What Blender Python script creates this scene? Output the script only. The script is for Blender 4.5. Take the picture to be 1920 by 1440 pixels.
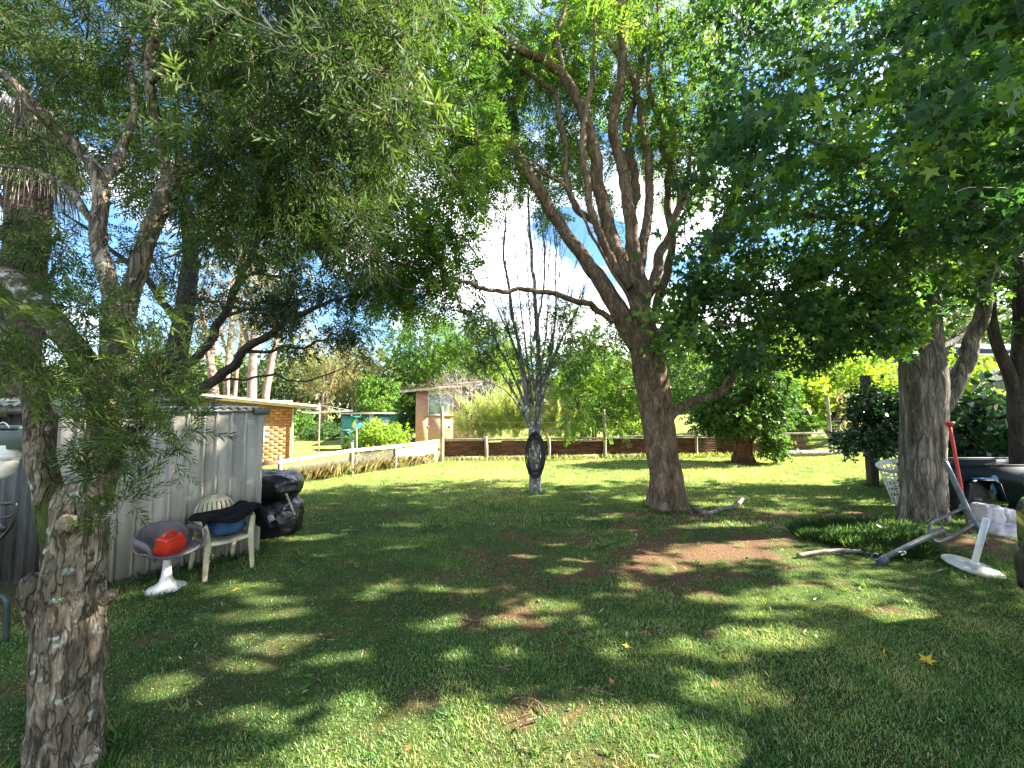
import bpy, math, random
import numpy as np
from mathutils import Matrix, Vector

for _o in list(bpy.data.objects):
    bpy.data.objects.remove(_o)
SC = bpy.context.scene
COL = SC.collection
R = math.radians

# ------------------------------------------------------------------ camera
F_PX, CAM_H, HORIZON = 725.0, 1.70, 762.0          # for a frame 1920 x 1440
PITCH = math.atan((HORIZON - 720.0) / F_PX)
cam_data = bpy.data.cameras.new('camera')
cam_data.sensor_width = 36.0
cam_data.lens = 36.0 * F_PX / 1920.0
cam_data.clip_start = 0.05
cam_data.clip_end = 2000.0
cam = bpy.data.objects.new('camera', cam_data)
cam.location = (0, 0, CAM_H)
cam.rotation_euler = (R(90) + PITCH, 0, 0)
COL.objects.link(cam)
SC.camera = cam

# ------------------------------------------------------------------ sun, sky, exposure
SUN_EL, SUN_AZ = R(34), R(6)       # azimuth from +x towards +y
world = bpy.data.worlds.new('World')
SC.world = world
world.use_nodes = True
wn, wl = world.node_tree.nodes, world.node_tree.links
wn.clear()
w_out = wn.new('ShaderNodeOutputWorld')
w_bg = wn.new('ShaderNodeBackground')
w_bg.inputs['Strength'].default_value = 0.108
sky = wn.new('ShaderNodeTexSky')
sky.sky_type = 'NISHITA'
sky.sun_disc = False
sky.sun_elevation = SUN_EL
sky.sun_rotation = R(90) - SUN_AZ
sky.altitude = 600
sky.air_density = 1.0
sky.dust_density = 0.6
sky.ozone_density = 2.0
tc = wn.new('ShaderNodeTexCoord')
mp = wn.new('ShaderNodeMapping')
mp.inputs['Location'].default_value = (1.9, 6.3, 2.8)
mp.inputs['Scale'].default_value = (1.5, 1.5, 3.4)
nz = wn.new('ShaderNodeTexNoise')
nz.inputs['Scale'].default_value = 1.35
nz.inputs['Detail'].default_value = 9
nz.inputs['Roughness'].default_value = 0.56
nz.inputs['Distortion'].default_value = 0.25
rp = wn.new('ShaderNodeValToRGB')
rp.color_ramp.elements[0].position = 0.48
rp.color_ramp.elements[1].position = 0.60
mx = wn.new('ShaderNodeMix')
mx.data_type = 'RGBA'
mx.inputs['B'].default_value = (6.6, 6.6, 6.7, 1)
hs = wn.new('ShaderNodeHueSaturation')
hs.inputs['Saturation'].default_value = 1.2
hs.inputs['Value'].default_value = 0.5
wl.new(tc.outputs['Generated'], mp.inputs['Vector'])
wl.new(mp.outputs['Vector'], nz.inputs['Vector'])
wl.new(nz.outputs['Fac'], rp.inputs['Fac'])
sx = wn.new('ShaderNodeSeparateXYZ')
el_ = wn.new('ShaderNodeMapRange')
el_.interpolation_type = 'SMOOTHSTEP'
el_.inputs['From Min'].default_value = 0.40
el_.inputs['From Max'].default_value = 0.62
el_.inputs['To Min'].default_value = 1.0
el_.inputs['To Max'].default_value = 0.22
ml_ = wn.new('ShaderNodeMath')
ml_.operation = 'MULTIPLY'
wl.new(tc.outputs['Generated'], sx.inputs['Vector'])
wl.new(sx.outputs['Z'], el_.inputs['Value'])
wl.new(rp.outputs['Color'], ml_.inputs[0])
wl.new(el_.outputs['Result'], ml_.inputs[1])
wl.new(ml_.outputs[0], mx.inputs['Factor'])
wl.new(sky.outputs['Color'], hs.inputs['Color'])
wl.new(hs.outputs['Color'], mx.inputs['A'])
wl.new(mx.outputs['Result'], w_bg.inputs['Color'])
wl.new(w_bg.outputs['Background'], w_out.inputs['Surface'])

sun_data = bpy.data.lights.new('sun', 'SUN')
sun_data.energy = 5.0
sun_data.angle = R(0.55)
sun_data.color = (1.0, 0.93, 0.80)
sun = bpy.data.objects.new('sun', sun_data)
SUN_DIR = Vector((math.cos(SUN_EL) * math.cos(SUN_AZ), math.cos(SUN_EL) * math.sin(SUN_AZ), math.sin(SUN_EL)))
sun.rotation_euler = SUN_DIR.to_track_quat('Z', 'Y').to_euler()
sun.location = (30, 10, 30)
COL.objects.link(sun)

SC.view_settings.view_transform = 'Standard'
SC.view_settings.look = 'None'
SC.view_settings.exposure = 3.0
SC.view_settings.gamma = 1.0
SC.view_settings.use_curve_mapping = False
SC.render.engine = 'CYCLES'
SC.cycles.max_bounces = 6
SC.cycles.diffuse_bounces = 3
SC.cycles.transmission_bounces = 5
SC.cycles.glossy_bounces = 3
SC.cycles.caustics_reflective = False
SC.cycles.caustics_refractive = False
SC.cycles.sample_clamp_indirect = 6.0
try:
    SC.cycles.use_denoising = True
except Exception:
    pass

# ------------------------------------------------------------------ helpers
RNG = np.random.default_rng(11)
_cp, _sp = math.cos(PITCH), math.sin(PITCH)

def P(px, py, d):
    """point seen at photo pixel (px, py) that stands d metres ahead of the camera"""
    u, v = (px - 960) / F_PX, (720 - py) / F_PX
    dy, dz = _cp - v * _sp, _sp + v * _cp
    return np.array([u * d / dy, d, CAM_H + dz * d / dy])

def G(px, py, z=0.0):
    """point on the ground seen at photo pixel"""
    u, v = (px - 960) / F_PX, (720 - py) / F_PX
    dy, dz = _cp - v * _sp, _sp + v * _cp
    t = (z - CAM_H) / dz
    return np.array([u * t, dy * t, z])

def _hash(ix, iy, iz, seed):
    h = (ix * 374761393 + iy * 668265263 + iz * 2147483647 + seed * 1274126177) & 0xFFFFFFFF
    h = ((h ^ (h >> 13)) * 1274126177) & 0xFFFFFFFF
    h = h ^ (h >> 16)
    return (h & 0xFFFF) / 32767.5 - 1.0

def vnoise(p, seed=0):
    p = np.asarray(p, float)
    i = np.floor(p).astype(np.int64)
    f = p - i
    f = f * f * (3 - 2 * f)
    r = 0
    for dx in (0, 1):
        wx = f[:, 0] if dx else 1 - f[:, 0]
        for dy in (0, 1):
            wy = f[:, 1] if dy else 1 - f[:, 1]
            for dz in (0, 1):
                wz = f[:, 2] if dz else 1 - f[:, 2]
                r = r + wx * wy * wz * _hash(i[:, 0] + dx, i[:, 1] + dy, i[:, 2] + dz, seed)
    return r

def fbm(p, seed=0, oct=4):
    r, a = 0, 0.5
    p = np.asarray(p, float)
    for k in range(oct):
        r = r + a * vnoise(p * 2 ** k, seed + k * 7)
        a *= 0.5
    return r

def smooth(a, b, x):
    t = np.clip((x - a) / (b - a), 0, 1)
    return t * t * (3 - 2 * t)

BASE = {}

def mk(name, V, F, mat, parent=None, smooth_=False, tint=None, origin=None, mods=()):
    """link ONE mesh object; V world coordinates, F an array (M,k) or a list of such arrays"""
    V = np.asarray(V, dtype=np.float32).reshape(-1, 3)
    if origin is not None:
        V = V - np.asarray(origin, dtype=np.float32)
    Fs = F if isinstance(F, list) else [F]
    Fs = [np.asarray(f, dtype=np.int32) for f in Fs if len(f)]
    me = bpy.data.meshes.new(name)
    me.vertices.add(len(V))
    me.vertices.foreach_set('co', V.ravel())
    idx = np.concatenate([f.ravel() for f in Fs])
    tot = np.concatenate([np.full(len(f), f.shape[1], np.int32) for f in Fs])
    st = np.concatenate([[0], np.cumsum(tot)[:-1]]).astype(np.int32)
    me.loops.add(len(idx))
    me.loops.foreach_set('vertex_index', idx)
    me.polygons.add(len(tot))
    me.polygons.foreach_set('loop_start', st)
    if smooth_:
        me.polygons.foreach_set('use_smooth', np.ones(len(tot), bool))
    if tint is not None:
        at = me.attributes.new('tint', 'FLOAT', 'POINT')
        at.data.foreach_set('value', np.asarray(tint, np.float32))
    me.update(calc_edges=True)
    me.validate()
    me.materials.append(mat)
    ob = bpy.data.objects.new(name, me)
    COL.objects.link(ob)
    if origin is not None:
        ob.location = [float(c) for c in origin]
        BASE[ob] = np.asarray(origin, float)
    if parent is not None:
        ob.parent = parent
        if parent in BASE:
            ob.matrix_parent_inverse = Matrix.Translation([-float(c) for c in BASE[parent]])
    for m in mods:
        if m[0] == 'BEVEL':
            md = ob.modifiers.new('bevel', 'BEVEL'); md.width = m[1]; md.segments = m[2]; md.limit_method = 'ANGLE'
        elif m[0] == 'SOLID':
            md = ob.modifiers.new('solid', 'SOLIDIFY'); md.thickness = m[1]; md.offset = m[2]
        elif m[0] == 'SUB':
            md = ob.modifiers.new('sub', 'SUBSURF'); md.levels = m[1]; md.render_levels = m[1]
    return ob

def tag(o, label=None, cat=None, group=None, kind=None):
    if label: o['label'] = label
    if cat: o['category'] = cat
    if group: o['group'] = group
    if kind: o['kind'] = kind
    return o

def thing(name, label, cat, loc, group=None):
    o = bpy.data.objects.new(name, None)
    o.empty_display_size = 0.1
    COL.objects.link(o)
    o.location = [float(c) for c in loc]
    BASE[o] = np.asarray(loc, float)
    return tag(o, label, cat, group)

class MB:
    """collects shapes, then build() links them as one mesh"""
    def __init__(self):
        self.V, self.F, self.n = [], [], 0
    def add(self, VF, M=None):
        V, Fs = VF
        V = np.asarray(V, float)
        if M is not None:
            V = V @ np.array(M)[:3, :3].T + np.array(M)[:3, 3]
        for f in (Fs if isinstance(Fs, list) else [Fs]):
            if len(f):
                self.F.append(np.asarray(f, np.int64) + self.n)
        self.V.append(V)
        self.n += len(V)
        return self
    def build(self, name, mat, parent=None, M=None, **k):
        V = np.concatenate(self.V)
        if M is not None:
            V = V @ np.array(M)[:3, :3].T + np.array(M)[:3, 3]
        return mk(name, V, self.F, mat, parent, **k)

def TM(loc=(0, 0, 0), rz=0, rx=0, ry=0, s=1.0):
    return np.array(Matrix.Translation([float(c) for c in loc]) @ Matrix.Rotation(rz, 4, 'Z') @ Matrix.Rotation(ry, 4, 'Y') @ Matrix.Rotation(rx, 4, 'X') @ Matrix.Diagonal((s, s, s, 1)))

def box(c, s):
    x, y, z = [v / 2 for v in s]
    V = np.array([[-x, -y, -z], [x, -y, -z], [x, y, -z], [-x, y, -z], [-x, -y, z], [x, -y, z], [x, y, z], [-x, y, z]]) + np.array(c)
    return V, [np.array([[0, 3, 2, 1], [4, 5, 6, 7], [0, 1, 5, 4], [1, 2, 6, 5], [2, 3, 7, 6], [3, 0, 4, 7]])]

def beam(a, b, w, t, up=(0, 0, 1)):
    """box bar from a to b, w across and t along up"""
    a, b = np.asarray(a, float), np.asarray(b, float)
    d = b - a; L = np.linalg.norm(d); d = d / L
    up = np.asarray(up, float)
    if abs(d @ up) > 0.97: up = np.array([0, 1.0, 0])
    x = np.cross(d, up); x /= np.linalg.norm(x)
    z = np.cross(x, d)
    V, F = box((0, 0, 0), (w, L, t))
    return V @ np.array([x, d, z]) + (a + b) / 2, F

def catmull(pts, n):
    pts = np.asarray(pts, float)
    if len(pts) < 3:
        t = np.linspace(0, 1, n + 1)[:, None]
        return pts[0] * (1 - t) + pts[-1] * t
    q = np.vstack([2 * pts[0] - pts[1], pts, 2 * pts[-1] - pts[-2]])
    out = []
    for i in range(1, len(q) - 2):
        t = np.linspace(0, 1, n, endpoint=False)[:, None]
        p0, p1, p2, p3 = q[i - 1], q[i], q[i + 1], q[i + 2]
        out.append(0.5 * (2 * p1 + (p2 - p0) * t + (2 * p0 - 5 * p1 + 4 * p2 - p3) * t ** 2 + (3 * p1 - p0 - 3 * p2 + p3) * t ** 3))
    out.append(pts[-1:])
    return np.vstack(out)

def frames(p, up=None):
    t = np.gradient(p, axis=0)
    t /= np.linalg.norm(t, axis=1)[:, None] + 1e-9
    if up is not None:
        u = np.asarray(up, float)
        x = np.cross(t, u); x /= np.linalg.norm(x, axis=1)[:, None] + 1e-9
        return t, x, np.cross(x, t)
    x = np.zeros_like(p)
    a = np.array([0, 1.0, 0]) if abs(t[0, 1]) < 0.8 else np.array([1.0, 0, 0])
    x0 = np.cross(t[0], a)
    for i in range(len(p)):
        x0 = x0 - t[i] * (x0 @ t[i])
        x0 = x0 / (np.linalg.norm(x0) + 1e-9)
        x[i] = x0
    return t, x, np.cross(t, x)

def tube(pts, rad, sides=8, seg=5, amp=0.0, freq=4.0, stretch=0.35, seed=0, ridge=0.0, nridge=9, flare=0.0, flare_h=0.3, aspect=1.0, up=None, cap=True, closed=False, wob=0.0):
    """tapered tube along pts; amp/ridge roughen it like bark"""
    pts = np.asarray(pts, float)
    rad = np.asarray(rad if np.ndim(rad) else [rad] * len(pts), float)
    p = catmull(pts, seg) if seg > 1 else pts
    r = catmull(np.c_[rad, rad * 0, rad * 0], seg)[:, 0] if seg > 1 else rad
    r = np.maximum(r, 0.0012)
    if wob:
        e = np.minimum(np.arange(len(p)), 4)[:, None] / 4.0
        p = p + wob * e * np.stack([fbm(p * 2.6 + k * 9.1, 60 + k, 3) for k in range(3)], 1)
    t, x, y = frames(p, up)
    a = np.linspace(0, 2 * math.pi, sides, endpoint=False)
    ca, sa = np.cos(a), np.sin(a)
    rr = np.repeat(r[:, None], sides, 1)
    if flare:
        h = (p[:, 2] - p[0, 2])[:, None]
        rr = rr * (1 + flare * np.exp(-np.maximum(h, 0) / flare_h) * (0.55 + 0.45 * np.cos(5 * a + 1.3 + np.sin(2 * a) * 1.4)[None]))
    V = p[:, None] + rr[..., None] * (ca[None, :, None] * x[:, None] + aspect * sa[None, :, None] * y[:, None])
    if amp or ridge:
        q = V.reshape(-1, 3) * freq * np.array([1, 1, stretch])
        n = fbm(q, seed, 4).reshape(rr.shape)
        k = amp * n
        if ridge:
            k = k + ridge * (np.abs(fbm(q * np.array([2.3, 2.3, 0.9]), seed + 31, 3).reshape(rr.shape)) - 0.2)
        V = V + (rr * k)[..., None] * (ca[None, :, None] * x[:, None] + sa[None, :, None] * y[:, None])
    n = len(p)
    V = V.reshape(-1, 3)
    i, j = np.meshgrid(np.arange(n - 1), np.arange(sides), indexing='ij')
    a0 = i * sides + j; a1 = i * sides + (j + 1) % sides
    F = [np.stack([a0, a1, a1 + sides, a0 + sides], -1).reshape(-1, 4)]
    if closed:
        l0 = (n - 1) * sides + np.arange(sides); l1 = (n - 1) * sides + (np.arange(sides) + 1) % sides
        F.append(np.stack([l0, l1, (np.arange(sides) + 1) % sides, np.arange(sides)], -1))
    elif cap:
        F.append(np.arange(sides)[::-1][None]); F.append((np.arange(sides) + (n - 1) * sides)[None])
    return V, F

def lathe(prof, n=24, c=(0, 0, 0)):
    prof = np.asarray(prof, float)
    a = np.linspace(0, 2 * math.pi, n, endpoint=False)
    V = np.stack([prof[:, 0][:, None] * np.cos(a), prof[:, 0][:, None] * np.sin(a), np.repeat(prof[:, 1][:, None], n, 1)], -1).reshape(-1, 3) + np.array(c)
    m = len(prof)
    i, j = np.meshgrid(np.arange(m - 1), np.arange(n), indexing='ij')
    a0 = i * n + j; a1 = i * n + (j + 1) % n
    return V, [np.stack([a0, a1, a1 + n, a0 + n], -1).reshape(-1, 4), np.arange(n)[::-1][None], (np.arange(n) + (m - 1) * n)[None]]

def gridsurf(fn, nu, nv):
    """surface fn(u,v) -> (N,3) for u,v in 0..1"""
    u, v = np.meshgrid(np.linspace(0, 1, nu), np.linspace(0, 1, nv), indexing='ij')
    V = fn(u.ravel(), v.ravel())
    i, j = np.meshgrid(np.arange(nu - 1), np.arange(nv - 1), indexing='ij')
    a = i * nv + j
    return V, [np.stack([a, a + nv, a + nv + 1, a + 1], -1).reshape(-1, 4)]

def blob(c, r, n=20, m=14, amp=0.15, freq=2.0, seed=0, power=1.0):
    """lumpy closed body, superellipsoid when power < 1"""
    th = np.linspace(-math.pi / 2, math.pi / 2, m)
    a = np.linspace(0, 2 * math.pi, n, endpoint=False)
    T, A = np.meshgrid(th, a, indexing='ij')
    f = lambda x: np.sign(x) * np.abs(x) ** power
    D = np.stack([f(np.cos(T)) * f(np.cos(A)), f(np.cos(T)) * f(np.sin(A)), f(np.sin(T))], -1).reshape(-1, 3)
    k = 1 + amp * fbm(D * freq + seed * 3.7, seed, 4)
    V = D * k[:, None] * np.array(r) + np.array(c)
    i, j = np.meshgrid(np.arange(m - 1), np.arange(n), indexing='ij')
    a0 = i * n + j; a1 = i * n + (j + 1) % n
    return V, [np.stack([a0, a1, a1 + n, a0 + n], -1).reshape(-1, 4)]

# leaf sprays ------------------------------------------------------
def spray(n, length, L, W, ang=55, stem=0.004, droop=0.15, tipw=0.45, seed=0, whorl=True, leaf0=0.08, curl=0.1):
    """twig along +Y with n leaves: returns verts, quads, per-vertex leaf index"""
    r = np.random.default_rng(seed)
    V, F, T = [], [], []
    if stem:
        s = stem
        pts = [[-s, 0, 0], [s, 0, 0], [s * .4, length, -droop * length * .3], [-s * .4, length, -droop * length * .3]]
        V += pts; F.append([0, 1, 2, 3]); T += [-1] * 4
    for k in range(n):
        t = leaf0 + (1 - leaf0) * (k + r.uniform(0, .6)) / n
        if whorl:
            ph = k * 2.4 + r.uniform(-.3, .3)
        else:
            ph = (0 if k % 2 else math.pi) + r.uniform(-.35, .35)
        a = math.radians(ang * r.uniform(.75, 1.2)) * (1.0 - .45 * t)
        d = np.array([math.sin(a) * math.cos(ph), math.cos(a), math.sin(a) * math.sin(ph)])
        side = np.cross(d, [0, 0, 1.0] if abs(d[2]) < .9 else [1.0, 0, 0]); side /= np.linalg.norm(side)
        if whorl:
            nn = np.cross(side, d); q = r.uniform(-1, 1); side = side * math.cos(q) + nn * math.sin(q)
        o = np.array([0, t * length, -droop * length * .3 * t * t])
        l = L * r.uniform(.7, 1.15) * (1 - .25 * t)
        b = len(V)
        dz = np.array([0, 0, -curl * l])
        V += [list(o), list(o + d * l * tipw + side * W / 2), list(o + d * l + dz), list(o + d * l * tipw - side * W / 2)]
        F.append([b, b + 1, b + 2, b + 3]); T += [k] * 4
    return np.array(V), np.array(F), np.array(T)

def frond(npairs, length, L, W, seed=0, droop=0.25):
    """feathery leaf: rachis with pairs of narrow leaflets"""
    r = np.random.default_rng(seed)
    V, F, T = [], [], []
    V += [[-.004, 0, 0], [.004, 0, 0], [.001, length, -droop * length], [-.001, length, -droop * length]]; F.append([0, 1, 2, 3]); T += [-1] * 4
    for k in range(npairs):
        t = (k + 1.0) / (npairs + .3)
        o = np.array([0, t * length, -droop * length * t * t])
        l = L * (0.55 + 1.3 * t * (1 - t) + .15) * r.uniform(.85, 1.15)
        for s in (-1, 1):
            a = math.radians(62 - 25 * t + r.uniform(-8, 8))
            d = np.array([s * math.sin(a), math.cos(a), -.25 + r.uniform(-.15, .15)])
            e = np.array([-d[1], d[0], 0]) * s
            b = len(V)
            V += [list(o), list(o + d * l * .5 + e * W / 2), list(o + d * l), list(o + d * l * .5 - e * W / 2)]
            F.append([b, b + 1, b + 2, b + 3]); T += [k] * 4
    return np.array(V), np.array(F), np.array(T)

def star_leaf(S=1.0, seed=0):
    """five-pointed lobed leaf, stalk along -Y, as one 11-gon"""
    r = np.random.default_rng(seed)
    angs = [-118, -88, -62, -30, 0, 30, 62, 88, 118]
    rad = [.50, .30, .72, .34, .92, .34, .72, .30, .50]
    V = [[0, -.05, 0]]
    for a, q in zip(angs, rad):
        t = math.radians(a)
        V.append([math.sin(t) * q * r.uniform(.92, 1.08), math.cos(t) * q, -.16 * q * q * (1 + .5 * r.uniform(-1, 1))])
    V = np.array(V) * S * .55
    return V, np.array([list(range(len(V)))]), np.zeros(len(V), int)

def unit(v):
    return v / (np.linalg.norm(v, axis=-1, keepdims=True) + 1e-9)

def scatter(tpls, pos, dirs, scale, rng, tints=None, up=None):
    """copy leaf templates to positions, +Y along dirs; one joined mesh's arrays"""
    N = len(pos)
    which = rng.integers(0, len(tpls), N)
    Vs, Fs, Ts = [], {}, []
    off = 0
    dirs = unit(np.asarray(dirs, float))
    rnd = unit(rng.normal(size=(N, 3))) if up is None else unit(np.asarray(up, float) + .35 * rng.normal(size=(N, 3)))
    x = unit(np.cross(dirs, rnd)); z = np.cross(x, dirs)
    tints = rng.uniform(0, 1, N) if tints is None else tints
    for k, (TV, TF, TT) in enumerate(tpls):
        m = np.where(which == k)[0]
        if not len(m): continue
        B = np.stack([x[m], dirs[m], z[m]], 1) * np.asarray(scale)[m][:, None, None]
        V = np.einsum('vi,nij->nvj', TV, B) + pos[m][:, None]
        n = len(TV)
        f = (TF[None] + (np.arange(len(m)) * n)[:, None, None] + off).reshape(-1, TF.shape[1])
        Fs.setdefault(TF.shape[1], []).append(f)
        lr = rng.uniform(-.13, .13, (len(m), TT.max() + 2))
        tv = tints[m][:, None] + lr[:, TT]
        tv = np.where(TT[None] < 0, -1.0, np.clip(tv, 0, 1))
        Vs.append(V.reshape(-1, 3)); Ts.append(tv.ravel())
        off += len(m) * n
    return np.concatenate(Vs), [np.concatenate(v) for v in Fs.values()], np.concatenate(Ts)

# ------------------------------------------------------------------ materials
def nodes_of(m):
    m.use_nodes = True
    nt = m.node_tree
    nt.nodes.clear()
    return nt, nt.nodes, nt.links

def mat(name, col, rough=0.6, metal=0.0, var=0.12, scale=6.0, bump=0.15, bscale=40.0, col2=None, spec=0.5, stretch=(1, 1, 1), coat=0.0, rnd=0.0, lo=.38, hi=.62, bdist=.01):
    """surface colour with blotches, grain and fine relief; rnd varies it from object to object"""
    m = bpy.data.materials.new(name)
    nt, N, L = nodes_of(m)
    out = N.new('ShaderNodeOutputMaterial'); b = N.new('ShaderNodeBsdfPrincipled')
    tc = N.new('ShaderNodeTexCoord'); mp = N.new('ShaderNodeMapping'); mp.inputs['Scale'].default_value = stretch
    L.new(tc.outputs['Object'], mp.inputs['Vector'])
    n1 = N.new('ShaderNodeTexNoise'); n1.inputs['Scale'].default_value = scale; n1.inputs['Detail'].default_value = 7; n1.inputs['Roughness'].default_value = .62
    L.new(mp.outputs['Vector'], n1.inputs['Vector'])
    r = N.new('ShaderNodeValToRGB'); r.color_ramp.elements[0].position = lo; r.color_ramp.elements[1].position = hi
    c2 = col2 if col2 else tuple(c * (1 - 2.2 * var) for c in col)
    c1 = col if col2 else tuple(min(1, c * (1 + var)) for c in col)
    r.color_ramp.elements[0].color = (*c2, 1); r.color_ramp.elements[1].color = (*c1, 1)
    L.new(n1.outputs['Fac'], r.inputs['Fac'])
    src = r.outputs['Color']
    if rnd:
        oi = N.new('ShaderNodeObjectInfo'); h = N.new('ShaderNodeHueSaturation')
        mr = N.new('ShaderNodeMapRange'); mr.inputs['To Min'].default_value = 1 - rnd; mr.inputs['To Max'].default_value = 1 + rnd
        L.new(oi.outputs['Random'], mr.inputs['Value']); L.new(mr.outputs['Result'], h.inputs['Value']); L.new(src, h.inputs['Color']); src = h.outputs['Color']
    L.new(src, b.inputs['Base Color'])
    b.inputs['Roughness'].default_value = rough; b.inputs['Metallic'].default_value = metal
    b.inputs['Specular IOR Level'].default_value = spec; b.inputs['Coat Weight'].default_value = coat
    if bump:
        n2 = N.new('ShaderNodeTexNoise'); n2.inputs['Scale'].default_value = bscale; n2.inputs['Detail'].default_value = 6
        L.new(mp.outputs['Vector'], n2.inputs['Vector'])
        bp = N.new('ShaderNodeBump'); bp.inputs['Strength'].default_value = bump; bp.inputs['Distance'].default_value = bdist
        L.new(n2.outputs['Fac'], bp.inputs['Height']); L.new(bp.outputs['Normal'], b.inputs['Normal'])
    L.new(b.outputs['BSDF'], out.inputs['Surface'])
    return m

def leafmat(name, cols, trans=0.35, rough=0.5, stemc=(0.10, 0.075, 0.04), tcol=1.5, spec=.4):
    """leaf colours run along the 'tint' attribute; light also passes through the blade"""
    m = bpy.data.materials.new(name)
    nt, N, L = nodes_of(m)
    out = N.new('ShaderNodeOutputMaterial'); b = N.new('ShaderNodeBsdfPrincipled'); tr = N.new('ShaderNodeBsdfTranslucent'); mxs = N.new('ShaderNodeMixShader')
    at = N.new('ShaderNodeAttribute'); at.attribute_name = 'tint'
    r = N.new('ShaderNodeValToRGB')
    el = r.color_ramp.elements
    while len(el) < len(cols): el.new(0.5)
    for k, c in enumerate(cols):
        el[k].position = k / (len(cols) - 1); el[k].color = (*c, 1)
    L.new(at.outputs['Fac'], r.inputs['Fac'])
    lt = N.new('ShaderNodeMath'); lt.operation = 'LESS_THAN'; lt.inputs[1].default_value = -0.5
    L.new(at.outputs['Fac'], lt.inputs[0])
    mxc = N.new('ShaderNodeMix'); mxc.data_type = 'RGBA'; mxc.inputs['B'].default_value = (*stemc, 1)
    L.new(lt.outputs[0], mxc.inputs['Factor']); L.new(r.outputs['Color'], mxc.inputs['A'])
    L.new(mxc.outputs['Result'], b.inputs['Base Color'])
    b.inputs['Roughness'].default_value = rough; b.inputs['Specular IOR Level'].default_value = spec
    sc = N.new('ShaderNodeMix'); sc.data_type = 'RGBA'; sc.blend_type = 'MULTIPLY'; sc.inputs['Factor'].default_value = 1
    sc.inputs['B'].default_value = (tcol * 1.05, tcol * 1.1, tcol * .55, 1)
    L.new(mxc.outputs['Result'], sc.inputs['A']); L.new(sc.outputs['Result'], tr.inputs['Color'])
    mxs.inputs['Fac'].default_value = trans
    L.new(b.outputs['BSDF'], mxs.inputs[1]); L.new(tr.outputs['BSDF'], mxs.inputs[2]); L.new(mxs.outputs['Shader'], out.inputs['Surface'])
    return m

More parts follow.
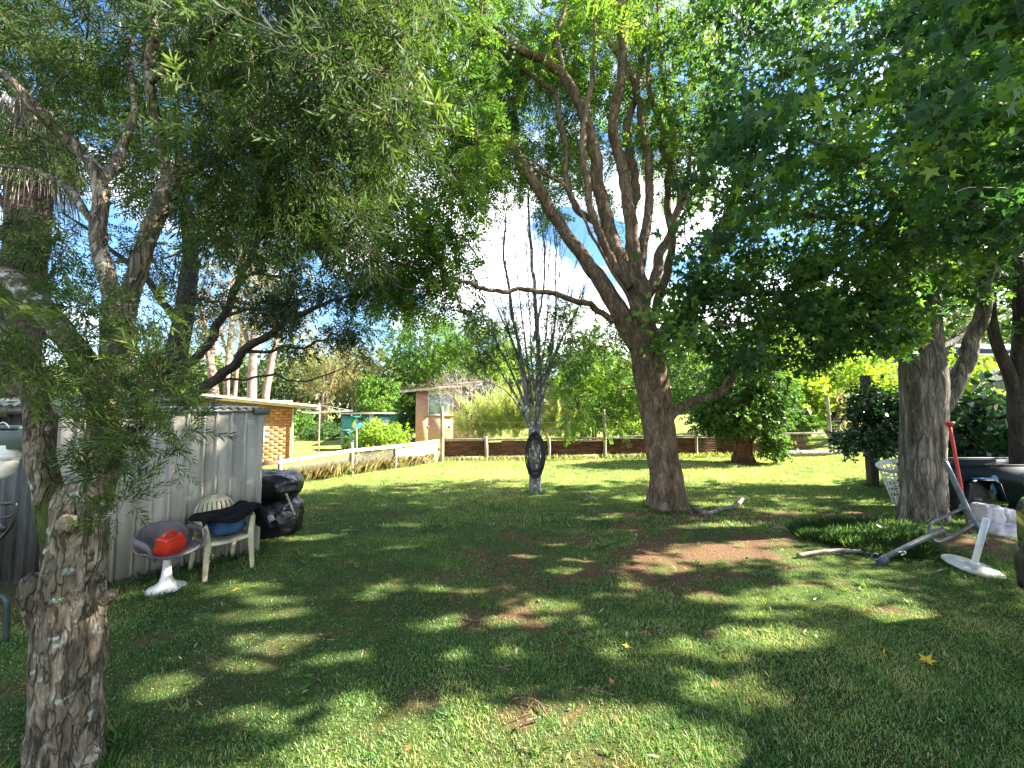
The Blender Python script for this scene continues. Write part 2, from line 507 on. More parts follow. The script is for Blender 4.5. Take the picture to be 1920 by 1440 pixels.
def barkmat(name, dark, mid, light, lichen=None, moss=None, scale=9.0, zs=0.3, bump=.8, lich_lo=.62, moss_lo=.6, bdist=.02, vs=2.2, crack=.55, flake=.0, fs=1.6):
    m = bpy.data.materials.new(name)
    nt, N, L = nodes_of(m)
    out = N.new('ShaderNodeOutputMaterial'); b = N.new('ShaderNodeBsdfPrincipled')
    tc = N.new('ShaderNodeTexCoord'); mp = N.new('ShaderNodeMapping'); mp.inputs['Scale'].default_value = (1, 1, zs)
    L.new(tc.outputs['Object'], mp.inputs['Vector'])
    n1 = N.new('ShaderNodeTexNoise'); n1.inputs['Scale'].default_value = scale; n1.inputs['Detail'].default_value = 8; n1.inputs['Roughness'].default_value = .65; n1.inputs['Distortion'].default_value = .6
    vo = N.new('ShaderNodeTexVoronoi'); vo.feature = 'DISTANCE_TO_EDGE'; vo.inputs['Scale'].default_value = scale * vs
    n0 = N.new('ShaderNodeTexNoise'); n0.inputs['Scale'].default_value = scale * 1.7; n0.inputs['Detail'].default_value = 3
    mv = N.new('ShaderNodeMix'); mv.data_type = 'VECTOR'; mv.inputs['Factor'].default_value = .12
    L.new(mp.outputs['Vector'], n0.inputs['Vector']); L.new(mp.outputs['Vector'], mv.inputs['A']); L.new(n0.outputs['Color'], mv.inputs['B'])
    L.new(mp.outputs['Vector'], n1.inputs['Vector']); L.new(mv.outputs['Result'], vo.inputs['Vector'])
    r = N.new('ShaderNodeValToRGB'); el = r.color_ramp.elements
    el[0].position = .3; el[0].color = (*dark, 1); el[1].position = .72; el[1].color = (*light, 1)
    e = el.new(.5); e.color = (*mid, 1)
    L.new(n1.outputs['Fac'], r.inputs['Fac'])
    vr = N.new('ShaderNodeValToRGB'); vr.color_ramp.elements[0].position = 0; vr.color_ramp.elements[1].position = .13
    L.new(vo.outputs['Distance'], vr.inputs['Fac'])
    cr = N.new('ShaderNodeMix'); cr.data_type = 'RGBA'; cr.inputs['A'].default_value = (*dark, 1)
    mm = N.new('ShaderNodeMapRange'); mm.inputs['To Min'].default_value = crack
    L.new(vr.outputs['Color'], mm.inputs['Value']); L.new(mm.outputs['Result'], cr.inputs['Factor']); L.new(r.outputs['Color'], cr.inputs['B'])
    src = cr.outputs['Result']
    if flake:
        v2 = N.new('ShaderNodeTexVoronoi'); v2.inputs['Scale'].default_value = scale * fs; v2.inputs['Randomness'].default_value = 1
        L.new(mv.outputs['Result'], v2.inputs['Vector'])
        fr = N.new('ShaderNodeMapRange'); fr.inputs['To Min'].default_value = 1 - flake; fr.inputs['To Max'].default_value = 1 + flake
        sp = N.new('ShaderNodeSeparateColor'); L.new(v2.outputs['Color'], sp.inputs['Color']); L.new(sp.outputs['Red'], fr.inputs['Value'])
        hv = N.new('ShaderNodeHueSaturation'); L.new(src, hv.inputs['Color']); L.new(fr.outputs['Result'], hv.inputs['Value']); src = hv.outputs['Color']
    for col, lo, scl, sd in ((moss, moss_lo, 3.0, 5.3), (lichen, lich_lo, 13.0, 1.7)):
        if col is None: continue
        nl = N.new('ShaderNodeTexNoise'); nl.inputs['Scale'].default_value = scl; nl.inputs['Detail'].default_value = 5
        mq = N.new('ShaderNodeMapping'); mq.inputs['Location'].default_value = (sd, sd, sd); L.new(tc.outputs['Object'], mq.inputs['Vector']); L.new(mq.outputs['Vector'], nl.inputs['Vector'])
        lr = N.new('ShaderNodeValToRGB'); lr.color_ramp.elements[0].position = lo; lr.color_ramp.elements[1].position = lo + .05
        L.new(nl.outputs['Fac'], lr.inputs['Fac'])
        mm2 = N.new('ShaderNodeMix'); mm2.data_type = 'RGBA'; mm2.inputs['B'].default_value = (*col, 1)
        L.new(lr.outputs['Color'], mm2.inputs['Factor']); L.new(src, mm2.inputs['A']); src = mm2.outputs['Result']
    n3 = N.new('ShaderNodeTexNoise'); n3.inputs['Scale'].default_value = scale * 6; n3.inputs['Detail'].default_value = 5; n3.inputs['Roughness'].default_value = .7
    L.new(mp.outputs['Vector'], n3.inputs['Vector'])
    g3 = N.new('ShaderNodeMapRange'); g3.inputs['From Min'].default_value = .3; g3.inputs['From Max'].default_value = .7; g3.inputs['To Min'].default_value = .62; g3.inputs['To Max'].default_value = 1.32
    L.new(n3.outputs['Fac'], g3.inputs['Value'])
    h3 = N.new('ShaderNodeHueSaturation'); L.new(src, h3.inputs['Color']); L.new(g3.outputs['Result'], h3.inputs['Value']); src = h3.outputs['Color']
    L.new(src, b.inputs['Base Color'])
    b.inputs['Roughness'].default_value = .92; b.inputs['Specular IOR Level'].default_value = .2
    ad = N.new('ShaderNodeMath'); ad.operation = 'ADD'; L.new(n1.outputs['Fac'], ad.inputs[0])
    ms = N.new('ShaderNodeMath'); ms.operation = 'MULTIPLY'; ms.inputs[1].default_value = .5; L.new(vr.outputs['Color'], ms.inputs[0]); L.new(ms.outputs[0], ad.inputs[1])
    bp = N.new('ShaderNodeBump'); bp.inputs['Strength'].default_value = bump; bp.inputs['Distance'].default_value = bdist
    L.new(ad.outputs[0], bp.inputs['Height']); L.new(bp.outputs['Normal'], b.inputs['Normal'])
    L.new(b.outputs['BSDF'], out.inputs['Surface'])
    return m

def glassmat(name, col=(.05, .06, .07), rough=.06):
    return mat(name, col, rough=rough, bump=0, var=.05, spec=.8)

M = {}
M['galv'] = mat('galvanised_steel', (.36, .345, .29), rough=.65, metal=.0, col2=(.19, .178, .14), scale=2.2, stretch=(2.5, 2.5, .5), bump=.05, lo=.3, hi=.7)
M['galv_dark'] = mat('weathered_steel', (.10, .105, .10), rough=.6, metal=.2, col2=(.045, .045, .042), scale=3, stretch=(2, 2, .5), bump=.1)
M['roof_iron'] = mat('roof_iron', (.30, .32, .32), rough=.5, metal=.4, col2=(.12, .12, .11), scale=5, bump=.1)
M['rust'] = mat('rusty_iron', (.16, .062, .034), rough=.85, col2=(.055, .024, .016), scale=3.5, stretch=(.6, 1, 2.5), bump=.4, rnd=.25)
M['timber'] = mat('weathered_timber', (.36, .31, .25), rough=.85, col2=(.17, .14, .105), scale=10, stretch=(1, 1, .25), bump=.5, rnd=.12)
M['timber_dark'] = mat('dark_timber', (.06, .045, .032), rough=.85, col2=(.03, .022, .016), scale=10, stretch=(1, 1, .2), bump=.5)
M['whitewash'] = mat('whitewashed_timber', (.62, .58, .52), rough=.8, col2=(.36, .32, .27), scale=6, bump=.3, stretch=(1, 1, .5))
M['white_paint'] = mat('white_paint', (.80, .79, .76), rough=.4, var=.06, scale=4, bump=.05)
M['white_plastic'] = mat('white_plastic', (.66, .65, .63), rough=.45, col2=(.42, .41, .38), scale=12, bump=.03)
M['cream_plastic'] = mat('cream_plastic', (.50, .45, .29), rough=.55, col2=(.27, .24, .15), scale=9, bump=.08)
M['mauve_plastic'] = mat('faded_mauve_plastic', (.125, .098, .108), rough=.6, col2=(.082, .066, .072), scale=9, bump=.08)
M['red_plastic'] = mat('red_plastic', (.62, .035, .015), rough=.35, var=.08, scale=5, bump=.02)
M['red_paint'] = mat('red_paint', (.50, .03, .028), rough=.6, col2=(.20, .035, .025), scale=14, bump=.2, lo=.25, hi=.5)
M['black_cloth'] = mat('black_cloth', (.007, .007, .009), rough=.95, var=.2, scale=20, bump=.3, bscale=120, spec=.15)
M['black_plastic'] = mat('black_plastic_film', (.006, .006, .007), rough=.28, var=.2, scale=5, bump=.8, bscale=14, spec=.5, bdist=.03)
M['blue_cloth'] = mat('blue_cloth', (.022, .07, .16), rough=.85, var=.2, scale=8, bump=.4, bscale=30)
M['hose'] = mat('black_hose', (.010, .010, .011), rough=.45, var=.1, bump=.02)
M['rubber'] = mat('rubber', (.014, .014, .015), rough=.8, var=.2, scale=14, bump=.3)
M['steel'] = mat('grey_painted_steel', (.12, .135, .15), rough=.6, metal=.2, col2=(.075, .045, .03), scale=16, bump=.25, lo=.3, hi=.55)
M['chrome'] = mat('bright_steel', (.7, .7, .7), rough=.2, metal=1.0, var=.05, bump=0)
M['black_metal'] = mat('black_metal', (.012, .012, .013), rough=.4, var=.1, bump=.05)
M['green_metal'] = mat('dark_green_metal', (.030, .052, .050), rough=.4, var=.12, scale=6, bump=.04)
M['pvc'] = mat('white_pvc', (.72, .70, .66), rough=.4, col2=(.5, .47, .42), scale=8, bump=.03)
M['trailer'] = mat('dark_blue_green_paint', (.007, .017, .025), rough=.6, col2=(.011, .014, .016), scale=6, bump=.08, spec=.12)
M['blue_paint'] = mat('blue_paint', (.035, .15, .30), rough=.5, var=.1, bump=.05)
M['stone_white'] = mat('weathered_concrete', (.60, .58, .52), rough=.8, col2=(.36, .37, .28), scale=7, bump=.25)
M['sack'] = mat('white_sack', (.56, .53, .56), rough=.75, col2=(.33, .29, .32), scale=6, bump=.5, bscale=18)
M['brick'] = mat('orange_brick', (.42, .175, .062), rough=.9, var=.10, scale=30, bump=.06, bscale=90, rnd=.28)
M['mortar'] = mat('mortar', (.27, .20, .13), rough=.95, var=.1, scale=30, bump=.3)
M['fascia'] = mat('cream_fascia', (.62, .50, .34), rough=.6, var=.08, bump=.05)
M['roof_brown'] = mat('brown_roof', (.17, .085, .055), rough=.7, var=.15, bump=.2)
M['teal'] = mat('teal_metal', (.045, .27, .24), rough=.5, var=.12, scale=3, bump=.05)
M['teal_blue'] = mat('turquoise_panel', (.06, .30, .40), rough=.55, var=.12, scale=3, bump=.05)
M['pale_blue'] = mat('pale_blue_panel', (.32, .40, .62), rough=.5, var=.08, bump=.03)
M['tarp'] = mat('blue_tarp', (.03, .22, .46), rough=.4, var=.2, scale=4, bump=.6, bscale=7)
M['bin_green'] = mat('green_bin', (.03, .13, .06), rough=.5, var=.1, bump=.03)
M['glass'] = glassmat('window_glass')
M['glass_pale'] = mat('curtained_glass', (.36, .44, .42), rough=.12, col2=(.22, .28, .27), scale=1.5, bump=0, spec=.7)
M['mauve_wall'] = mat('pale_mauve_wall', (.56, .48, .48), rough=.85, var=.06, bump=.1)
M['dark_roof'] = mat('dark_roof', (.05, .055, .065), rough=.7, var=.15, bump=.2)
M['olive_fence'] = mat('olive_fence', (.16, .20, .12), rough=.6, var=.1, bump=.03)
M['wire'] = mat('galvanised_wire', (.22, .19, .16), rough=.6, metal=.5, var=.1, bump=0)
M['deadwood'] = mat('bleached_wood', (.27, .235, .195), rough=.9, col2=(.12, .10, .082), scale=14, bump=.5)
M['car'] = mat('dark_car_paint', (.012, .016, .020), rough=.22, var=.1, bump=0, coat=.6)
M['rim'] = mat('alloy_rim', (.5, .52, .54), rough=.3, metal=.8, var=.05, bump=0)

def farbrick():
    m = bpy.data.materials.new('fine_orange_brickwork')
    nt, N, L = nodes_of(m)
    out = N.new('ShaderNodeOutputMaterial'); b = N.new('ShaderNodeBsdfPrincipled'); tc = N.new('ShaderNodeTexCoord')
    mp = N.new('ShaderNodeMapping'); mp.inputs['Rotation'].default_value = (R(90), 0, 0)
    bt = N.new('ShaderNodeTexBrick'); bt.inputs['Scale'].default_value = 2.0
    bt.inputs['Color1'].default_value = (.52, .25, .15, 1); bt.inputs['Color2'].default_value = (.44, .20, .115, 1); bt.inputs['Mortar'].default_value = (.40, .30, .23, 1)
    bt.inputs['Mortar Size'].default_value = .02
    bt.inputs['Row Height'].default_value = .17; bt.inputs['Brick Width'].default_value = .48
    L.new(tc.outputs['Object'], mp.inputs['Vector']); L.new(mp.outputs['Vector'], bt.inputs['Vector']); L.new(bt.outputs['Color'], b.inputs['Base Color'])
    b.inputs['Roughness'].default_value = .9
    L.new(b.outputs['BSDF'], out.inputs['Surface'])
    return m
M['farbrick'] = farbrick()

M['bark_bottle'] = barkmat('furrowed_grey_bark', (.040, .031, .021), (.165, .132, .092), (.34, .29, .225), lichen=(.36, .39, .35), moss=(.052, .066, .016), scale=11, zs=.3, bump=1.0, lich_lo=.635, moss_lo=.575, bdist=.03, vs=1.9, crack=.6, flake=.5, fs=2.6)
M['bark_brown'] = barkmat('brown_bark', (.052, .036, .024), (.165, .112, .072), (.28, .205, .14), lichen=(.27, .25, .21), scale=9, zs=.35, bump=.9, lich_lo=.70, bdist=.02, flake=.25, fs=2.2)
M['bark_grey'] = barkmat('ridged_grey_bark', (.048, .041, .034), (.165, .140, .112), (.30, .262, .215), lichen=(.30, .30, .25), scale=9, zs=.16, bump=1.0, lich_lo=.70, bdist=.03, flake=.28, fs=2.4)
M['bark_pale'] = barkmat('pale_blotched_bark', (.055, .052, .046), (.16, .155, .14), (.36, .36, .33), lichen=(.55, .56, .54), scale=9, zs=.5, bump=.6, lich_lo=.58)
M['bark_dark'] = barkmat('dark_bark', (.020, .017, .014), (.050, .042, .034), (.10, .085, .07), scale=10, zs=.3, bump=.8)
M['bark_pink'] = barkmat('pink_gum_bark', (.16, .10, .08), (.28, .19, .155), (.40, .30, .25), scale=4, zs=.3, bump=.2)
M['bark_white'] = barkmat('bleached_twig_bark', (.15, .13, .11), (.27, .24, .21), (.38, .35, .31), scale=12, zs=.6, bump=.3)
M['bark_palm'] = barkmat('palm_bark', (.045, .030, .026), (.13, .085, .075), (.23, .165, .15), scale=8, zs=2.2, bump=1.0)
M['bark_rust'] = barkmat('rotten_stump_bark', (.045, .020, .012), (.13, .058, .032), (.24, .115, .065), scale=7, zs=.4, bump=1.0)

M['lf_bottle'] = leafmat('bottlebrush_leaf', [(.018, .036, .011), (.031, .060, .014), (.056, .096, .020), (.14, .20, .035)], trans=.4, rough=.6, spec=.22)
M['lf_jac'] = leafmat('feathery_leaf', [(.026, .062, .018), (.050, .110, .022), (.095, .175, .026), (.16, .25, .03)], trans=.5, rough=.6, spec=.25)
M['lf_amber'] = leafmat('star_leaf', [(.016, .046, .015), (.027, .074, .020), (.050, .120, .024), (.16, .25, .03)], trans=.47, rough=.5, spec=.3)
M['lf_dark'] = leafmat('small_dark_leaf', [(.014, .028, .010), (.026, .045, .014), (.046, .072, .020)], trans=.3, rough=.5)
M['lf_gum'] = leafmat('olive_gum_leaf', [(.085, .105, .035), (.15, .17, .05), (.22, .20, .07), (.26, .16, .07)], trans=.35)
M['lf_bright'] = leafmat('bright_yellow_green_leaf', [(.12, .20, .025), (.20, .30, .03), (.30, .37, .04)], trans=.48)
M['lf_mid'] = leafmat('mid_green_leaf', [(.030, .080, .020), (.055, .125, .025), (.10, .18, .035)], trans=.38)
M['lf_glossy'] = leafmat('broad_glossy_leaf', [(.012, .040, .018), (.020, .060, .022), (.034, .085, .026)], trans=.22, rough=.25, spec=.6)
M['lf_citrus'] = leafmat('citrus_leaf', [(.045, .115, .015), (.085, .18, .02), (.13, .24, .025)], trans=.38)
M['lf_reed'] = leafmat('tall_yellow_grass_blade', [(.19, .24, .06), (.30, .34, .11), (.44, .44, .20)], trans=.5)
M['lf_far'] = leafmat('distant_leaf', [(.045, .075, .025), (.075, .11, .030), (.12, .15, .04)], trans=.35)
M['lf_dry'] = leafmat('dry_frond', [(.24, .19, .12), (.36, .30, .20), (.50, .43, .30)], trans=.2)
M['lf_skirt'] = leafmat('grey_dead_frond', [(.075, .062, .048), (.12, .10, .08), (.19, .165, .13)], trans=.15)
M['lf_mondo'] = leafmat('dark_strap_grass', [(.046, .105, .038), (.076, .15, .048), (.13, .21, .07)], trans=.4)
M['lf_yellow'] = leafmat('yellow_fallen_leaf', [(.55, .36, .03), (.66, .46, .05)], trans=.25)
M['lf_orange'] = leafmat('orange_fallen_leaf', [(.40, .13, .04), (.50, .19, .06)], trans=.2)
M['lf_brown'] = leafmat('brown_fallen_leaf', [(.19, .09, .05), (.28, .15, .08)], trans=.15)
# ------------------------------------------------------------------ ground
FL0, FLC, FLE = np.array([-5.05, 8.35]), np.array([-2.2, 12.15]), np.array([14.2, 14.1])
_nl = np.array([-(FLC - FL0)[1], (FLC - FL0)[0]]); _nl = _nl / np.linalg.norm(_nl)
_nf = np.array([-(FLE - FLC)[1], (FLE - FLC)[0]]); _nf = _nf / np.linalg.norm(_nf)

def beyond(x, y):
    sl = (x - FL0[0]) * _nl[0] + (y - FL0[1]) * _nl[1]
    sf = (x - FLC[0]) * _nf[0] + (y - FLC[1]) * _nf[1]
    return np.maximum(sl, sf)

def gz(x, y):
    x, y = np.asarray(x, float), np.asarray(y, float)
    s = beyond(x, y)
    drop = smooth(.3, 2.6, s) * .6 * (1 - .75 * smooth(2, 9, x))
    rise = np.clip(x - 10.5, 0, 30) * .125 * smooth(7, 14, y)
    mound = .15 * np.exp(-(((x - 5.6) / 1.1) ** 2 + ((y - 4.95) / .75) ** 2))
    return -drop + rise + mound + .012 * vnoise(np.c_[x.ravel() * .9, y.ravel() * .9, 0 * x.ravel()], 3).reshape(x.shape)

DIRT = []          # (x, y, rx, ry, strength)
for px, py, rx, ry, s in [(1330, 1040, 1.25, .55, 1.0), (1430, 1010, .7, .4, .8), (1180, 1075, 1.0, .45, .8), (1060, 1010, 1.2, .5, .42), (1400, 965, 1.3, .45, .75), (1560, 960, .9, .4, .6), (930, 1040, .8, .3, .42), (1480, 1090, .8, .2, .55), (960, 1165, .5, .22, 1.1), (900, 1110, .6, .15, .45), (620, 1190, .35, .1, .5), (1290, 1180, .4, .1, .5), (1120, 1330, .4, .08, .45), (800, 1305, .3, .14, .5), (1010, 1340, .3, .14, .48),
                          (1240, 965, 1.0, .55, .9), (1130, 985, .9, .5, .55), (515, 1000, .35, .3, .9), (1000, 900, 1.2, .35, .45), (870, 1080, .7, .2, .5), (1500, 900, 1.2, .3, .35), (1400, 878, .9, .5, .7),
                          (270, 1200, .35, .12, .6), (440, 1190, .4, .1, .5), (30, 1150, .7, .4, 1.0), (1700, 1150, .35, .1, .6), (700, 1055, .5, .12, .5), (1320, 930, 1.1, .35, .5), (1800, 1030, .7, .5, .7), (1240, 1395, .15, .06, .5), (150, 1260, .4, .3, .5), (1000, 1180, .5, .1, .4)]:
    g = G(px, py)
    DIRT.append((g[0], g[1], rx, ry, s))

def dirt(x, y):
    p = np.c_[x, y, 0 * x]
    n = fbm(p * 2.4, 21, 5)
    d = .0 * x
    for (cx, cy, rx, ry, s) in DIRT:
        d = np.maximum(d, s * np.exp(-(((x - cx) / rx) ** 2 + ((y - cy) / ry) ** 2) * .9))
    return np.clip(smooth(.28, .95, d * (.8 + .9 * n) + .62 * fbm(p * 6, 33, 5) + .14) + .35 * smooth(.28, .5, fbm(p * 1.1, 5, 4)), 0, 1)

def axis(lo, f0, f1, hi, step):
    fine = np.arange(f0, f1, step)
    g = [f1]; s = step
    while g[-1] < hi: s *= 1.28; g.append(g[-1] + s)
    l = [f0]; s = step
    while l[-1] > lo: s *= 1.28; l.append(l[-1] - s)
    return np.array(l[:0:-1] + list(fine) + g)

gx, gy = axis(-400, -7, 10, 400, .085), axis(-60, .6, 15, 700, .085)
GX, GY = np.meshgrid(gx, gy, indexing='ij')
GZ = gz(GX, GY)
_d = dirt(GX.ravel(), GY.ravel())
_far = beyond(GX.ravel(), GY.ravel())
_d = np.where(_far > .3, _d * .35, _d)
_i, _j = np.meshgrid(np.arange(len(gx) - 1), np.arange(len(gy) - 1), indexing='ij')
_a = _i * len(gy) + _j
_ny = len(gy)

def groundmat():
    m = bpy.data.materials.new('lawn_and_red_soil')
    nt, N, L = nodes_of(m)
    out = N.new('ShaderNodeOutputMaterial'); b = N.new('ShaderNodeBsdfPrincipled'); tc = N.new('ShaderNodeTexCoord')
    at = N.new('ShaderNodeAttribute'); at.attribute_name = 'tint'
    n1 = N.new('ShaderNodeTexNoise'); n1.inputs['Scale'].default_value = 1.3; n1.inputs['Detail'].default_value = 8; n1.inputs['Roughness'].default_value = .7
    n2 = N.new('ShaderNodeTexNoise'); n2.inputs['Scale'].default_value = 38; n2.inputs['Detail'].default_value = 6; n2.inputs['Roughness'].default_value = .7
    L.new(tc.outputs['Object'], n1.inputs['Vector']); L.new(tc.outputs['Object'], n2.inputs['Vector'])
    g = N.new('ShaderNodeValToRGB'); e = g.color_ramp.elements
    e[0].position = .32; e[0].color = (.085, .120, .030, 1); e[1].position = .7; e[1].color = (.27, .29, .08, 1); q = e.new(.5); q.color = (.22, .26, .07, 1)
    L.new(n1.outputs['Fac'], g.inputs['Fac'])
    sx = N.new('ShaderNodeSeparateXYZ'); L.new(tc.outputs['Object'], sx.inputs['Vector'])
    dr = N.new('ShaderNodeMapRange'); dr.inputs['From Min'].default_value = 5.5; dr.inputs['From Max'].default_value = 9.5; L.new(sx.outputs['Y'], dr.inputs['Value'])  # lawn colour brightens and yellows with distance, painting in some of the far sunlight
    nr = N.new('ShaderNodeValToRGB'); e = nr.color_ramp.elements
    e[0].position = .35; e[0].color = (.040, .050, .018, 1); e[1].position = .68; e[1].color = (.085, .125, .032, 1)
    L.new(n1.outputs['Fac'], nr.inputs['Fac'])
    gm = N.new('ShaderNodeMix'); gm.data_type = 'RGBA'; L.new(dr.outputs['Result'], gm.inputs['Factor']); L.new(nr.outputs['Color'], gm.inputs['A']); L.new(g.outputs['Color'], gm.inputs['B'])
    g2 = N.new('ShaderNodeMix'); g2.data_type = 'RGBA'; g2.blend_type = 'MULTIPLY'; g2.inputs['Factor'].default_value = .75
    gr = N.new('ShaderNodeValToRGB'); gr.color_ramp.elements[0].position = .33; gr.color_ramp.elements[0].color = (.35, .33, .28, 1); gr.color_ramp.elements[1].position = .62; gr.color_ramp.elements[1].color = (1.25, 1.2, 1.0, 1)
    L.new(n2.outputs['Fac'], gr.inputs['Fac']); L.new(gm.outputs['Result'], g2.inputs['A']); L.new(gr.outputs['Color'], g2.inputs['B'])
    s = N.new('ShaderNodeValToRGB'); e = s.color_ramp.elements
    e[0].position = .3; e[0].color = (.050, .029, .016, 1); e[1].position = .7; e[1].color = (.20, .115, .064, 1)
    L.new(n2.outputs['Fac'], s.inputs['Fac'])
    mx = N.new('ShaderNodeMix'); mx.data_type = 'RGBA'
    L.new(at.outputs['Fac'], mx.inputs['Factor']); L.new(g2.outputs['Result'], mx.inputs['A']); L.new(s.outputs['Color'], mx.inputs['B'])
    L.new(mx.outputs['Result'], b.inputs['Base Color']); b.inputs['Roughness'].default_value = .95; b.inputs['Specular IOR Level'].default_value = .1
    bp = N.new('ShaderNodeBump'); bp.inputs['Strength'].default_value = .9; bp.inputs['Distance'].default_value = .03
    L.new(n2.outputs['Fac'], bp.inputs['Height']); L.new(bp.outputs['Normal'], b.inputs['Normal'])
    L.new(b.outputs['BSDF'], out.inputs['Surface'])
    return m

ground = mk('ground', np.c_[GX.ravel(), GY.ravel(), GZ.ravel()], np.stack([_a, _a + _ny, _a + _ny + 1, _a + 1], -1).reshape(-1, 4), groundmat(), tint=_d, smooth_=True)
tag(ground, 'mown back lawn with bare patches of red soil', 'ground', kind='structure')

# grass blades -----------------------------------------------------
M['lf_grass'] = leafmat('lawn_grass_blade', [(.036, .100, .030), (.066, .165, .042), (.122, .235, .055), (.28, .34, .09), (.48, .42, .20)], trans=.32, rough=.55)

def grass_zone(d0, d1, dens, h, w, bend, rng):
    A = 1.40 * 2 * (d1 * d1 - d0 * d0) / 2
    n = int(A * dens)
    d = np.sqrt(rng.uniform(d0 * d0, d1 * d1, n))
    x = rng.uniform(-1.40, 1.40, n) * d
    y = d
    dd = dirt(x, y)
    patch = fbm(np.c_[x, y, 0 * x] * .8, 77, 4)
    keep = (rng.uniform(0, 1, n) > dd * .97) & (beyond(x, y) < .25)
    keep &= ~((x < -3.9) & (y > 3.4) & (y < 6.5))
    x, y, dd, patch = x[keep], y[keep], dd[keep], patch[keep]
    n = len(x)
    H = h * rng.uniform(.5, 1.25, n) * (1 - .35 * dd) * (1 + .5 * patch) * (1 + .7 * fbm(np.c_[x, y, 0 * x] * 6, 56, 3))
    a = rng.uniform(0, 2 * math.pi, n)
    lean = rng.uniform(.15, 1.0, n) * bend
    dx, dy = np.cos(a) * lean * H, np.sin(a) * lean * H
    b = a + math.pi / 2 + rng.uniform(-.8, .8, n)
    wx, wy = np.cos(b) * w / 2 * rng.uniform(.6, 1.3, n), np.sin(b) * w / 2 * rng.uniform(.6, 1.3, n)
    z = gz(x, y) - .004
    fine = fbm(np.c_[x, y, 0 * x] * 4.5, 55, 3)
    t = np.clip(.40 + .5 * patch + .35 * fine + rng.normal(0, .17, n) + .3 * dd + .26 * np.clip(y - 6.5, 0, 4) / 4, 0, 1)  # far blades tinted yellower so the distant lawn looks sunlit
    t = np.where(rng.uniform(0, 1, n) < .07, rng.uniform(.8, 1, n), t)
    return x, y, z, dx, dy, wx, wy, H, t

_V, _F, _T, _o = [], [], [], 0
_r = np.random.default_rng(5)
for (d0, d1, dens, h, w, bend, two) in [(1.25, 3.2, 14500, .022, .0037, 1.2, True), (3.2, 5.5, 7000, .027, .005, 1.0, False), (5.5, 9, 2000, .042, .0095, .8, False), (9, 14.2, 900, .05, .016, .7, False)]:
    x, y, z, dx, dy, wx, wy, H, t = grass_zone(d0, d1, dens, h, w, bend, _r)
    n = len(x)
    if two:
        v = np.stack([np.c_[x - wx, y - wy, z], np.c_[x + wx, y + wy, z], np.c_[x + dx * .45 + wx * .8, y + dy * .45 + wy * .8, z + H * .62], np.c_[x + dx * .45 - wx * .8, y + dy * .45 - wy * .8, z + H * .62], np.c_[x + dx, y + dy, z + H * .9]], 1)
        k = (np.arange(n) * 5)[:, None] + _o
        _F.append(k + np.array([[0, 1, 2, 3]])); _F.append(k + np.array([[3, 2, 4]]))
        _T.append(np.repeat(t, 5)); m_ = 5
    else:
        v = np.stack([np.c_[x - wx, y - wy, z], np.c_[x + wx, y + wy, z], np.c_[x + dx, y + dy, z + H * .9]], 1)
        k = (np.arange(n) * 3)[:, None] + _o
        _F.append(k + np.array([[0, 1, 2]]))
        _T.append(np.repeat(t, 3)); m_ = 3
    _V.append(v.reshape(-1, 3)); _o += n * m_
grass = mk('grass', np.concatenate(_V), _F, M['lf_grass'], tint=np.concatenate(_T))
tag(grass, 'short green lawn grass growing across the yard', 'grass', kind='stuff')
# ------------------------------------------------------------------ grey shed on the left
def ribbed(a, b, z0, z1, pitch, depth, rise=0.0, kind='rib', n=None):
    """ribbed sheet between plan points a and b (outer side to the right of a->b)"""
    a, b = np.asarray(a, float), np.asarray(b, float)
    d = b - a; L = np.linalg.norm(d); d = d / L
    nrm = np.array([d[1], -d[0]])
    if kind == 'rib':
        prof = [(0, 0), (.66, 0), (.71, 1), (.83, 1), (.88, 0)]
    else:
        prof = [(k / 8, .5 + .5 * math.sin(2 * math.pi * k / 8)) for k in range(8)]
    cnt = max(1, int(round(L / pitch)))
    s, h = [], []
    for k in range(cnt):
        for (f, g) in prof:
            s.append((k + f) * L / cnt); h.append(g * depth)
    s.append(L); h.append(prof[0][1] * depth)
    s, h = np.array(s), np.array(h)
    xy = a + s[:, None] * d + h[:, None] * nrm
    m = len(s)
    V = np.r_[np.c_[xy, np.full(m, z0)], np.c_[xy, z1 + rise * s / L]]
    i = np.arange(m - 1)
    return V, [np.stack([i, i + 1, i + 1 + m, i + m], -1)]

sA, sB = np.array([-4.07, 3.51]), np.array([-3.03, 4.67])
s_dir = (sB - sA) / np.linalg.norm(sB - sA); s_in = np.array([-s_dir[1], s_dir[0]])
shed = thing('garden_shed', 'pale grey ribbed steel shed behind the two old chairs', 'shed', (*((sA + sB) / 2), 0))
sL = np.linalg.norm(sB - sA)
for k in range(3):
    p, q = sA + s_dir * sL * k / 3, sA + s_dir * (sL * (k + 1) / 3 + .018)
    o_ = -s_in * .003 * k
    mk('wall_sheet', *ribbed(p + o_, q + o_, -.03, 1.665, .122, .021), M['galv'], shed, mods=[('SOLID', .0015, 0)])
c2 = sB + s_in * 2.3; c1 = sA + s_in * 2.3
mk('wall_sheet', *ribbed(sB, c2, -.03, 1.66, .122, .021), M['galv'], shed)
mk('wall_sheet', *ribbed(c1, sA, -.03, 1.66, .122, .021), M['galv'], shed)
mk('wall_sheet', *ribbed(c2, c1, -.03, 1.66, .122, .021), M['galv'], shed)
m_ = MB(); e_ = sB + s_dir * .012 - s_in * .027
m_.add(beam((*e_, -.03), (*e_, 1.665), .035, .035)); m_.build('corner_trim', M['galv'], shed, mods=[('BEVEL', .006, 2)])
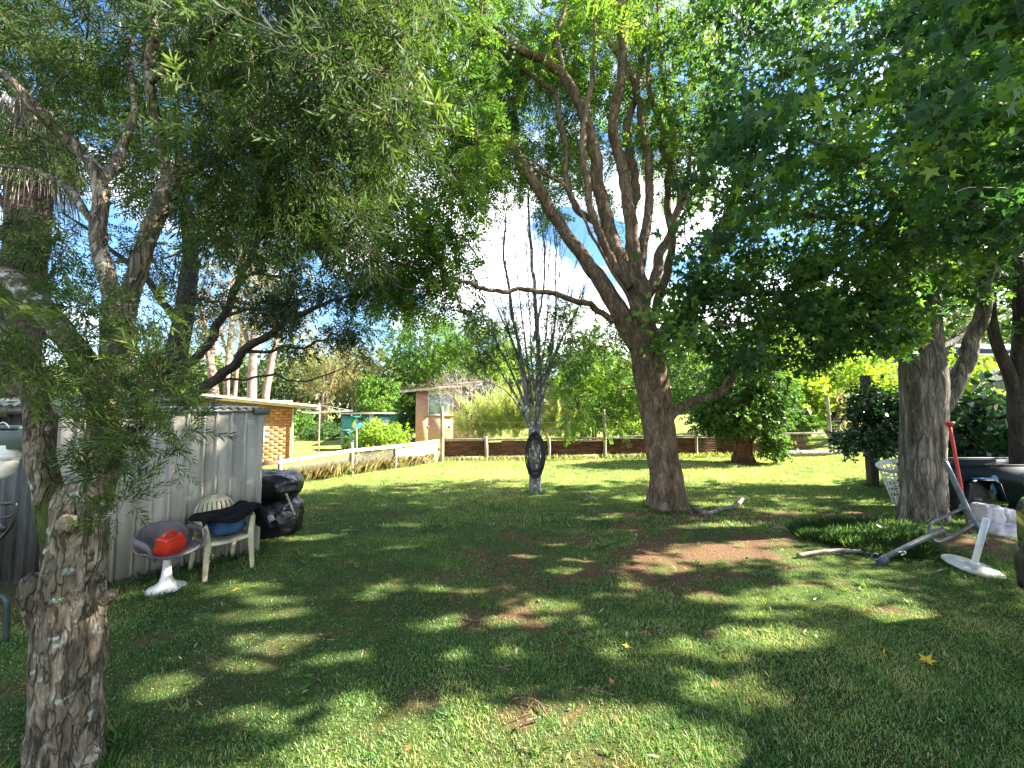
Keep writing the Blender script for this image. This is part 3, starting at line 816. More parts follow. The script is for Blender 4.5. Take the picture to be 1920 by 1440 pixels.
# corrugated roof, waves run into the picture so its edge looks wavy
def roof_fn(u, v):
    along = -.06 + u * (sL + .10); back = -.06 + v * 2.42
    xy = sA[None] + along[:, None] * s_dir + back[:, None] * s_in
    return np.c_[xy, 1.683 + .010 * np.sin(along * 2 * math.pi / .076) + .05 * v]
mk('roof_sheet', *gridsurf(roof_fn, 170, 3), M['roof_iron'], shed, smooth_=True, mods=[('SOLID', .003, 0)])
m_ = MB(); g0 = sA - s_dir * .05 - s_in * .035; g1 = sB + s_dir * .02 - s_in * .035
m_.add(beam((*g0, 1.654), (*g1, 1.654), .02, .035)); m_.build('eave_trim', M['roof_iron'], shed)
m_ = MB(); m_.add(beam((*(g1 - s_dir * .10 - s_in * .015), 1.64), (*(g1 + s_dir * .06 - s_in * .015), 1.64), .04, .075)); m_.build('gutter_end', M['green_metal'], shed, mods=[('BEVEL', .006, 2)])
m_ = MB(); m_.add(beam((*(sA - s_in * .012), .0), (*(sB - s_in * .012), .0), .03, .05)); m_.build('bottom_rail', M['galv_dark'], shed)
mb = MB()
for t in np.linspace(.04, .96, 12):
    for z in (.12, .85, 1.55):
        p = sA + s_dir * sL * t - s_in * .017
        mb.add(blob((p[0], p[1], z), (.006, .006, .006), 6, 5, 0))
mb.build('screws', M['roof_iron'], shed)['kind'] = 'stuff'

# dark corrugated wall further left
lA, lB = np.array([-6.6, 3.62]), np.array([-4.14, 3.86])
lw = thing('corrugated_wall', 'dark corrugated iron wall behind the forked trunk at the left edge', 'wall', (*((lA + lB) / 2), 0))
for k in range(3):
    p, q = lA + (lB - lA) * k / 3, lA + (lB - lA) * (k + 1) / 3
    o_ = np.array([0, -.003 * k])
    mk('wall_sheet', *ribbed(p + o_, q + o_, -.02, 1.60, .105, .022), M['galv_dark'], lw, mods=[('SOLID', .0015, 0)])
mb = MB(); mb.add(beam((-6.7, 3.50, 1.66), (-4.0, 3.74, 1.66), .10, .07)); mb.build('fascia', M['galv_dark'], lw)
def lroof(u, v):
    x = -6.75 + u * 2.75
    return np.c_[x, 3.42 + .098 * (x + 6.7) + v * 1.7, 1.712 + .012 * np.sin(x * 2 * math.pi / .076) + .10 * v]
mk('roof_sheet', *gridsurf(lroof, 220, 3), M['roof_iron'], lw, smooth_=True, mods=[('SOLID', .003, 0)])
mb = MB()
for x in (-5.02, -4.62, -4.30): mb.add(beam((x, 3.62 + .098 * (x + 6.6) + .09, 0), (x, 3.62 + .098 * (x + 6.6) + .09, 1.63), .03, .03))
mb.build('post', M['galv'], lw)

# gutter box with white elbow at the far left
gb = thing('gutter_box', 'dark green gutter box above a white plastic pipe elbow', 'gutter', P(-60, 1000, 2.55) * np.array([1, 1, 0]))
pa, pb = P(52, 812, 2.55), P(-330, 800, 2.55)
z0, z1 = P(40, 843, 2.55)[2], P(40, 806, 2.55)[2]
mb = MB(); mb.add(box(((pa[0] + pb[0]) / 2, 2.62, (z0 + z1) / 2), (pa[0] - pb[0], .16, z1 - z0))); mb.build('trough', M['green_metal'], gb, mods=[('BEVEL', .008, 2)])
mb = MB(); mb.add(beam((pa[0] - .05, 2.60, z1 + .012), (pb[0], 2.60, z1 + .03), .12, .02)); mb.build('lid', M['green_metal'], gb, mods=[('BEVEL', .005, 2)])
e0 = P(14, 840, 2.58)
mk('pipe_elbow', *tube([e0 + [.02, 0, .02], e0 + [.02, 0, -.06], e0 + [.0, 0, -.13], e0 + [-.07, 0, -.165], e0 + [-.5, 0, -.18]], [.045, .045, .046, .045, .045], 18, 6), M['pvc'], gb, smooth_=True)
mk('pipe_collar', *tube([e0 + [.02, 0, -.03], e0 + [.02, 0, -.075]], .051, 18, 2), M['pvc'], gb, smooth_=False)
mk('wire', *tube([P(-10, 800, 2.5), P(5, 792, 2.5), P(14, 797, 2.5), P(18, 803, 2.5)], .004, 5, 4), M['pvc'], gb)
mb = MB(); mb.add(beam((pb[0] + .1, 2.62, -.02), (pb[0] + .1, 2.62, z0), .07, .07)); mb.build('post', M['galv_dark'], gb)

# ------------------------------------------------------------------ fences
def lerp(a, b, t): return np.asarray(a) * (1 - t) + np.asarray(b) * t
lf = thing('low_rail_fence', 'low fence of pale rails and sagging chain wire beside the brick house', 'fence', (*FL0, 0))
posts_l = [(-5.02, 8.45, .62, .075), (-4.0, 9.72, .80, .085), (-3.96, 9.9, 1.15, .035), (-3.22, 10.75, .66, .085)]
for i, (x, y, h, w) in enumerate(posts_l):
    mb = MB(); mb.add(tube([(x, y, -.5), (x + .01, y, h * .5), (x - .005, y, h)], [w * .62] * 3, 8, 3, amp=.15, freq=9, seed=i)); mb.build('post', M['timber'], lf, smooth_=False)
tops = [(-5.6, 7.7, .50), (-5.02, 8.45, .50), (-4.0, 9.72, .60), (-3.22, 10.75, .60), (-2.25, 12.05, .64)]
for i in range(4):
    a, b = np.array(tops[i]), np.array(tops[i + 1])
    mb = MB(); mb.add(beam(a + [0, -.05, 0], b + [0, -.05, .004], .045, .085)); mb.build('rail', M['whitewash'] if i else M['roof_brown'], lf, mods=[('BEVEL', .006, 2)])
mb = MB()
for i in range(1, 3):
    a, b = np.array(tops[i]), np.array(tops[i + 1]); L = np.linalg.norm(b - a)
    n = int(L / .055)
    for k in range(-10, n):
        for s in (0, 1):
            t0, t1 = k * .055 / L, (k * .055 + .5) / L
            lo, hi = max(t0, 0), min(t1, 1)
            if hi <= lo: continue
            f0, f1 = (lo - t0) / (t1 - t0), (hi - t0) / (t1 - t0)
            zz = (.02 + .5 * f0, .02 + .5 * f1) if s else (.52 - .5 * f0, .52 - .5 * f1)
            p, q = lerp(a, b, lo), lerp(a, b, hi); p[2], q[2] = zz
            mb.add(beam(p, q, .006, .006))
mb.build('wire_mesh', M['wire'], lf)
mb = MB(); mb.add(beam((-3.18, 10.82, .26), (-2.3, 11.98, .28), .02, .52)); mb.build('board_panel', M['whitewash'], lf)

ff = thing('rusty_iron_fence', 'low fence of rusty corrugated sheets between leaning timber posts', 'fence', (*FLC, 0))
def fpt(px):
    """point of the far fence line seen at photo column px"""
    u = (px - 960) / F_PX
    d = FLE - FLC
    t = (u * FLC[1] - FLC[0]) / (d[0] - u * d[1])
    return FLC + t * d
def fz(y_px, px):
    return P(px, y_px, fpt(px)[1])[2]
edges = [834, 912, 944, 1028, 1132, 1165, 1255, 1345, 1452, 1500]
for i in range(len(edges) - 1):
    a, b = fpt(edges[i] - (4 if i else 0)), fpt(edges[i + 1] + 4)
    zt = .60 + (.02, -.03, .01, .0, .05, .04, .05, .03, .02)[i]; tilt = (.0, .02, -.01, .015, -.03, .02, 0, -.03, .02)[i]
    nrow = 80
    dd = (b - a); LL = np.linalg.norm(dd); dd = dd / LL; nn = np.array([dd[1], -dd[0]])
    off = .02 + .012 * (i % 3)
    def rf(u, v, a=a, dd=dd, nn=nn, LL=LL, zt=zt, tilt=tilt, off=off):
        z = .03 + v * (zt - .03)
        h = off + .011 * np.sin(z * 2 * math.pi / .076)
        xy = a + (u * LL)[:, None] * dd + h[:, None] * nn
        return np.c_[xy, z + tilt * (u - .5)]
    mk('iron_sheet', *gridsurf(rf, 3, nrow), M['rust'], ff, smooth_=True, mods=[('SOLID', .002, 0)])
for px, top, w, tm in [(830, 762, .10, 'timber'), (912, 818, .085, 'timber'), (1028, 818, .085, 'timber'), (1131, 768, .085, 'timber'), (1300, 800, .08, 'timber'), (1452, 800, .08, 'timber'), (1548, 745, .085, 'timber'), (1650, 800, .08, 'timber'), (1690, 800, .08, 'timber')]:
    p = fpt(px) + np.array([0, -.085]); h = fz(top, px)
    mk('post', *tube([(p[0], p[1], -.3), (p[0] + .015, p[1], h * .5), (p[0] - .01, p[1], h)], [w * .65, w * .62, w * .55], 9, 4, amp=.2, freq=8, seed=px), M[tm], ff)
for i, (p0, p1, z) in enumerate([(834, 1028, .655), (1028, 1190, .66), (1165, 1350, .70), (1330, 1560, .76), (1540, 1700, .80)]):
    a, b = fpt(p0), fpt(p1)
    mb = MB(); mb.add(beam((a[0], a[1] - .05, z), (b[0], b[1] - .05, z + .015), .05, .075)); mb.build('rail', M['timber'], ff, mods=[('BEVEL', .008, 2)])
for i, (p0, p1) in enumerate([(836, 910), (914, 1026), (1030, 1130), (1134, 1240)]):
    a, b = fpt(p0), fpt(p1)
    mb = MB(); mb.add(beam((a[0], a[1] - .06, .10), (b[0], b[1] - .06, .10), .03, .085)); mb.build('bottom_board', M['whitewash'], ff, mods=[('BEVEL', .005, 1)])
for z in (.95, 1.2):
    mb = MB()
    pts = [fpt(px) for px in (830, 1131, 1330, 1548, 1690)]
    mb.add(tube([(p[0], p[1] - .09, z - (.02 if k % 2 else 0)) for k, p in enumerate(pts)], .003, 4, 3)); mb.build('wire', M['wire'], ff)
for k, (p0, p1, y, rr, lab) in enumerate([(1435, 1570, -.28, .105, 'pale split log edging the lawn below the rusty fence'), (1572, 1700, -.26, .10, 'grey log at the lawn edge behind the timber post')]):
    a, b = fpt(p0), fpt(p1)
    pts = [(lerp(a, b, t)[0], lerp(a, b, t)[1] + y, rr * .9) for t in (0, .3, .65, 1)]
    o = mk('log', *tube(pts, [rr, rr * 1.08, rr * .95, rr], 12, 6, amp=.18, freq=3, seed=k + 4), M['deadwood'], smooth_=True, origin=(pts[1][0], pts[1][1], 0)); tag(o, lab, 'log', 'logs along the lawn edge')

# ------------------------------------------------------------------ brick house on the left
hK = np.array([-9.07, 16.0]); hd = np.array([-.84, -.54]); hd = hd / np.linalg.norm(hd); hn = np.array([hd[1], -hd[0]])
hn = hn if hn[1] < 0 else -hn
hang = math.atan2(hd[1], hd[0])
bh = thing('brick_house', 'sunlit orange brick house behind the grey shed', 'house', (*hK, -.6))
Z0, ZT = -.62, 1.95
wl_ = 6.0
mb = MB()
c = hK + hd * (wl_ / 2) - hn * .13
V, F_ = box((0, 0, (Z0 + ZT) / 2), (wl_, .22, ZT - Z0)); V = V @ np.array(Matrix.Rotation(hang, 3, 'Z')).T + np.array([c[0], c[1], 0]); mb.add((V, F_))
r_ = hK - hn * 3.2 + hd * .115
mb.add(beam((*(hK + hd * .115 - hn * .24), (Z0 + 1.7) / 2), (*r_, (Z0 + 1.7) / 2), .22, 1.7 - Z0))
wall_o = mb.build('wall', M['mortar'], bh)
bm_ = None; rr_ = random.Random(4)
course, blen = .118, .31
def htop(s): return 1.60 + .115 * s
for cr in range(24):
    for k in range(0, 7):
        s0 = k * blen + (0 if cr % 2 else -blen / 2) + .004
        ln = blen - .016
        if s0 < 0: ln += s0; s0 = 0.0
        zc = Z0 + cr * course + course / 2
        if zc + .05 > htop(s0 + ln): continue
        if s0 + ln > 1.02 and s0 < 2.0 and .34 < zc < 1.36: continue
        c = hK + hd * (s0 + ln / 2) - hn * .040
        if bm_ is None or ln < .2:
            V, F_ = box((0, 0, 0), (ln, .05, course - .016))
            o = mk('brick', V, F_, M['brick'], None)
            if ln >= .2: bm_ = o
        else:
            o = bm_.copy(); COL.objects.link(o)
        o.parent = wall_o
        o.location = (c[0] + hn[0] * rr_.uniform(0, .004), c[1] + hn[1] * rr_.uniform(0, .004), zc); o.rotation_euler = (0, 0, hang)
# window beside the shed edge
wc = hK + hd * 1.52
w_o = MB()
for (ds, z, sx, sz) in [(-.48, .85, .05, 1.02), (.48, .85, .05, 1.02), (0, 1.335, .96, .05), (0, .365, .96, .05), (0, .85, .04, .96)]:
    p = wc + hd * ds + hn * .005
    V, F_ = box((0, 0, 0), (sx, .07, sz)); V = V @ np.array(Matrix.Rotation(hang, 3, 'Z')).T + np.array([p[0], p[1], z]); w_o.add((V, F_))
wf = w_o.build('window', M['white_paint'], bh)
for s in (-.24, .24):
    V, F_ = box((0, 0, 0), (.43, .01, .92)); p = wc + hd * s; V = V @ np.array(Matrix.Rotation(hang, 3, 'Z')).T + np.array([p[0], p[1], .85]); mk('pane', V, F_, M['glass'], wf)
e0 = hK - hd * .95 + hn * .45; e1 = hK + hd * 5.6 + hn * .45
mb = MB(); mb.add(beam((*e0, 1.64), (*e1, 2.36), .03, .16)); mb.build('fascia', M['fascia'], bh)
mb = MB(); mb.add(beam((*(e0 + hn * .05), 1.695), (*(e1 + hn * .05), 2.415), .09, .075)); mb.build('gutter', M['whitewash'], bh, mods=[('BEVEL', .02, 3)])
def hroof(u, v):
    s = -1.0 + 6.8 * u; b = .5 - 4.5 * v
    xy = hK[None] + s[:, None] * hd + b[:, None] * hn
    return np.c_[xy, 1.755 + .11 * (s + 1) + .02 * v]
mk('roof', *gridsurf(hroof, 12, 6), M['roof_brown'], bh, mods=[('SOLID', .05, 1)])
def hsoff(u, v):
    s = -.93 + 6.5 * u; b = .42 - .6 * v
    xy = hK[None] + s[:, None] * hd + b[:, None] * hn
    return np.c_[xy, 1.60 + .11 * (s + 1)]
mk('soffit', *gridsurf(hsoff, 6, 3), M['fascia'], bh)
p = hK + hd * .22 + hn * .05
mk('downpipe', *tube([(hK[0] - hd[0] * .03 + hn[0] * .05, hK[1] + hn[1] * .05, -.6), (hK[0] - hd[0] * .03 + hn[0] * .05, hK[1] + hn[1] * .05, 1.6)], .035, 10, 2), M['fascia'], bh)
mk('hook', *tube([(p[0], p[1], 1.55), (p[0] - .02, p[1] + hn[1] * .05, 1.40), (p[0] - .05, p[1] + hn[1] * .05, 1.33), (p[0] - .09, p[1], 1.40), (p[0] - .07, p[1], 1.5)], .012, 5, 4), M['roof_brown'], bh)

# ------------------------------------------------------------------ brick house behind the far fence
fh = thing('far_brick_house', 'orange brick house with one curtained window beyond the rusty fence', 'house', P(820, 826, 24) * np.array([1, 1, 0]) + np.array([0, 0, -.5]))
a = P(779, 800, 24)[:2]; b = P(893, 800, 24.8)[:2]
zt = P(800, 716, 24)[2]; zl = P(779, 736, 24)[2]
fd = (b - a) / np.linalg.norm(b - a); fang = math.atan2(fd[1], fd[0]); FLn = np.linalg.norm(b - a); fn = np.array([fd[1], -fd[0]])
def fquad(s0, s1, z0, z1, z1b=None, off=0.0, th=.12):
    z1b = z1 if z1b is None else z1b
    pts = []
    for o in (off, off - th):
        for (s, z) in ((s0, z0), (s1, z0), (s1, z1b), (s0, z1)):
            q = a + fd * s + fn * o; pts.append([q[0], q[1], z])
    return np.array(pts), [np.array([[0, 1, 2, 3], [7, 6, 5, 4], [0, 4, 5, 1], [1, 5, 6, 2], [2, 6, 7, 3], [3, 7, 4, 0]])]
def fs(px):
    u = (px - 960) / F_PX
    return (u * a[1] - a[0]) / (fd[0] - u * fd[1])
def fzz(py, px):
    s = fs(px); q = a + fd * s
    return P(px, py, q[1])[2]
ws0, ws1, wz0, wz1 = fs(803), fs(850), fzz(778, 826), fzz(738, 826)
mb = MB()
zt_at = lambda s: zl + (zt - zl - .2) * s / FLn
mb.add(fquad(0, ws0, -.7, zt_at(0), zt_at(ws0))); mb.add(fquad(ws1, FLn, -.7, zt_at(ws1), zt_at(FLn))); mb.add(fquad(ws0, ws1, -.7, wz0)); mb.add(fquad(ws0, ws1, wz1 + .42, zt_at(ws0), zt_at(ws1)))
sd = a - fn * 5
mb.add(beam((a[0] - .06 * fn[0] + fd[0] * .065, a[1] - .19 * fn[1] + .0, (zl - .7) / 2), (sd[0] + fd[0] * .065, sd[1], (zl - .7) / 2), .12, zl + .7))
mb.build('wall', M['farbrick'], fh)
mb = MB(); mb.add(fquad(ws0, ws1, wz1, wz1 + .42, off=-.01, th=.06)); mb.build('window_head_panel', mat('olive_yellow_board', (.33, .31, .13), var=.08), fh)
mb = MB()
for q in [fquad(ws0, ws0 + .05, wz0, wz1, off=-.02, th=.05), fquad(ws1 - .05, ws1, wz0, wz1, off=-.02, th=.05), fquad(ws0 + .05, ws1 - .05, wz0, wz0 + .05, off=-.02, th=.05), fquad(ws0 + .05, ws1 - .05, wz1 - .05, wz1, off=-.02, th=.05), fquad((ws0 + ws1) / 2 - .02, (ws0 + ws1) / 2 + .02, wz0 + .05, wz1 - .05, off=-.02, th=.05)]: mb.add(q)
wf = mb.build('window', M['white_paint'], fh)
for s0, s1 in ((ws0 + .05, (ws0 + ws1) / 2 - .02), ((ws0 + ws1) / 2 + .02, ws1 - .05)):
    mk('pane', *fquad(s0, s1, wz0 + .05, wz1 - .05, off=-.05, th=.01), M['glass_pale'], wf)
mb = MB(); mb.add(fquad(ws0 - .06, ws1 + .06, wz0 - .09, wz0 - .004, off=.05, th=.1)); mb.build('sill', M['farbrick'], wf)
for px in (803, 843):
    s = fs(px); z = fzz(801, px); mb = MB(); mb.add(fquad(s - .09, s + .09, z - .08, z + .08, off=.012, th=.02)); mb.build('air_vent', M['roof_brown'], fh)
ov = .95
e0 = a - fd * ov + fn * .5; e1 = a + fd * (FLn + .3) + fn * .5
mb = MB(); mb.add(beam((*e0, zl + .05), (*e1, zt - .10), .03, .17)); mb.build('fascia', M['whitewash'], fh)
mb = MB(); mb.add(beam((*(e0 - fn * 2.6), zl + .19), (*(e1 - fn * 2.6), zt + .04), 5.4, .08)); mb.build('roof', M['roof_brown'], fh)

# ------------------------------------------------------------------ teal shed, clothes hoist, bins far left
ts = thing('teal_shed', 'teal and turquoise metal shed far behind the clothes hoist', 'shed', P(700, 815, 30) * np.array([1, 1, 0]) + np.array([0, 0, -.6]))
def tq(px0, py0, px1, py1, d, th=.1):
    p, q = P(px0, py1, d), P(px1, py0, d)
    return box(((p[0] + q[0]) / 2, d + th / 2, (p[2] + q[2]) / 2), (abs(q[0] - p[0]), th, abs(q[2] - p[2])))
mb = MB(); mb.add(tq(640, 780, 696, 826, 30.0)); mb.build('wall', M['teal'], ts)
mb = MB(); mb.add(tq(696, 780, 731, 826, 30.1)); mb.build('wall_panel', M['teal_blue'], ts)
for k in range(8):
    mb = MB(); mb.add(tq(731, 780 + k * 5.6, 768, 780 + k * 5.6 + 5.0, 30.0 + .015 * (k % 2))); mb.build('cladding_board', M['teal'], ts)
mb = MB(); mb.add(tq(668, 782, 682, 800, 29.95, .04)); wf = mb.build('window', M['timber'], ts)
mb = MB(); mb.add(tq(669.5, 783.5, 680.5, 798.5, 29.93, .02)); mb.build('pane', M['glass'], wf)
mb = MB(); mb.add(tq(692, 777, 701, 797, 29.9, .05)); mb.build('post', M['white_paint'], ts)
mb = MB(); mb.add(tq(714, 782, 730, 804, 29.95, .04)); mb.build('window', M['pale_blue'], ts)
mb = MB(); p, q = P(636, 776, 29.6), P(772, 778, 29.6); mb.add(box(((p[0] + q[0]) / 2, 31.2, p[2] + .02), (q[0] - p[0], 3.4, .10))); mb.build('roof', M['whitewash'], ts)

ch = G(597, 848, -.58)
hoist = thing('clothes_hoist', 'rotary clothes hoist with wire arms on the neighbouring lawn', 'clothes hoist', ch)
sc_ = ch[1] / F_PX
top = ch + [0, 0, 88 * sc_]; hub = ch + [0, 0, 72 * sc_]
mk('mast', *tube([ch, hub, top], [.04, .035, .03], 8, 2), M['galv'], hoist)
arm_e = []
for k in range(4):
    t = math.pi / 4 + k * math.pi / 2 + .12
    e = hub + np.array([math.cos(t) * 1.75, math.sin(t) * 1.75, .12]); arm_e.append(e)
    mk('arm', *tube([hub, e], .022, 6, 2), M['galv'], hoist)
    mk('stay', *tube([top, e], .012, 5, 2), M['galv'], hoist)
mb = MB()
for f in (.45, .72, 1.0):
    for k in range(4):
        mb.add(tube([lerp(hub, arm_e[k], f), lerp(hub, arm_e[(k + 1) % 4], f)], .006, 4, 2))
mb.build('line', M['galv'], hoist)
for i, (px, d, lab) in enumerate([(652, 21.0, 'green wheeled bin beyond the clothes hoist')]):
    p = P(px, 800, d); z = gz(p[0], p[1]) * 1.0
    bn = thing('wheelie_bin', lab, 'bin', (p[0], p[1], z))
    mk('body', *lathe([(.30, 0), (.36, .12), (.42, .95)], 4, (p[0], p[1], z)), M['bin_green'], bn, mods=[('BEVEL', .04, 2)])
    mk('lid', *lathe([(.44, .952), (.44, .99), (.34, 1.05), (.02, 1.07)], 4, (p[0], p[1], z)), M['bin_green'], bn)
    for s in (-.2, .2): mk('wheel', *tube([(p[0] + s, p[1] + .30, z + .1), (p[0] + s + .05, p[1] + .30, z + .1)], .1, 12, 2), M['rubber'], bn)
p = P(672, 808, 20.5)
o = mk('tarpaulin', *blob((p[0], p[1], p[2] - .35), (.45, .4, .75), 22, 14, .35, 2.2, 3), M['tarp'], smooth_=True, origin=(p[0], p[1], -.6)); tag(o, 'crumpled bright blue tarpaulin bundle beside the green bin', 'tarpaulin')

# ------------------------------------------------------------------ pale house and olive fence on the rise, right
rh = thing('pale_house', 'pale mauve house with dark roof on the rise at the right', 'house', P(1880, 735, 24) * np.array([1, 1, 0]) + np.array([0, 0, 2.4]))
d = 24.0
mb = MB(); mb.add(tq(1822, 668, 2080, 760, d, 5.0)); mb.build('wall', M['mauve_wall'], rh)
mb = MB(); p, q = P(1812, 664, d - .7), P(2090, 664, d - .7)
zr = p[2]
Vr = np.array([[p[0], d - .8, zr], [q[0], d - .8, zr], [q[0], d + 6, zr], [p[0], d + 6, zr], [p[0] + 1.4, d + 2.6, zr + 1.15], [q[0], d + 2.6, zr + 1.15]])
mk('roof', Vr, [np.array([[0, 1, 5, 4], [2, 3, 4, 5]]), np.array([[3, 0, 4], [1, 2, 5]]), np.array([[0, 3, 2, 1]])], M['dark_roof'], rh)
mb.V, mb.F, mb.n = [], [], 0
mb.add(box(((p[0] + q[0]) / 2, d - .82, zr - .06), (q[0] - p[0], .05, .16))); mb.build('fascia', M['white_paint'], rh)
for x0, x1, y0, y1 in [(1868, 1892, 670, 706), (1831, 1843, 676, 708), (1940, 1980, 672, 706)]:
    mb = MB(); mb.add(tq(x0, y0, x1, y1, d - .06, .05)); wf = mb.build('window', M['white_paint'], rh)
    mb = MB(); mb.add(tq(x0 + 1.5, y0 + 1.5, x1 - 1.5, y1 - 1.5, d - .08, .015)); mb.build('pane', M['glass'], wf)
of = thing('olive_metal_fence', 'olive green ribbed metal fence in front of the pale house', 'fence', P(1870, 735, 19) * np.array([1, 1, 0]) + np.array([0, 0, 1.5]))
p, q = P(1820, 726, 20.5), P(2050, 672, 17.5)
for k in range(5):
    a_, b_ = lerp(p, q, k / 5), lerp(p, q, (k + 1) / 5)
    V, F_ = ribbed(a_[:2], b_[:2], 0, 1.0, .2, .03)
    m2 = len(V) // 2; tt = np.linspace(0, 1, m2)
    V[m2:, 2] = a_[2] + (b_[2] - a_[2]) * tt; V[:m2, 2] = V[m2:, 2] - 1.7
    mk('fence_sheet', V, F_, M['olive_fence'], of)
    mb = MB(); mb.add(beam((a_[0], a_[1] - .05, a_[2] - 1.75), (a_[0], a_[1] - .05, a_[2] + .03), .07, .05)); mb.build('post', M['olive_fence'], of)
mb = MB(); mb.add(beam(p + [0, -.03, 0], q + [0, -.03, 0], .06, .05)); mb.build('rail', M['olive_fence'], of)
# ------------------------------------------------------------------ trees
S2 = np.array([SUN_DIR.x / SUN_DIR.z, SUN_DIR.y / SUN_DIR.z])
LIT = []           # lawn spots kept sunny; leaves that would shade them are cut from the crowns
for px, py, rx, ry in [(1040, 1400, .9, .28), (760, 1425, .65, .16), (1240, 1400, .25, .22), (1370, 1300, .20, .13), (1450, 1195, .42, .15), (1330, 1215, .22, .07), (500, 1205, .3, .10), (290, 1295, .2, .09), (450, 1250, .25, .07), (620, 1235, .16, .06), (1400, 1040, .60, .16), (1310, 1025, .4, .12), (1240, 1050, .3, .1),
                       (940, 1165, .12, .05), (1130, 1222, .12, .05), (840, 1225, .1, .05), (660, 1330, .12, .05), (470, 1350, .2, .06), (950, 1230, .1, .04), (1640, 1120, .3, .08), (880, 965, .35, .07), (750, 985, .3, .06), (1180, 935, .4, .1), (1100, 910, .5, .08), (1330, 985, .4, .1), (560, 1010, .3, .06), (980, 1045, .3, .06)]:
    g = G(px, py); LIT.append((g[0], g[1], rx, ry))

_lr = np.random.default_rng(314)
for _ in range(110):
    g = G(_lr.uniform(250, 1700), 762 + (_lr.uniform(115, 420)))
    LIT.append((g[0], g[1], _lr.uniform(.08, .3), _lr.uniform(.025, .07)))

def sun_foot(p):
    p = np.atleast_2d(p)
    return p[:, :2] - p[:, 2:3] * S2[None]

def litmask(p, grow=0.0):
    """True where a leaf at p would shade one of the sunny places on the lawn"""
    f = sun_foot(p)
    q = np.c_[f * 4.0, 0 * f[:, 0]]
    f = f + np.c_[.16 * fbm(q, 71, 3), .10 * fbm(q, 83, 3)]
    m = np.zeros(len(f), bool)
    for (x, y, rx, ry) in LIT:
        m |= ((f[:, 0] - x) / (rx + grow)) ** 2 + ((f[:, 1] - y) / (ry + grow)) ** 2 < 1
    # the strip of open lawn before the rusty fence
    yl = np.interp(f[:, 0], [-7, -4.3, 0, 4, 6.5, 9], [7.0, 7.75, 9.7, 9.2, 8.7, 8.2])
    m |= (f[:, 1] > yl + grow) & (f[:, 1] < 14.5) & (f[:, 0] > -4.9) & (f[:, 0] < 11)
    return m

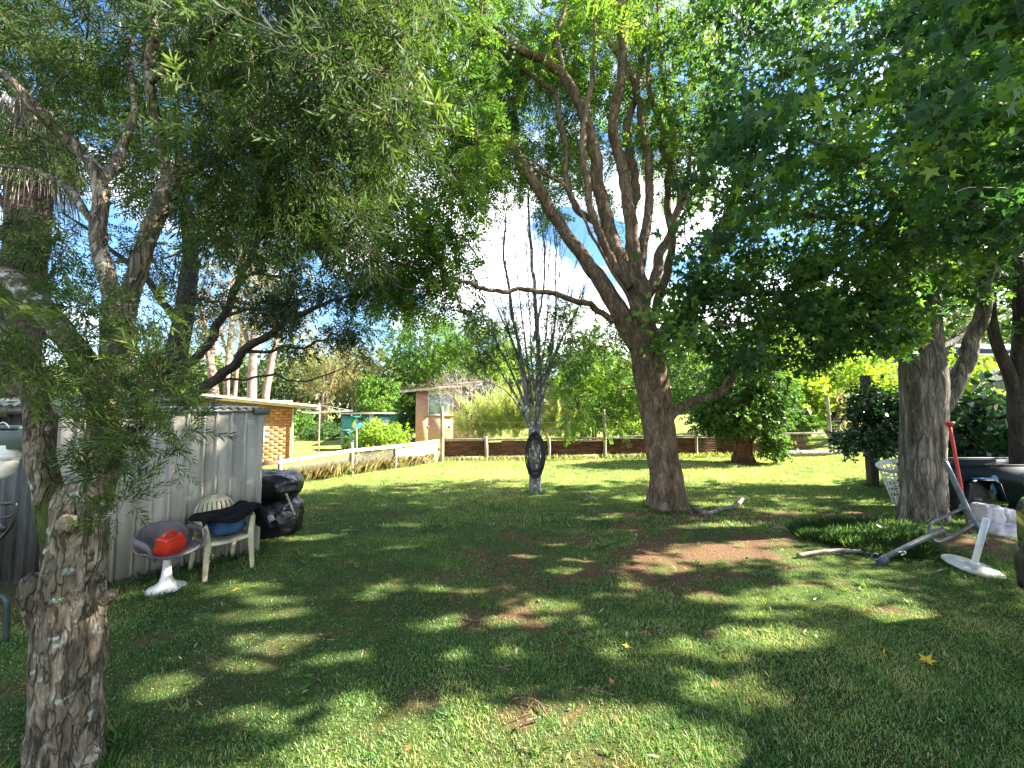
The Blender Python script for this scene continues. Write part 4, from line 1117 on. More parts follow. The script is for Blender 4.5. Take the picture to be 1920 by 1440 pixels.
class Tree:
    def __init__(self, name, label, cat, base, bark, group=None, seed=0):
        self.o = thing(name, label, cat, base, group)
        self.base = np.asarray(base, float)
        self.bark = bark
        self.skel = []
        self.rng = np.random.default_rng(seed)
        self.tw = MB()
        self.cl = []
        self.seed = seed
        self.wob = 0.0
    def limb(self, pts, rad, name='branch', sides=12, seg=6, amp=.12, freq=3.5, ridge=.0, flare=0, flare_h=.3, keep=True, stretch=.35):
        pts = np.array(pts, float)
        o = mk(name, *tube(pts, rad, sides, seg, amp=amp, freq=freq, seed=self.seed + len(self.skel), ridge=ridge, flare=flare, flare_h=flare_h, stretch=stretch, wob=0.0 if name == 'trunk' else self.wob), self.bark, self.o, smooth_=True)
        if keep:
            p = catmull(pts, 5)
            self.skel.append(p[len(p) // 4:])
        return o
    def plimb(self, pp, rad, **k):
        return self.limb([P(*q) for q in pp], rad, **k)
    def zone(self, x0, y0, x1, y1, d0, d1, n, rad, cut=(), lit=0.0):
        r = self.rng
        px, py = r.uniform(x0, x1, n), r.uniform(y0, y1, n)
        dd = r.uniform(d0, d1, n)
        for a, b, c in zip(px, py, dd):
            if any(((a - cx) / rx) ** 2 + ((b - cy) / ry) ** 2 < 1 for cx, cy, rx, ry in cut): continue
            p = P(a, b, c)
            if lit and litmask(p, lit)[0]: continue
            self.cl.append((p, rad * r.uniform(.7, 1.3)))
    def ball(self, c, rr, n, rad, lit=0.0, shell=.35, zmin=None, big=1.0):
        r = self.rng
        d = unit(r.normal(size=(n, 3))) * (r.uniform(shell, 1, n) ** (1 / 2.2))[:, None]
        for q in d:
            p = np.asarray(c) + q * np.asarray(rr)
            if zmin is not None and p[2] < zmin: continue
            if lit and litmask(p, lit)[0]: continue
            self.cl.append((p, rad * r.uniform(.7, 1.3), big))
    def shade(self, x0, x1, y0, y1, z0, z1, n, rad, lit=.1):
        """clumps added so that their shadow falls inside the given patch of lawn"""
        r = self.rng
        for _ in range(n):
            z = r.uniform(z0, z1)
            p = np.array([r.uniform(x0, x1) + S2[0] * z, r.uniform(y0, y1) + S2[1] * z, z])
            if litmask(p, lit)[0]: continue
            self.cl.append((p, rad * r.uniform(.7, 1.3), 1.4))
    def twigs(self, r0=.012, r1=.003, sag=.05, bark=None, maxlen=9, sides=5):
        """thin wood from the nearest limb out to every leaf clump"""
        S = np.concatenate(self.skel)
        C = np.array([c[0] for c in self.cl])
        D = np.array([np.min(((S - c) ** 2).sum(1)) for c in C])
        for i in np.argsort(D):
            c = C[i]
            w = ((S - c) ** 2).sum(1) + .6 * np.maximum(0, S[:, 2] - c[2]) ** 2
            j = np.argmin(w)
            a = S[j]; L = np.linalg.norm(c - a)
            if L < .03 or L > maxlen: continue
            mid = (a + c) / 2 + self.rng.normal(size=3) * L * .09 + np.array([0, 0, sag * L])
            q = lerp(a, c, .78) + self.rng.normal(size=3) * L * .05 + np.array([0, 0, sag * L * .7])
            ra = min(.045, r0 * (0.6 + .5 * L))
            self.tw.add(tube([a, mid, q, c], [ra, ra * .7, ra * .45, r1], sides, 3, cap=False))
            p = catmull([a, mid, q, c], 3)[3:]
            S = np.vstack([S, p])
        if self.tw.n:
            self.tw.build('twigs', bark or self.bark, self.o, smooth_=True)['kind'] = 'stuff'
    def leaves(self, tpls, lm, per, scale=1.0, down=.3, out=.6, flat=None, name='crown', tint=(.1, .75), lit=None, spread=.55, cut=None):
        r = self.rng
        pos, dr, tn, bg = [], [], [], []
        for c, rad, *w in self.cl:
            w = w[0] if w else 1.0
            n = max(3, int(per * r.uniform(.7, 1.3) / w ** 1.8)); bg.append(np.full(n, w))
            v = r.normal(size=(n, 3)) * rad * spread
            p = c + v * np.array([1, 1, .75])
            base = r.uniform(*tint)
            pos.append(p); dr.append(out * unit(v) + .75 * r.normal(size=(n, 3)) * .6 + np.array([0, 0, -down])); tn.append(np.clip(base + r.normal(0, .13, n), 0, 1))
        pos, dr, tn, bg = np.concatenate(pos), np.concatenate(dr), np.concatenate(tn), np.concatenate(bg)
        if lit is not None:
            k = ~litmask(pos, lit); pos, dr, tn, bg = pos[k], dr[k], tn[k], bg[k]
        V, F_, T = scatter(tpls, pos, dr, bg * scale * r.uniform(.7, 1.25, len(pos)), r, tn, up=flat)
        o = mk(name, V, F_, lm, self.o, tint=T); o['kind'] = 'stuff'; return o

TP = {}
TP['bottle'] = [spray(18, .20, .080, .0092, 50, .0018, .3, .5, s) for s in range(5)]
TP['shoot'] = [spray(22, .17, .062, .0066, 48, .0018, .1, .5, s) for s in range(5)]
TP['jac'] = [frond(7, .34, .095, .032, s, .28) for s in range(4)]
TP['star'] = [star_leaf(.15, s) for s in range(5)]
TP['small'] = [spray(9, .16, .055, .019, 55, .0022, .2, .45, s) for s in range(4)]
TP['bush'] = [spray(8, .22, .11, .055, 60, .003, .2, .45, s) for s in range(4)]
TP['broad'] = [spray(6, .25, .20, .105, 65, .004, .2, .45, s, curl=.25) for s in range(4)]
TP['far'] = [spray(8, .42, .20, .10, 60, .004, .2, .45, s) for s in range(4)]
TP['gum'] = [spray(8, .40, .17, .035, 55, .004, .4, .4, s, curl=.35) for s in range(4)]

# --- bottlebrush with forked furrowed trunk, near left
bb = P(112, 1428, 1.90); bb[2] = 0
tb = Tree('bottlebrush_tree', 'leaning bottlebrush tree with furrowed forked trunk nearest the camera', 'tree', bb, M['bark_bottle'], seed=1)
D0 = 1.90
tb.wob = .035
tb.limb([P(122, 1440, D0) * [1, 1, 0] + [0, 0, -.05], P(122, 1390, D0), P(135, 1280, D0), P(142, 1150, D0), P(140, 1060, D0), P(142, 1000, D0), P(140, 950, D0), P(138, 905, D0)], [.125, .118, .108, .106, .110, .106, .088, .045], name='trunk', sides=72, seg=30, amp=.26, freq=8.0, ridge=.5, flare=.25, flare_h=.10, stretch=.5)
mk('trunk_buttress', *tube([P(75, 1425, D0 - .02) * [1, 1, 0] + [0, 0, -.03], P(84, 1300, D0 - .03), P(80, 1180, D0 - .05), P(68, 1105, D0 - .07)], [.055, .052, .050, .052], 36, 18, amp=.28, freq=7, ridge=.5, seed=8), M['bark_bottle'], tb.o, smooth_=True)
mk('sawn_knob', *blob(P(68, 1100, D0 - .08), (.056, .05, .062), 26, 18, .28, 2.4, 5, .8), M['bark_bottle'], tb.o, smooth_=True)
mk('sawn_knob', *blob(P(125, 985, D0 - .11), (.034, .03, .05), 24, 16, .25, 2.4, 9, .85), M['bark_bottle'], tb.o, smooth_=True)
mk('sawn_knob', *blob(P(200, 1120, D0 - .02), (.026, .04, .04), 20, 12, .5, 3.0, 12), M['bark_bottle'], tb.o, smooth_=True)
tb.plimb([(122, 1090, D0), (98, 960, D0), (78, 830, D0 + .02), (62, 735, D0 + .05), (30, 650, D0 + .1), (-30, 560, D0 + .2), (-120, 440, D0 + .3)], [.062, .056, .052, .05, .048, .042, .035], sides=30, seg=10, amp=.2, freq=7, ridge=.35)
tb.plimb([(160, 1090, D0), (174, 960, D0), (184, 850, D0), (186, 770, D0 + .02), (158, 690, D0 + .05), (110, 610, D0 + .1), (40, 530, D0 + .2), (-40, 470, D0 + .3)], [.07, .065, .06, .06, .057, .054, .05, .045], sides=30, seg=10, amp=.2, freq=7, ridge=.35)
tb.plimb([(186, 790, D0 + .02), (215, 690, D0 + .1), (232, 600, D0 + .16), (257, 510, D0 + .2), (292, 413, D0 + .25), (320, 340, D0 + .3), (372, 312, D0 + .35), (437, 268, D0 + .4), (486, 215, D0 + .45), (525, 130, D0 + .5), (540, 20, D0 + .5), (560, -120, D0 + .4)], [.05, .05, .047, .044, .042, .040, .036, .036, .033, .03, .026, .02], sides=20, seg=8, amp=.15, freq=8, ridge=.2)
tb.plimb([(205, 700, D0 + .1), (204, 559, D0 + .25), (194, 437, D0 + .3), (190, 340, D0 + .3), (160, 292, D0 + .3), (97, 233, D0 + .2), (20, 150, D0 + .1), (-60, 100, D0)], [.045, .043, .04, .036, .032, .028, .022, .012], sides=16, seg=8, amp=.15, freq=8, ridge=.2)
tb.plimb([(318, 342, D0 + .3), (305, 290, D0 + .25), (294, 240, D0 + .2), (287, 146, D0 + .1), (291, 60, D0), (280, -60, D0 - .1)], [.034, .03, .026, .022, .018, .01], sides=12, seg=8)
tb.plimb([(287, 150, D0 + .1), (330, 120, D0), (380, 90, D0 - .1), (450, 20, D0 - .2)], [.018, .016, .014, .008], sides=8)
tb.plimb([(437, 268, D0 + .4), (520, 262, D0 + .3), (600, 240, D0 + .2), (690, 180, D0), (760, 60, D0 - .1)], [.026, .022, .018, .014, .008], sides=8)
tb.plimb([(190, 340, D0 + .3), (220, 300, D0 + .5), (245, 200, D0 + .7), (240, 80, D0 + .9)], [.03, .026, .022, .012], sides=8)
tb.plimb([(194, 437, D0 + .3), (130, 360, D0 + .4), (70, 320, D0 + .5), (-20, 310, D0 + .5)], [.022, .018, .014, .008], sides=8)
tb.zone(-60, -140, 380, 160, 2.2, 3.4, 62, .16, cut=[(110, 90, 40, 40)])
tb.zone(380, -140, 790, 200, 1.7, 3.0, 66, .17, cut=[(700, 270, 80, 60)])
tb.zone(-40, 150, 380, 380, 2.5, 3.5, 34, .16, cut=[(150, 390, 80, 70), (200, 190, 40, 40), (60, 300, 40, 40)])
tb.zone(380, 180, 700, 380, 1.9, 3.2, 40, .16)
tb.zone(380, 20, 780, 330, 1.55, 2.3, 46, .13)
tb.zone(350, 330, 700, 470, 1.9, 2.6, 22, .12)
tb.zone(-40, 380, 140, 560, 2.2, 3.4, 12, .12)
tb.twigs(.008, .002, .12, sides=4)
tb.leaves(TP['bottle'], M['lf_bottle'], 16, 1.0, down=.75, out=.35, tint=(.05, .72), lit=.06)
tb.cl = []
tb.zone(60, 560, 330, 800, 1.62, 1.85, 17, .075)
tb.zone(120, 520, 200, 620, 1.6, 1.8, 5, .07)
tb.zone(230, 690, 350, 860, 1.62, 1.9, 11, .07)
tb.zone(150, 780, 260, 960, 1.6, 1.72, 11, .06)
tb.zone(0, 640, 90, 760, 1.6, 1.8, 7, .07)
tb.tw = MB()
tb.twigs(.006, .0018, .05, sides=4)
tb.leaves(TP['shoot'], M['lf_bottle'], 10, .85, down=-.2, out=.7, name='trunk_shoots', tint=(.2, .75))

# --- small-leaved dark tree behind the shed
dt0 = np.array([P(315, 760, 6.5)[0], 6.5, 0])
td = Tree('spreading_dark_tree', 'dark tree with long low branches spreading out from behind the shed', 'tree', dt0, M['bark_dark'], seed=2)
td.wob = .10
td.limb([dt0 + [0, 0, -.1], dt0 + [.02, 0, .9], P(312, 745, 6.5), P(324, 699, 6.5), P(341, 616, 6.5), P(352, 533, 6.6), P(357, 470, 6.7), P(340, 340, 6.9), P(330, 200, 7)], [.2, .18, .17, .16, .14, .13, .11, .08, .05], name='trunk', sides=18)
b0 = dt0 + [.12, 0, 1.4]
td.limb([b0] + [P(*q) for q in [(343, 752, 6.4), (393, 719, 6.3), (432, 688, 6.2), (454, 663, 6.1), (479, 638, 6.0), (510, 622, 5.95), (552, 597, 5.9), (607, 572, 5.8), (649, 558, 5.7), (700, 532, 5.6)]], [.09, .085, .08, .072, .066, .058, .05, .04, .03, .022, .010], sides=10)
td.plimb([(330, 690, 6.5), (365, 675, 6.5), (393, 636, 6.5), (416, 591, 6.5), (438, 536, 6.5), (460, 494, 6.5), (479, 461, 6.5), (504, 436, 6.5), (560, 400, 6.4)], [.07, .07, .066, .06, .056, .05, .042, .032, .015], sides=10)
td.plimb([(416, 594, 6.5), (449, 584, 6.4), (504, 580, 6.3), (540, 573, 6.2), (600, 540, 6.1)], [.03, .026, .022, .016, .008], sides=8)
td.plimb([(460, 660, 6.1), (524, 654, 6.0), (579, 647, 5.9), (607, 638, 5.8), (660, 640, 5.7)], [.03, .022, .018, .013, .006], sides=8)
td.plimb([(405, 712, 6.3), (454, 711, 6.2), (504, 702, 6.1), (552, 716, 6.0), (616, 699, 5.9), (685, 668, 5.8)], [.024, .02, .018, .014, .01, .004], sides=8)
td.plimb([(438, 536, 6.5), (470, 515, 6.7), (520, 517, 6.9), (580, 500, 7.0)], [.028, .024, .018, .008], sides=8)
td.plimb([(341, 616, 6.5), (300, 560, 6.4), (230, 480, 6.2), (120, 400, 6)], [.08, .06, .04, .015], sides=8)
td.plimb([(357, 470, 6.7), (430, 380, 6.6), (500, 250, 6.6), (560, 100, 6.6)], [.07, .05, .035, .015], sides=8)
td.zone(400, 350, 720, 560, 5.3, 6.8, 62, .22, cut=[(590, 500, 26, 20), (500, 445, 22, 22)], lit=.0)
td.zone(470, 540, 700, 660, 5.5, 6.4, 30, .18)
td.zone(40, 330, 400, 620, 5.6, 7.5, 58, .25, cut=[(125, 410, 80, 60), (180, 340, 30, 40)])
td.zone(140, -60, 720, 350, 5.5, 7.8, 135, .28, cut=[(190, 330, 40, 50), (400, 300, 25, 30), (150, 150, 30, 30)])
td.zone(-40, 20, 200, 330, 5.6, 7.0, 34, .25)
td.zone(240, 600, 340, 720, 6, 7, 12, .18)
td.twigs(.012, .003, .03, sides=4)
td.leaves(TP['small'], M['lf_dark'], 34, 1.22, down=.35, out=.5, tint=(.1, .7))

# --- palm at the left edge
pb_ = np.array([-7.0, 5.45, 0])
tp = Tree('fan_palm', 'tall palm trunk with a skirt of dead fronds at the left edge', 'palm', pb_, M['bark_palm'], seed=3)
mk('trunk', *tube([pb_ + [0, 0, z] for z in (-.1, .6, 1.5, 2.5, 3.6, 4.9, 6.1)], [.27, .235, .22, .215, .215, .23, .2], 20, 10, amp=.10, freq=5, stretch=4, seed=2), M['bark_palm'], tp.o, smooth_=True)
for k in range(30):
    t = k * 2.4; z = 2.4 + .105 * k
    mk('frond_stub', *tube([pb_ + [math.cos(t) * .18, math.sin(t) * .18, z], pb_ + [math.cos(t) * .255, math.sin(t) * .255, z + .10], pb_ + [math.cos(t) * .30, math.sin(t) * .30, z + .24]], [.075, .05, .02], 6, 3, aspect=.35), M['bark_palm'], tp.o, smooth_=True)
r_ = np.random.default_rng(4)
n = 900
t = r_.uniform(0, 2 * math.pi, n); zz = r_.uniform(5.5, 6.0, n)
pos = np.c_[pb_[0] + np.cos(t) * r_.uniform(.22, .42, n), pb_[1] + np.sin(t) * r_.uniform(.22, .42, n), zz + r_.uniform(-.4, .3, n)]
dr = np.c_[np.cos(t) * .18, np.sin(t) * .18, -np.ones(n)] + r_.normal(0, .07, (n, 3))
blade = (np.array([[-.008, 0, 0], [.008, 0, 0], [.003, 1, 0], [-.003, 1, 0]]), np.array([[0, 1, 2, 3]]), np.zeros(4, int))
V, F_, T = scatter([blade], pos, dr, r_.uniform(.5, 1.05, n), r_)
mk('dead_frond_skirt', V, F_, M['lf_skirt'], tp.o, tint=T)['kind'] = 'stuff'
for k in range(18):
    t = k * 2.4; el = r_.uniform(-.3, .9)
    d0 = np.array([math.cos(t) * math.cos(el), math.sin(t) * math.cos(el), math.sin(el)])
    hub_ = pb_ + [0, 0, 6.2] + d0 * 1.0
    mb = MB(); mb.add(tube([pb_ + [0, 0, 6.1], hub_], [.02, .012], 5, 2))
    m2 = 26; aa = np.linspace(-1.3, 1.3, m2)
    sd_ = unit(np.cross(d0, [0, 0, 1.0])); 
    dirs = np.cos(aa)[:, None] * d0 + np.sin(aa)[:, None] * sd_ + np.array([0, 0, -.12])
    bl = (np.array([[-.02, 0, 0], [.02, 0, 0], [.004, 1, -.1], [-.004, 1, -.1]]), np.array([[0, 1, 2, 3]]), np.zeros(4, int))
    V, F_, T = scatter([bl], np.repeat(hub_[None], m2, 0), dirs, np.full(m2, .85), r_)
    mb.add((V, F_)); mb.build('frond', M['lf_mid'], tp.o, tint=np.r_[np.full(mb.n - len(T), .2), T])

# --- slim pale-barked tree carrying the hose
hb = G(1003, 925)
th_ = Tree('slim_vase_tree', 'slim pale-barked tree with bare upright branches and a coiled hose on it', 'tree', hb, M['bark_pale'], seed=5)
dh = hb[1]
th_.limb([hb + [0, 0, -.08], hb + [.0, 0, .1], P(1003, 860, dh), P(1002, 815, dh), P(1001, 800, dh)], [.135, .115, .108, .115, .10], name='trunk', sides=22, seg=8, amp=.12, freq=7, flare=.2, flare_h=.08)
th_.wob = .06
stems = [([(998, 812, dh), (990, 780, dh - .05), (985, 730, dh - .1), (972, 650, dh - .2), (955, 560, dh - .3), (945, 470, dh - .35), (950, 390, dh - .4)], .062),
         ([(1006, 812, dh), (1010, 770, dh + .03), (1012, 700, dh + .05), (1005, 600, dh + .1), (998, 500, dh + .15), (992, 420, dh + .15), (990, 340, dh + .15)], .075),
         ([(1004, 790, dh), (1018, 740, dh + .1), (1030, 680, dh + .2), (1040, 600, dh + .3), (1042, 500, dh + .4), (1038, 420, dh + .4)], .042),
         ([(1010, 760, dh), (1026, 710, dh - .1), (1045, 650, dh - .2), (1078, 590, dh - .3), (1100, 530, dh - .4)], .036),
         ([(990, 790, dh), (965, 740, dh + .1), (935, 690, dh + .2), (905, 655, dh + .3), (880, 615, dh + .4), (858, 560, dh + .4)], .03),
         ([(988, 770, dh), (960, 700, dh - .1), (930, 640, dh - .2), (900, 580, dh - .3), (880, 530, dh - .4)], .03),
         ([(985, 740, dh - .1), (975, 680, dh + .1), (950, 620, dh + .3), (925, 560, dh + .4), (905, 480, dh + .4)], .028),
         ([(1000, 640, dh + .1), (1015, 560, dh), (1020, 480, dh), (1015, 400, dh)], .03),
         ([(984, 780, dh), (950, 735, dh - .2), (905, 712, dh - .3), (880, 690, dh - .3)], .016)]
r_ = np.random.default_rng(8)
for k in range(8):
    fx = -1 + 2 * (k + .5) / 8
    x1 = 1000 + fx * 95 + r_.uniform(-8, 8); q = r_.uniform(-.45, .45); yt = r_.uniform(390, 520)
    stems.append(([(1002 + fx * 10, 770 - r_.uniform(0, 60), dh), (1002 + fx * 34, 680, dh + q * .4), (1001 + fx * 64, 590, dh + q * .8), (x1, yt, dh + q)], r_.uniform(.018, .028)))
for pp, r0 in stems:
    k = len(pp)
    th_.plimb(pp, list(np.linspace(r0, r0 * .18, k)), sides=10, seg=6, amp=.08, freq=8)
fine = MB()
for s in list(th_.skel):
    for q in range(4, len(s) - 1):
        for _ in range(2):
            a = s[q]; tdir = unit((s[q] - s[q - 1])[None])[0]
            dv = unit((tdir * .9 + r_.normal(0, .30, 3) + [0, 0, .4])[None])[0]
            L = r_.uniform(.35, .95)
            m1 = a + dv * L * .5 + r_.normal(0, .05, 3)
            e = a + dv * L + np.array([0, 0, .1 * L])
            fine.add(tube([a, m1, e], [.0055, .004, .0018], 4, 3, cap=False))
            if r_.uniform() < .6:
                dv2 = unit((dv + r_.normal(0, .4, 3))[None])[0]
                fine.add(tube([m1, m1 + dv2 * L * .45], [.004, .0015], 4, 2, cap=False))
fine.build('bare_twigs', M['bark_pale'], th_.o, smooth_=True)['kind'] = 'stuff'
th_.zone(880, 570, 1085, 690, dh - .5, dh + .5, 56, .15, cut=[(1000, 600, 14, 60)])
th_.zone(880, 600, 970, 680, dh - .4, dh + .5, 16, .13)
th_.zone(1020, 570, 1110, 650, dh - .4, dh + .4, 12, .13)
th_.twigs(.006, .002, .05, sides=4, bark=M['bark_dark'])
th_.leaves(TP['small'], M['lf_mid'], 22, .95, down=.1, out=.5, tint=(.1, .6))

# --- big jacaranda in the middle
jb = G(1250, 950); dj = jb[1]
tj = Tree('jacaranda_tree', 'big spreading feathery-leaved tree with many brown limbs in mid lawn', 'tree', jb, M['bark_brown'], seed=6)
tj.wob = .11
J = lambda px, py, k=0.0: P(px, py, dj + k)
tj.limb([jb + [.02, 0, -.12], jb + [.0, 0, .06], J(1248, 900), J(1240, 850), J(1234, 800), J(1225, 740), J(1214, 680), J(1207, 625), J(1200, 580)], [.38, .33, .272, .25, .25, .26, .262, .245, .14], name='trunk', sides=48, seg=14, amp=.16, freq=2.6, ridge=.16, flare=.35, flare_h=.13)
tj.limb([J(1205, 660), J(1170, 595), J(1135, 545, -.05), J(1089, 482, -.1), J(1042, 412, -.2), J(1010, 358, -.3), (J(985, 318, -.4)), J(962, 280, -.5), J(894, 256, -.7), J(821, 243, -.9), J(720, 228, -1.1), J(620, 190, -1.2)], [0.185, 0.168, 0.143, 0.113, 0.101, 0.0924, 0.084, 0.0739, 0.063, 0.057, 0.0414, 0.0184], sides=18, seg=7)
tj.limb([J(1212, 640), J(1196, 560, .05), J(1170, 500, .05), J(1150, 450, .1), J(1135, 400, .1), J(1122, 335, .1), J(1111, 265, .05), J(1088, 192), J(1055, 141, -.1), J(1020, 110, -.2), J(965, 88, -.3), J(905, 62, -.5), J(846, 53, -.7), J(770, 75, -.9)], [0.176, 0.16, 0.139, 0.126, 0.122, 0.113, 0.105, 0.0966, 0.0882, 0.0798, 0.0672, 0.0598, 0.046, 0.023], sides=18, seg=7)
tj.limb([J(1216, 640, .1), J(1205, 560, .2), J(1192, 470, .2), J(1176, 370, .2), J(1162, 300, .2), J(1150, 235, .15), J(1158, 190, .1), J(1167, 110, .1), J(1167, 0, .1), J(1165, -150, .1)], [0.168, 0.143, 0.122, 0.109, 0.101, 0.0966, 0.0924, 0.0882, 0.0756, 0.0552], sides=16, seg=7)
tj.limb([J(1200, 500, .3), J(1214, 400, .45), J(1216, 316, .5), J(1203, 215, .6), J(1186, 150, .7), J(1150, 40, .8)], [0.101, 0.084, 0.0739, 0.0672, 0.0598, 0.0322], sides=14, seg=7)
tj.limb([J(1228, 650, .2), J(1258, 610, .35), J(1302, 556, .5), J(1330, 480, .7), J(1352, 423, .8), J(1381, 370, .9), J(1402, 320, 1.0), J(1430, 200, 1.1)], [0.151, 0.139, 0.122, 0.101, 0.0924, 0.0798, 0.0672, 0.0368], sides=14, seg=7)
tj.limb([J(1210, 560, .3), J(1232, 500, .4), J(1250, 447, .5), J(1276, 389, .6), J(1264, 320, .7), J(1245, 272, .75), J(1236, 219, .8), J(1214, 155, .8), J(1215, 60, .9)], [0.109, 0.0966, 0.0882, 0.0756, 0.0672, 0.063, 0.0588, 0.0552, 0.0322], sides=14, seg=7)
tj.limb([J(1200, 590, .25), J(1186, 500, .35), J(1182, 420, .45), J(1190, 330, .55), J(1178, 250, .7), J(1196, 160, .8), J(1200, 40, .9), J(1190, -100, .9)], [0.109, 0.0966, 0.0882, 0.0798, 0.0756, 0.063, 0.0552, 0.0276], sides=12, seg=7)
tj.limb([J(1180, 540, -.1), J(1140, 470, -.2), J(1112, 400, -.3), J(1100, 330, -.35), J(1092, 260, -.3), J(1110, 150, -.2), J(1118, 40, -.2), J(1110, -60, -.2)], [0.084, 0.0714, 0.063, 0.0607, 0.0552, 0.046, 0.0368, 0.0184], sides=12, seg=7)
tj.limb([J(1225, 600, .45), J(1246, 520, .7), J(1262, 440, .9), J(1250, 350, 1.1), J(1262, 260, 1.2), J(1240, 120, 1.3), J(1230, 0, 1.3)], [0.0924, 0.084, 0.0756, 0.0672, 0.0588, 0.046, 0.0276], sides=12, seg=7)
tj.limb([J(1276, 392, .6), J(1292, 340, .65), J(1290, 280, .6)], [0.046, 0.0368, 0.0184], sides=10)
tj.limb([J(1150, 603, -.15), J(1132, 588, -.2), J(1098, 569, -.3), J(1016, 549, -.5), J(943, 544, -.7), J(909, 544, -.8), J(855, 520, -.9), J(831, 501, -1.0), J(797, 486, -1.1), J(745, 492, -1.2), J(700, 480, -1.3)], [0.063, 0.0598, 0.0506, 0.0414, 0.035, 0.0313, 0.0258, 0.0221, 0.0184, 0.0129, 0.00552], sides=10, seg=6)
tj.limb([J(855, 522, -.9), J(817, 540, -1.0), J(750, 533, -1.1), J(690, 510, -1.2)], [0.0202, 0.0156, 0.011, 0.0046], sides=8)
tj.limb([J(1200, 610, -.3), J(1160, 530, -.35), J(1118, 457, -.35), J(1084, 390, -.35), J(1060, 360, -.4), J(992, 300, -.5), J(904, 282, -.6), J(800, 250, -.8)], [0.0322, 0.0294, 0.0258, 0.0239, 0.0221, 0.0184, 0.0138, 0.00552], sides=8, seg=6)
tj.limb([J(1140, 432, .1), J(1112, 412, .05), J(1078, 385, 0), J(1064, 345), J(1056, 243, .1), J(1040, 185, .1), (J(1035, 168, .1)), J(991, 141, 0), J(953, 107, -.1), J(914, 73, -.2), J(860, -30, -.3)], [0.0588, 0.0589, 0.0552, 0.0515, 0.0506, 0.0497, 0.0478, 0.0442, 0.0386, 0.0313, 0.0138], sides=12, seg=6)
tj.limb([J(1250, 790), J(1262, 778, -.02), J(1300, 755, -.1), J(1345, 738, -.2), J(1375, 700, -.3), J(1395, 650, -.3), J(1440, 600, -.4), J(1500, 560, -.5)], [0.084, 0.0798, 0.0714, 0.0672, 0.0605, 0.0552, 0.0414, 0.0184], sides=14, seg=7)
tj.limb([J(1065, 345, .0), J(960, 300, .4), J(880, 280, .6), J(800, 275, .8)], [0.0276, 0.023, 0.0166, 0.00736], sides=8)
tj.limb([J(985, 318, -.4), J(870, 310, -.6), J(850, 355, -.7), J(800, 380, -.8)], [0.0276, 0.0276, 0.0221, 0.0092], sides=8)
tj.limb([J(1167, 110, .1), J(1120, 60, .4), J(1060, 50, .7), J(1000, 10, 1.0)], [0.046, 0.0414, 0.0322, 0.0138], sides=8)
tj.limb([J(1055, 141, -.1), J(1050, 60, -.1), J(1062, -20, -.1), J(1060, -120, 0)], [0.046, 0.0414, 0.0368, 0.0276], sides=8)
tj.limb([J(943, 63, -.3), J(900, 20, -.4), J(860, -40, -.5)], [0.0368, 0.0276, 0.0138], sides=8)
GAPS = [(1120, 215, 26, 60), (985, 235, 34, 55), (930, 440, 70, 120), (1300, 130, 40, 40), (1010, 420, 90, 70), (1060, 300, 30, 50), (880, 590, 60, 60), (1240, 330, 14, 60)]
tj.zone(690, 430, 880, 560, dj - 1.5, dj + .3, 26, .24, cut=GAPS)
tj.zone(680, 240, 930, 450, dj - 1.6, dj + 1, 60, .28, cut=GAPS)
tj.zone(680, -60, 920, 250, dj - 1.6, dj + 1.6, 75, .32, cut=GAPS)
tj.zone(900, -60, 1000, 250, dj - .2, dj + 2.2, 26, .32, cut=GAPS)
tj.zone(980, -60, 1350, 150, dj + .2, dj + 2.6, 62, .32, cut=GAPS)
tj.zone(900, 120, 1110, 340, dj + .2, dj + 2.2, 48, .27, cut=GAPS[:2])
tj.zone(1000, 100, 1250, 300, dj + .8, dj + 2.8, 40, .28, cut=GAPS[:1])
tj.zone(860, 260, 1070, 400, dj + .2, dj + 1.8, 34, .22, cut=[(960, 380, 40, 30)])
tj.zone(720, 420, 900, 600, dj - 1.2, dj + .4, 18, .2)
tj.zone(1180, 110, 1350, 340, dj + .3, dj + 2.5, 44, .3, cut=GAPS)
tj.zone(1060, 590, 1190, 790, dj + .8, dj + 2.4, 30, .26, lit=.0)
tj.zone(1090, 330, 1330, 560, dj + 1, dj + 2.5, 14, .26, cut=GAPS)
tj.zone(640, 520, 760, 620, dj - 1, dj + .5, 10, .2)
tj.ball((1.6, 6.6, 9.7), (5.2, 4.2, 2.0), 120, .5, big=1.5)
tj.twigs(.011, .0025, .05, sides=4)
tj.leaves(TP['jac'], M['lf_jac'], 19, 1.0, down=.15, out=.5, flat=(0, 0, 1), tint=(.15, .9), lit=.10)

# --- liquidambar on the right
ab = G(1733, 988); da = ab[1]
ta = Tree('liquidambar_tree', 'stout grey-trunked tree with star-shaped leaves filling the upper right', 'tree', ab, M['bark_grey'], seed=7)
ta.wob = .08
A = lambda px, py, k=0.0: P(px, py, da + k)
ta.limb([ab + [0, 0, -.12], ab + [0, 0, .06], A(1730, 930), A(1730, 850), A(1733, 780), A(1733, 720), A(1726, 650), A(1722, 560, .05), A(1724, 440, .1), A(1728, 320, .2), A(1715, 180, .3), A(1700, 30, .4), A(1700, -150, .4)], [.31, .275, .238, .23, .24, .258, .24, .22, .19, .155, .12, .085, .04], name='trunk', sides=56, seg=14, amp=.12, freq=3.2, ridge=.22, flare=.28, flare_h=.12)
ta.limb([A(1755, 790), A(1785, 735), A(1808, 685), A(1830, 630, -.05), A(1845, 570, -.1), A(1853, 500, -.15), A(1865, 380, -.2), A(1900, 200, -.2)], [.10, .105, .098, .09, .082, .074, .06, .03], sides=20, seg=8, amp=.1, ridge=.12)
ta.limb([A(1760, 665), A(1790, 640, .1), A(1822, 618, .25), A(1850, 570, .4), A(1880, 480, .5)], [.05, .05, .046, .04, .02], sides=10, seg=6)
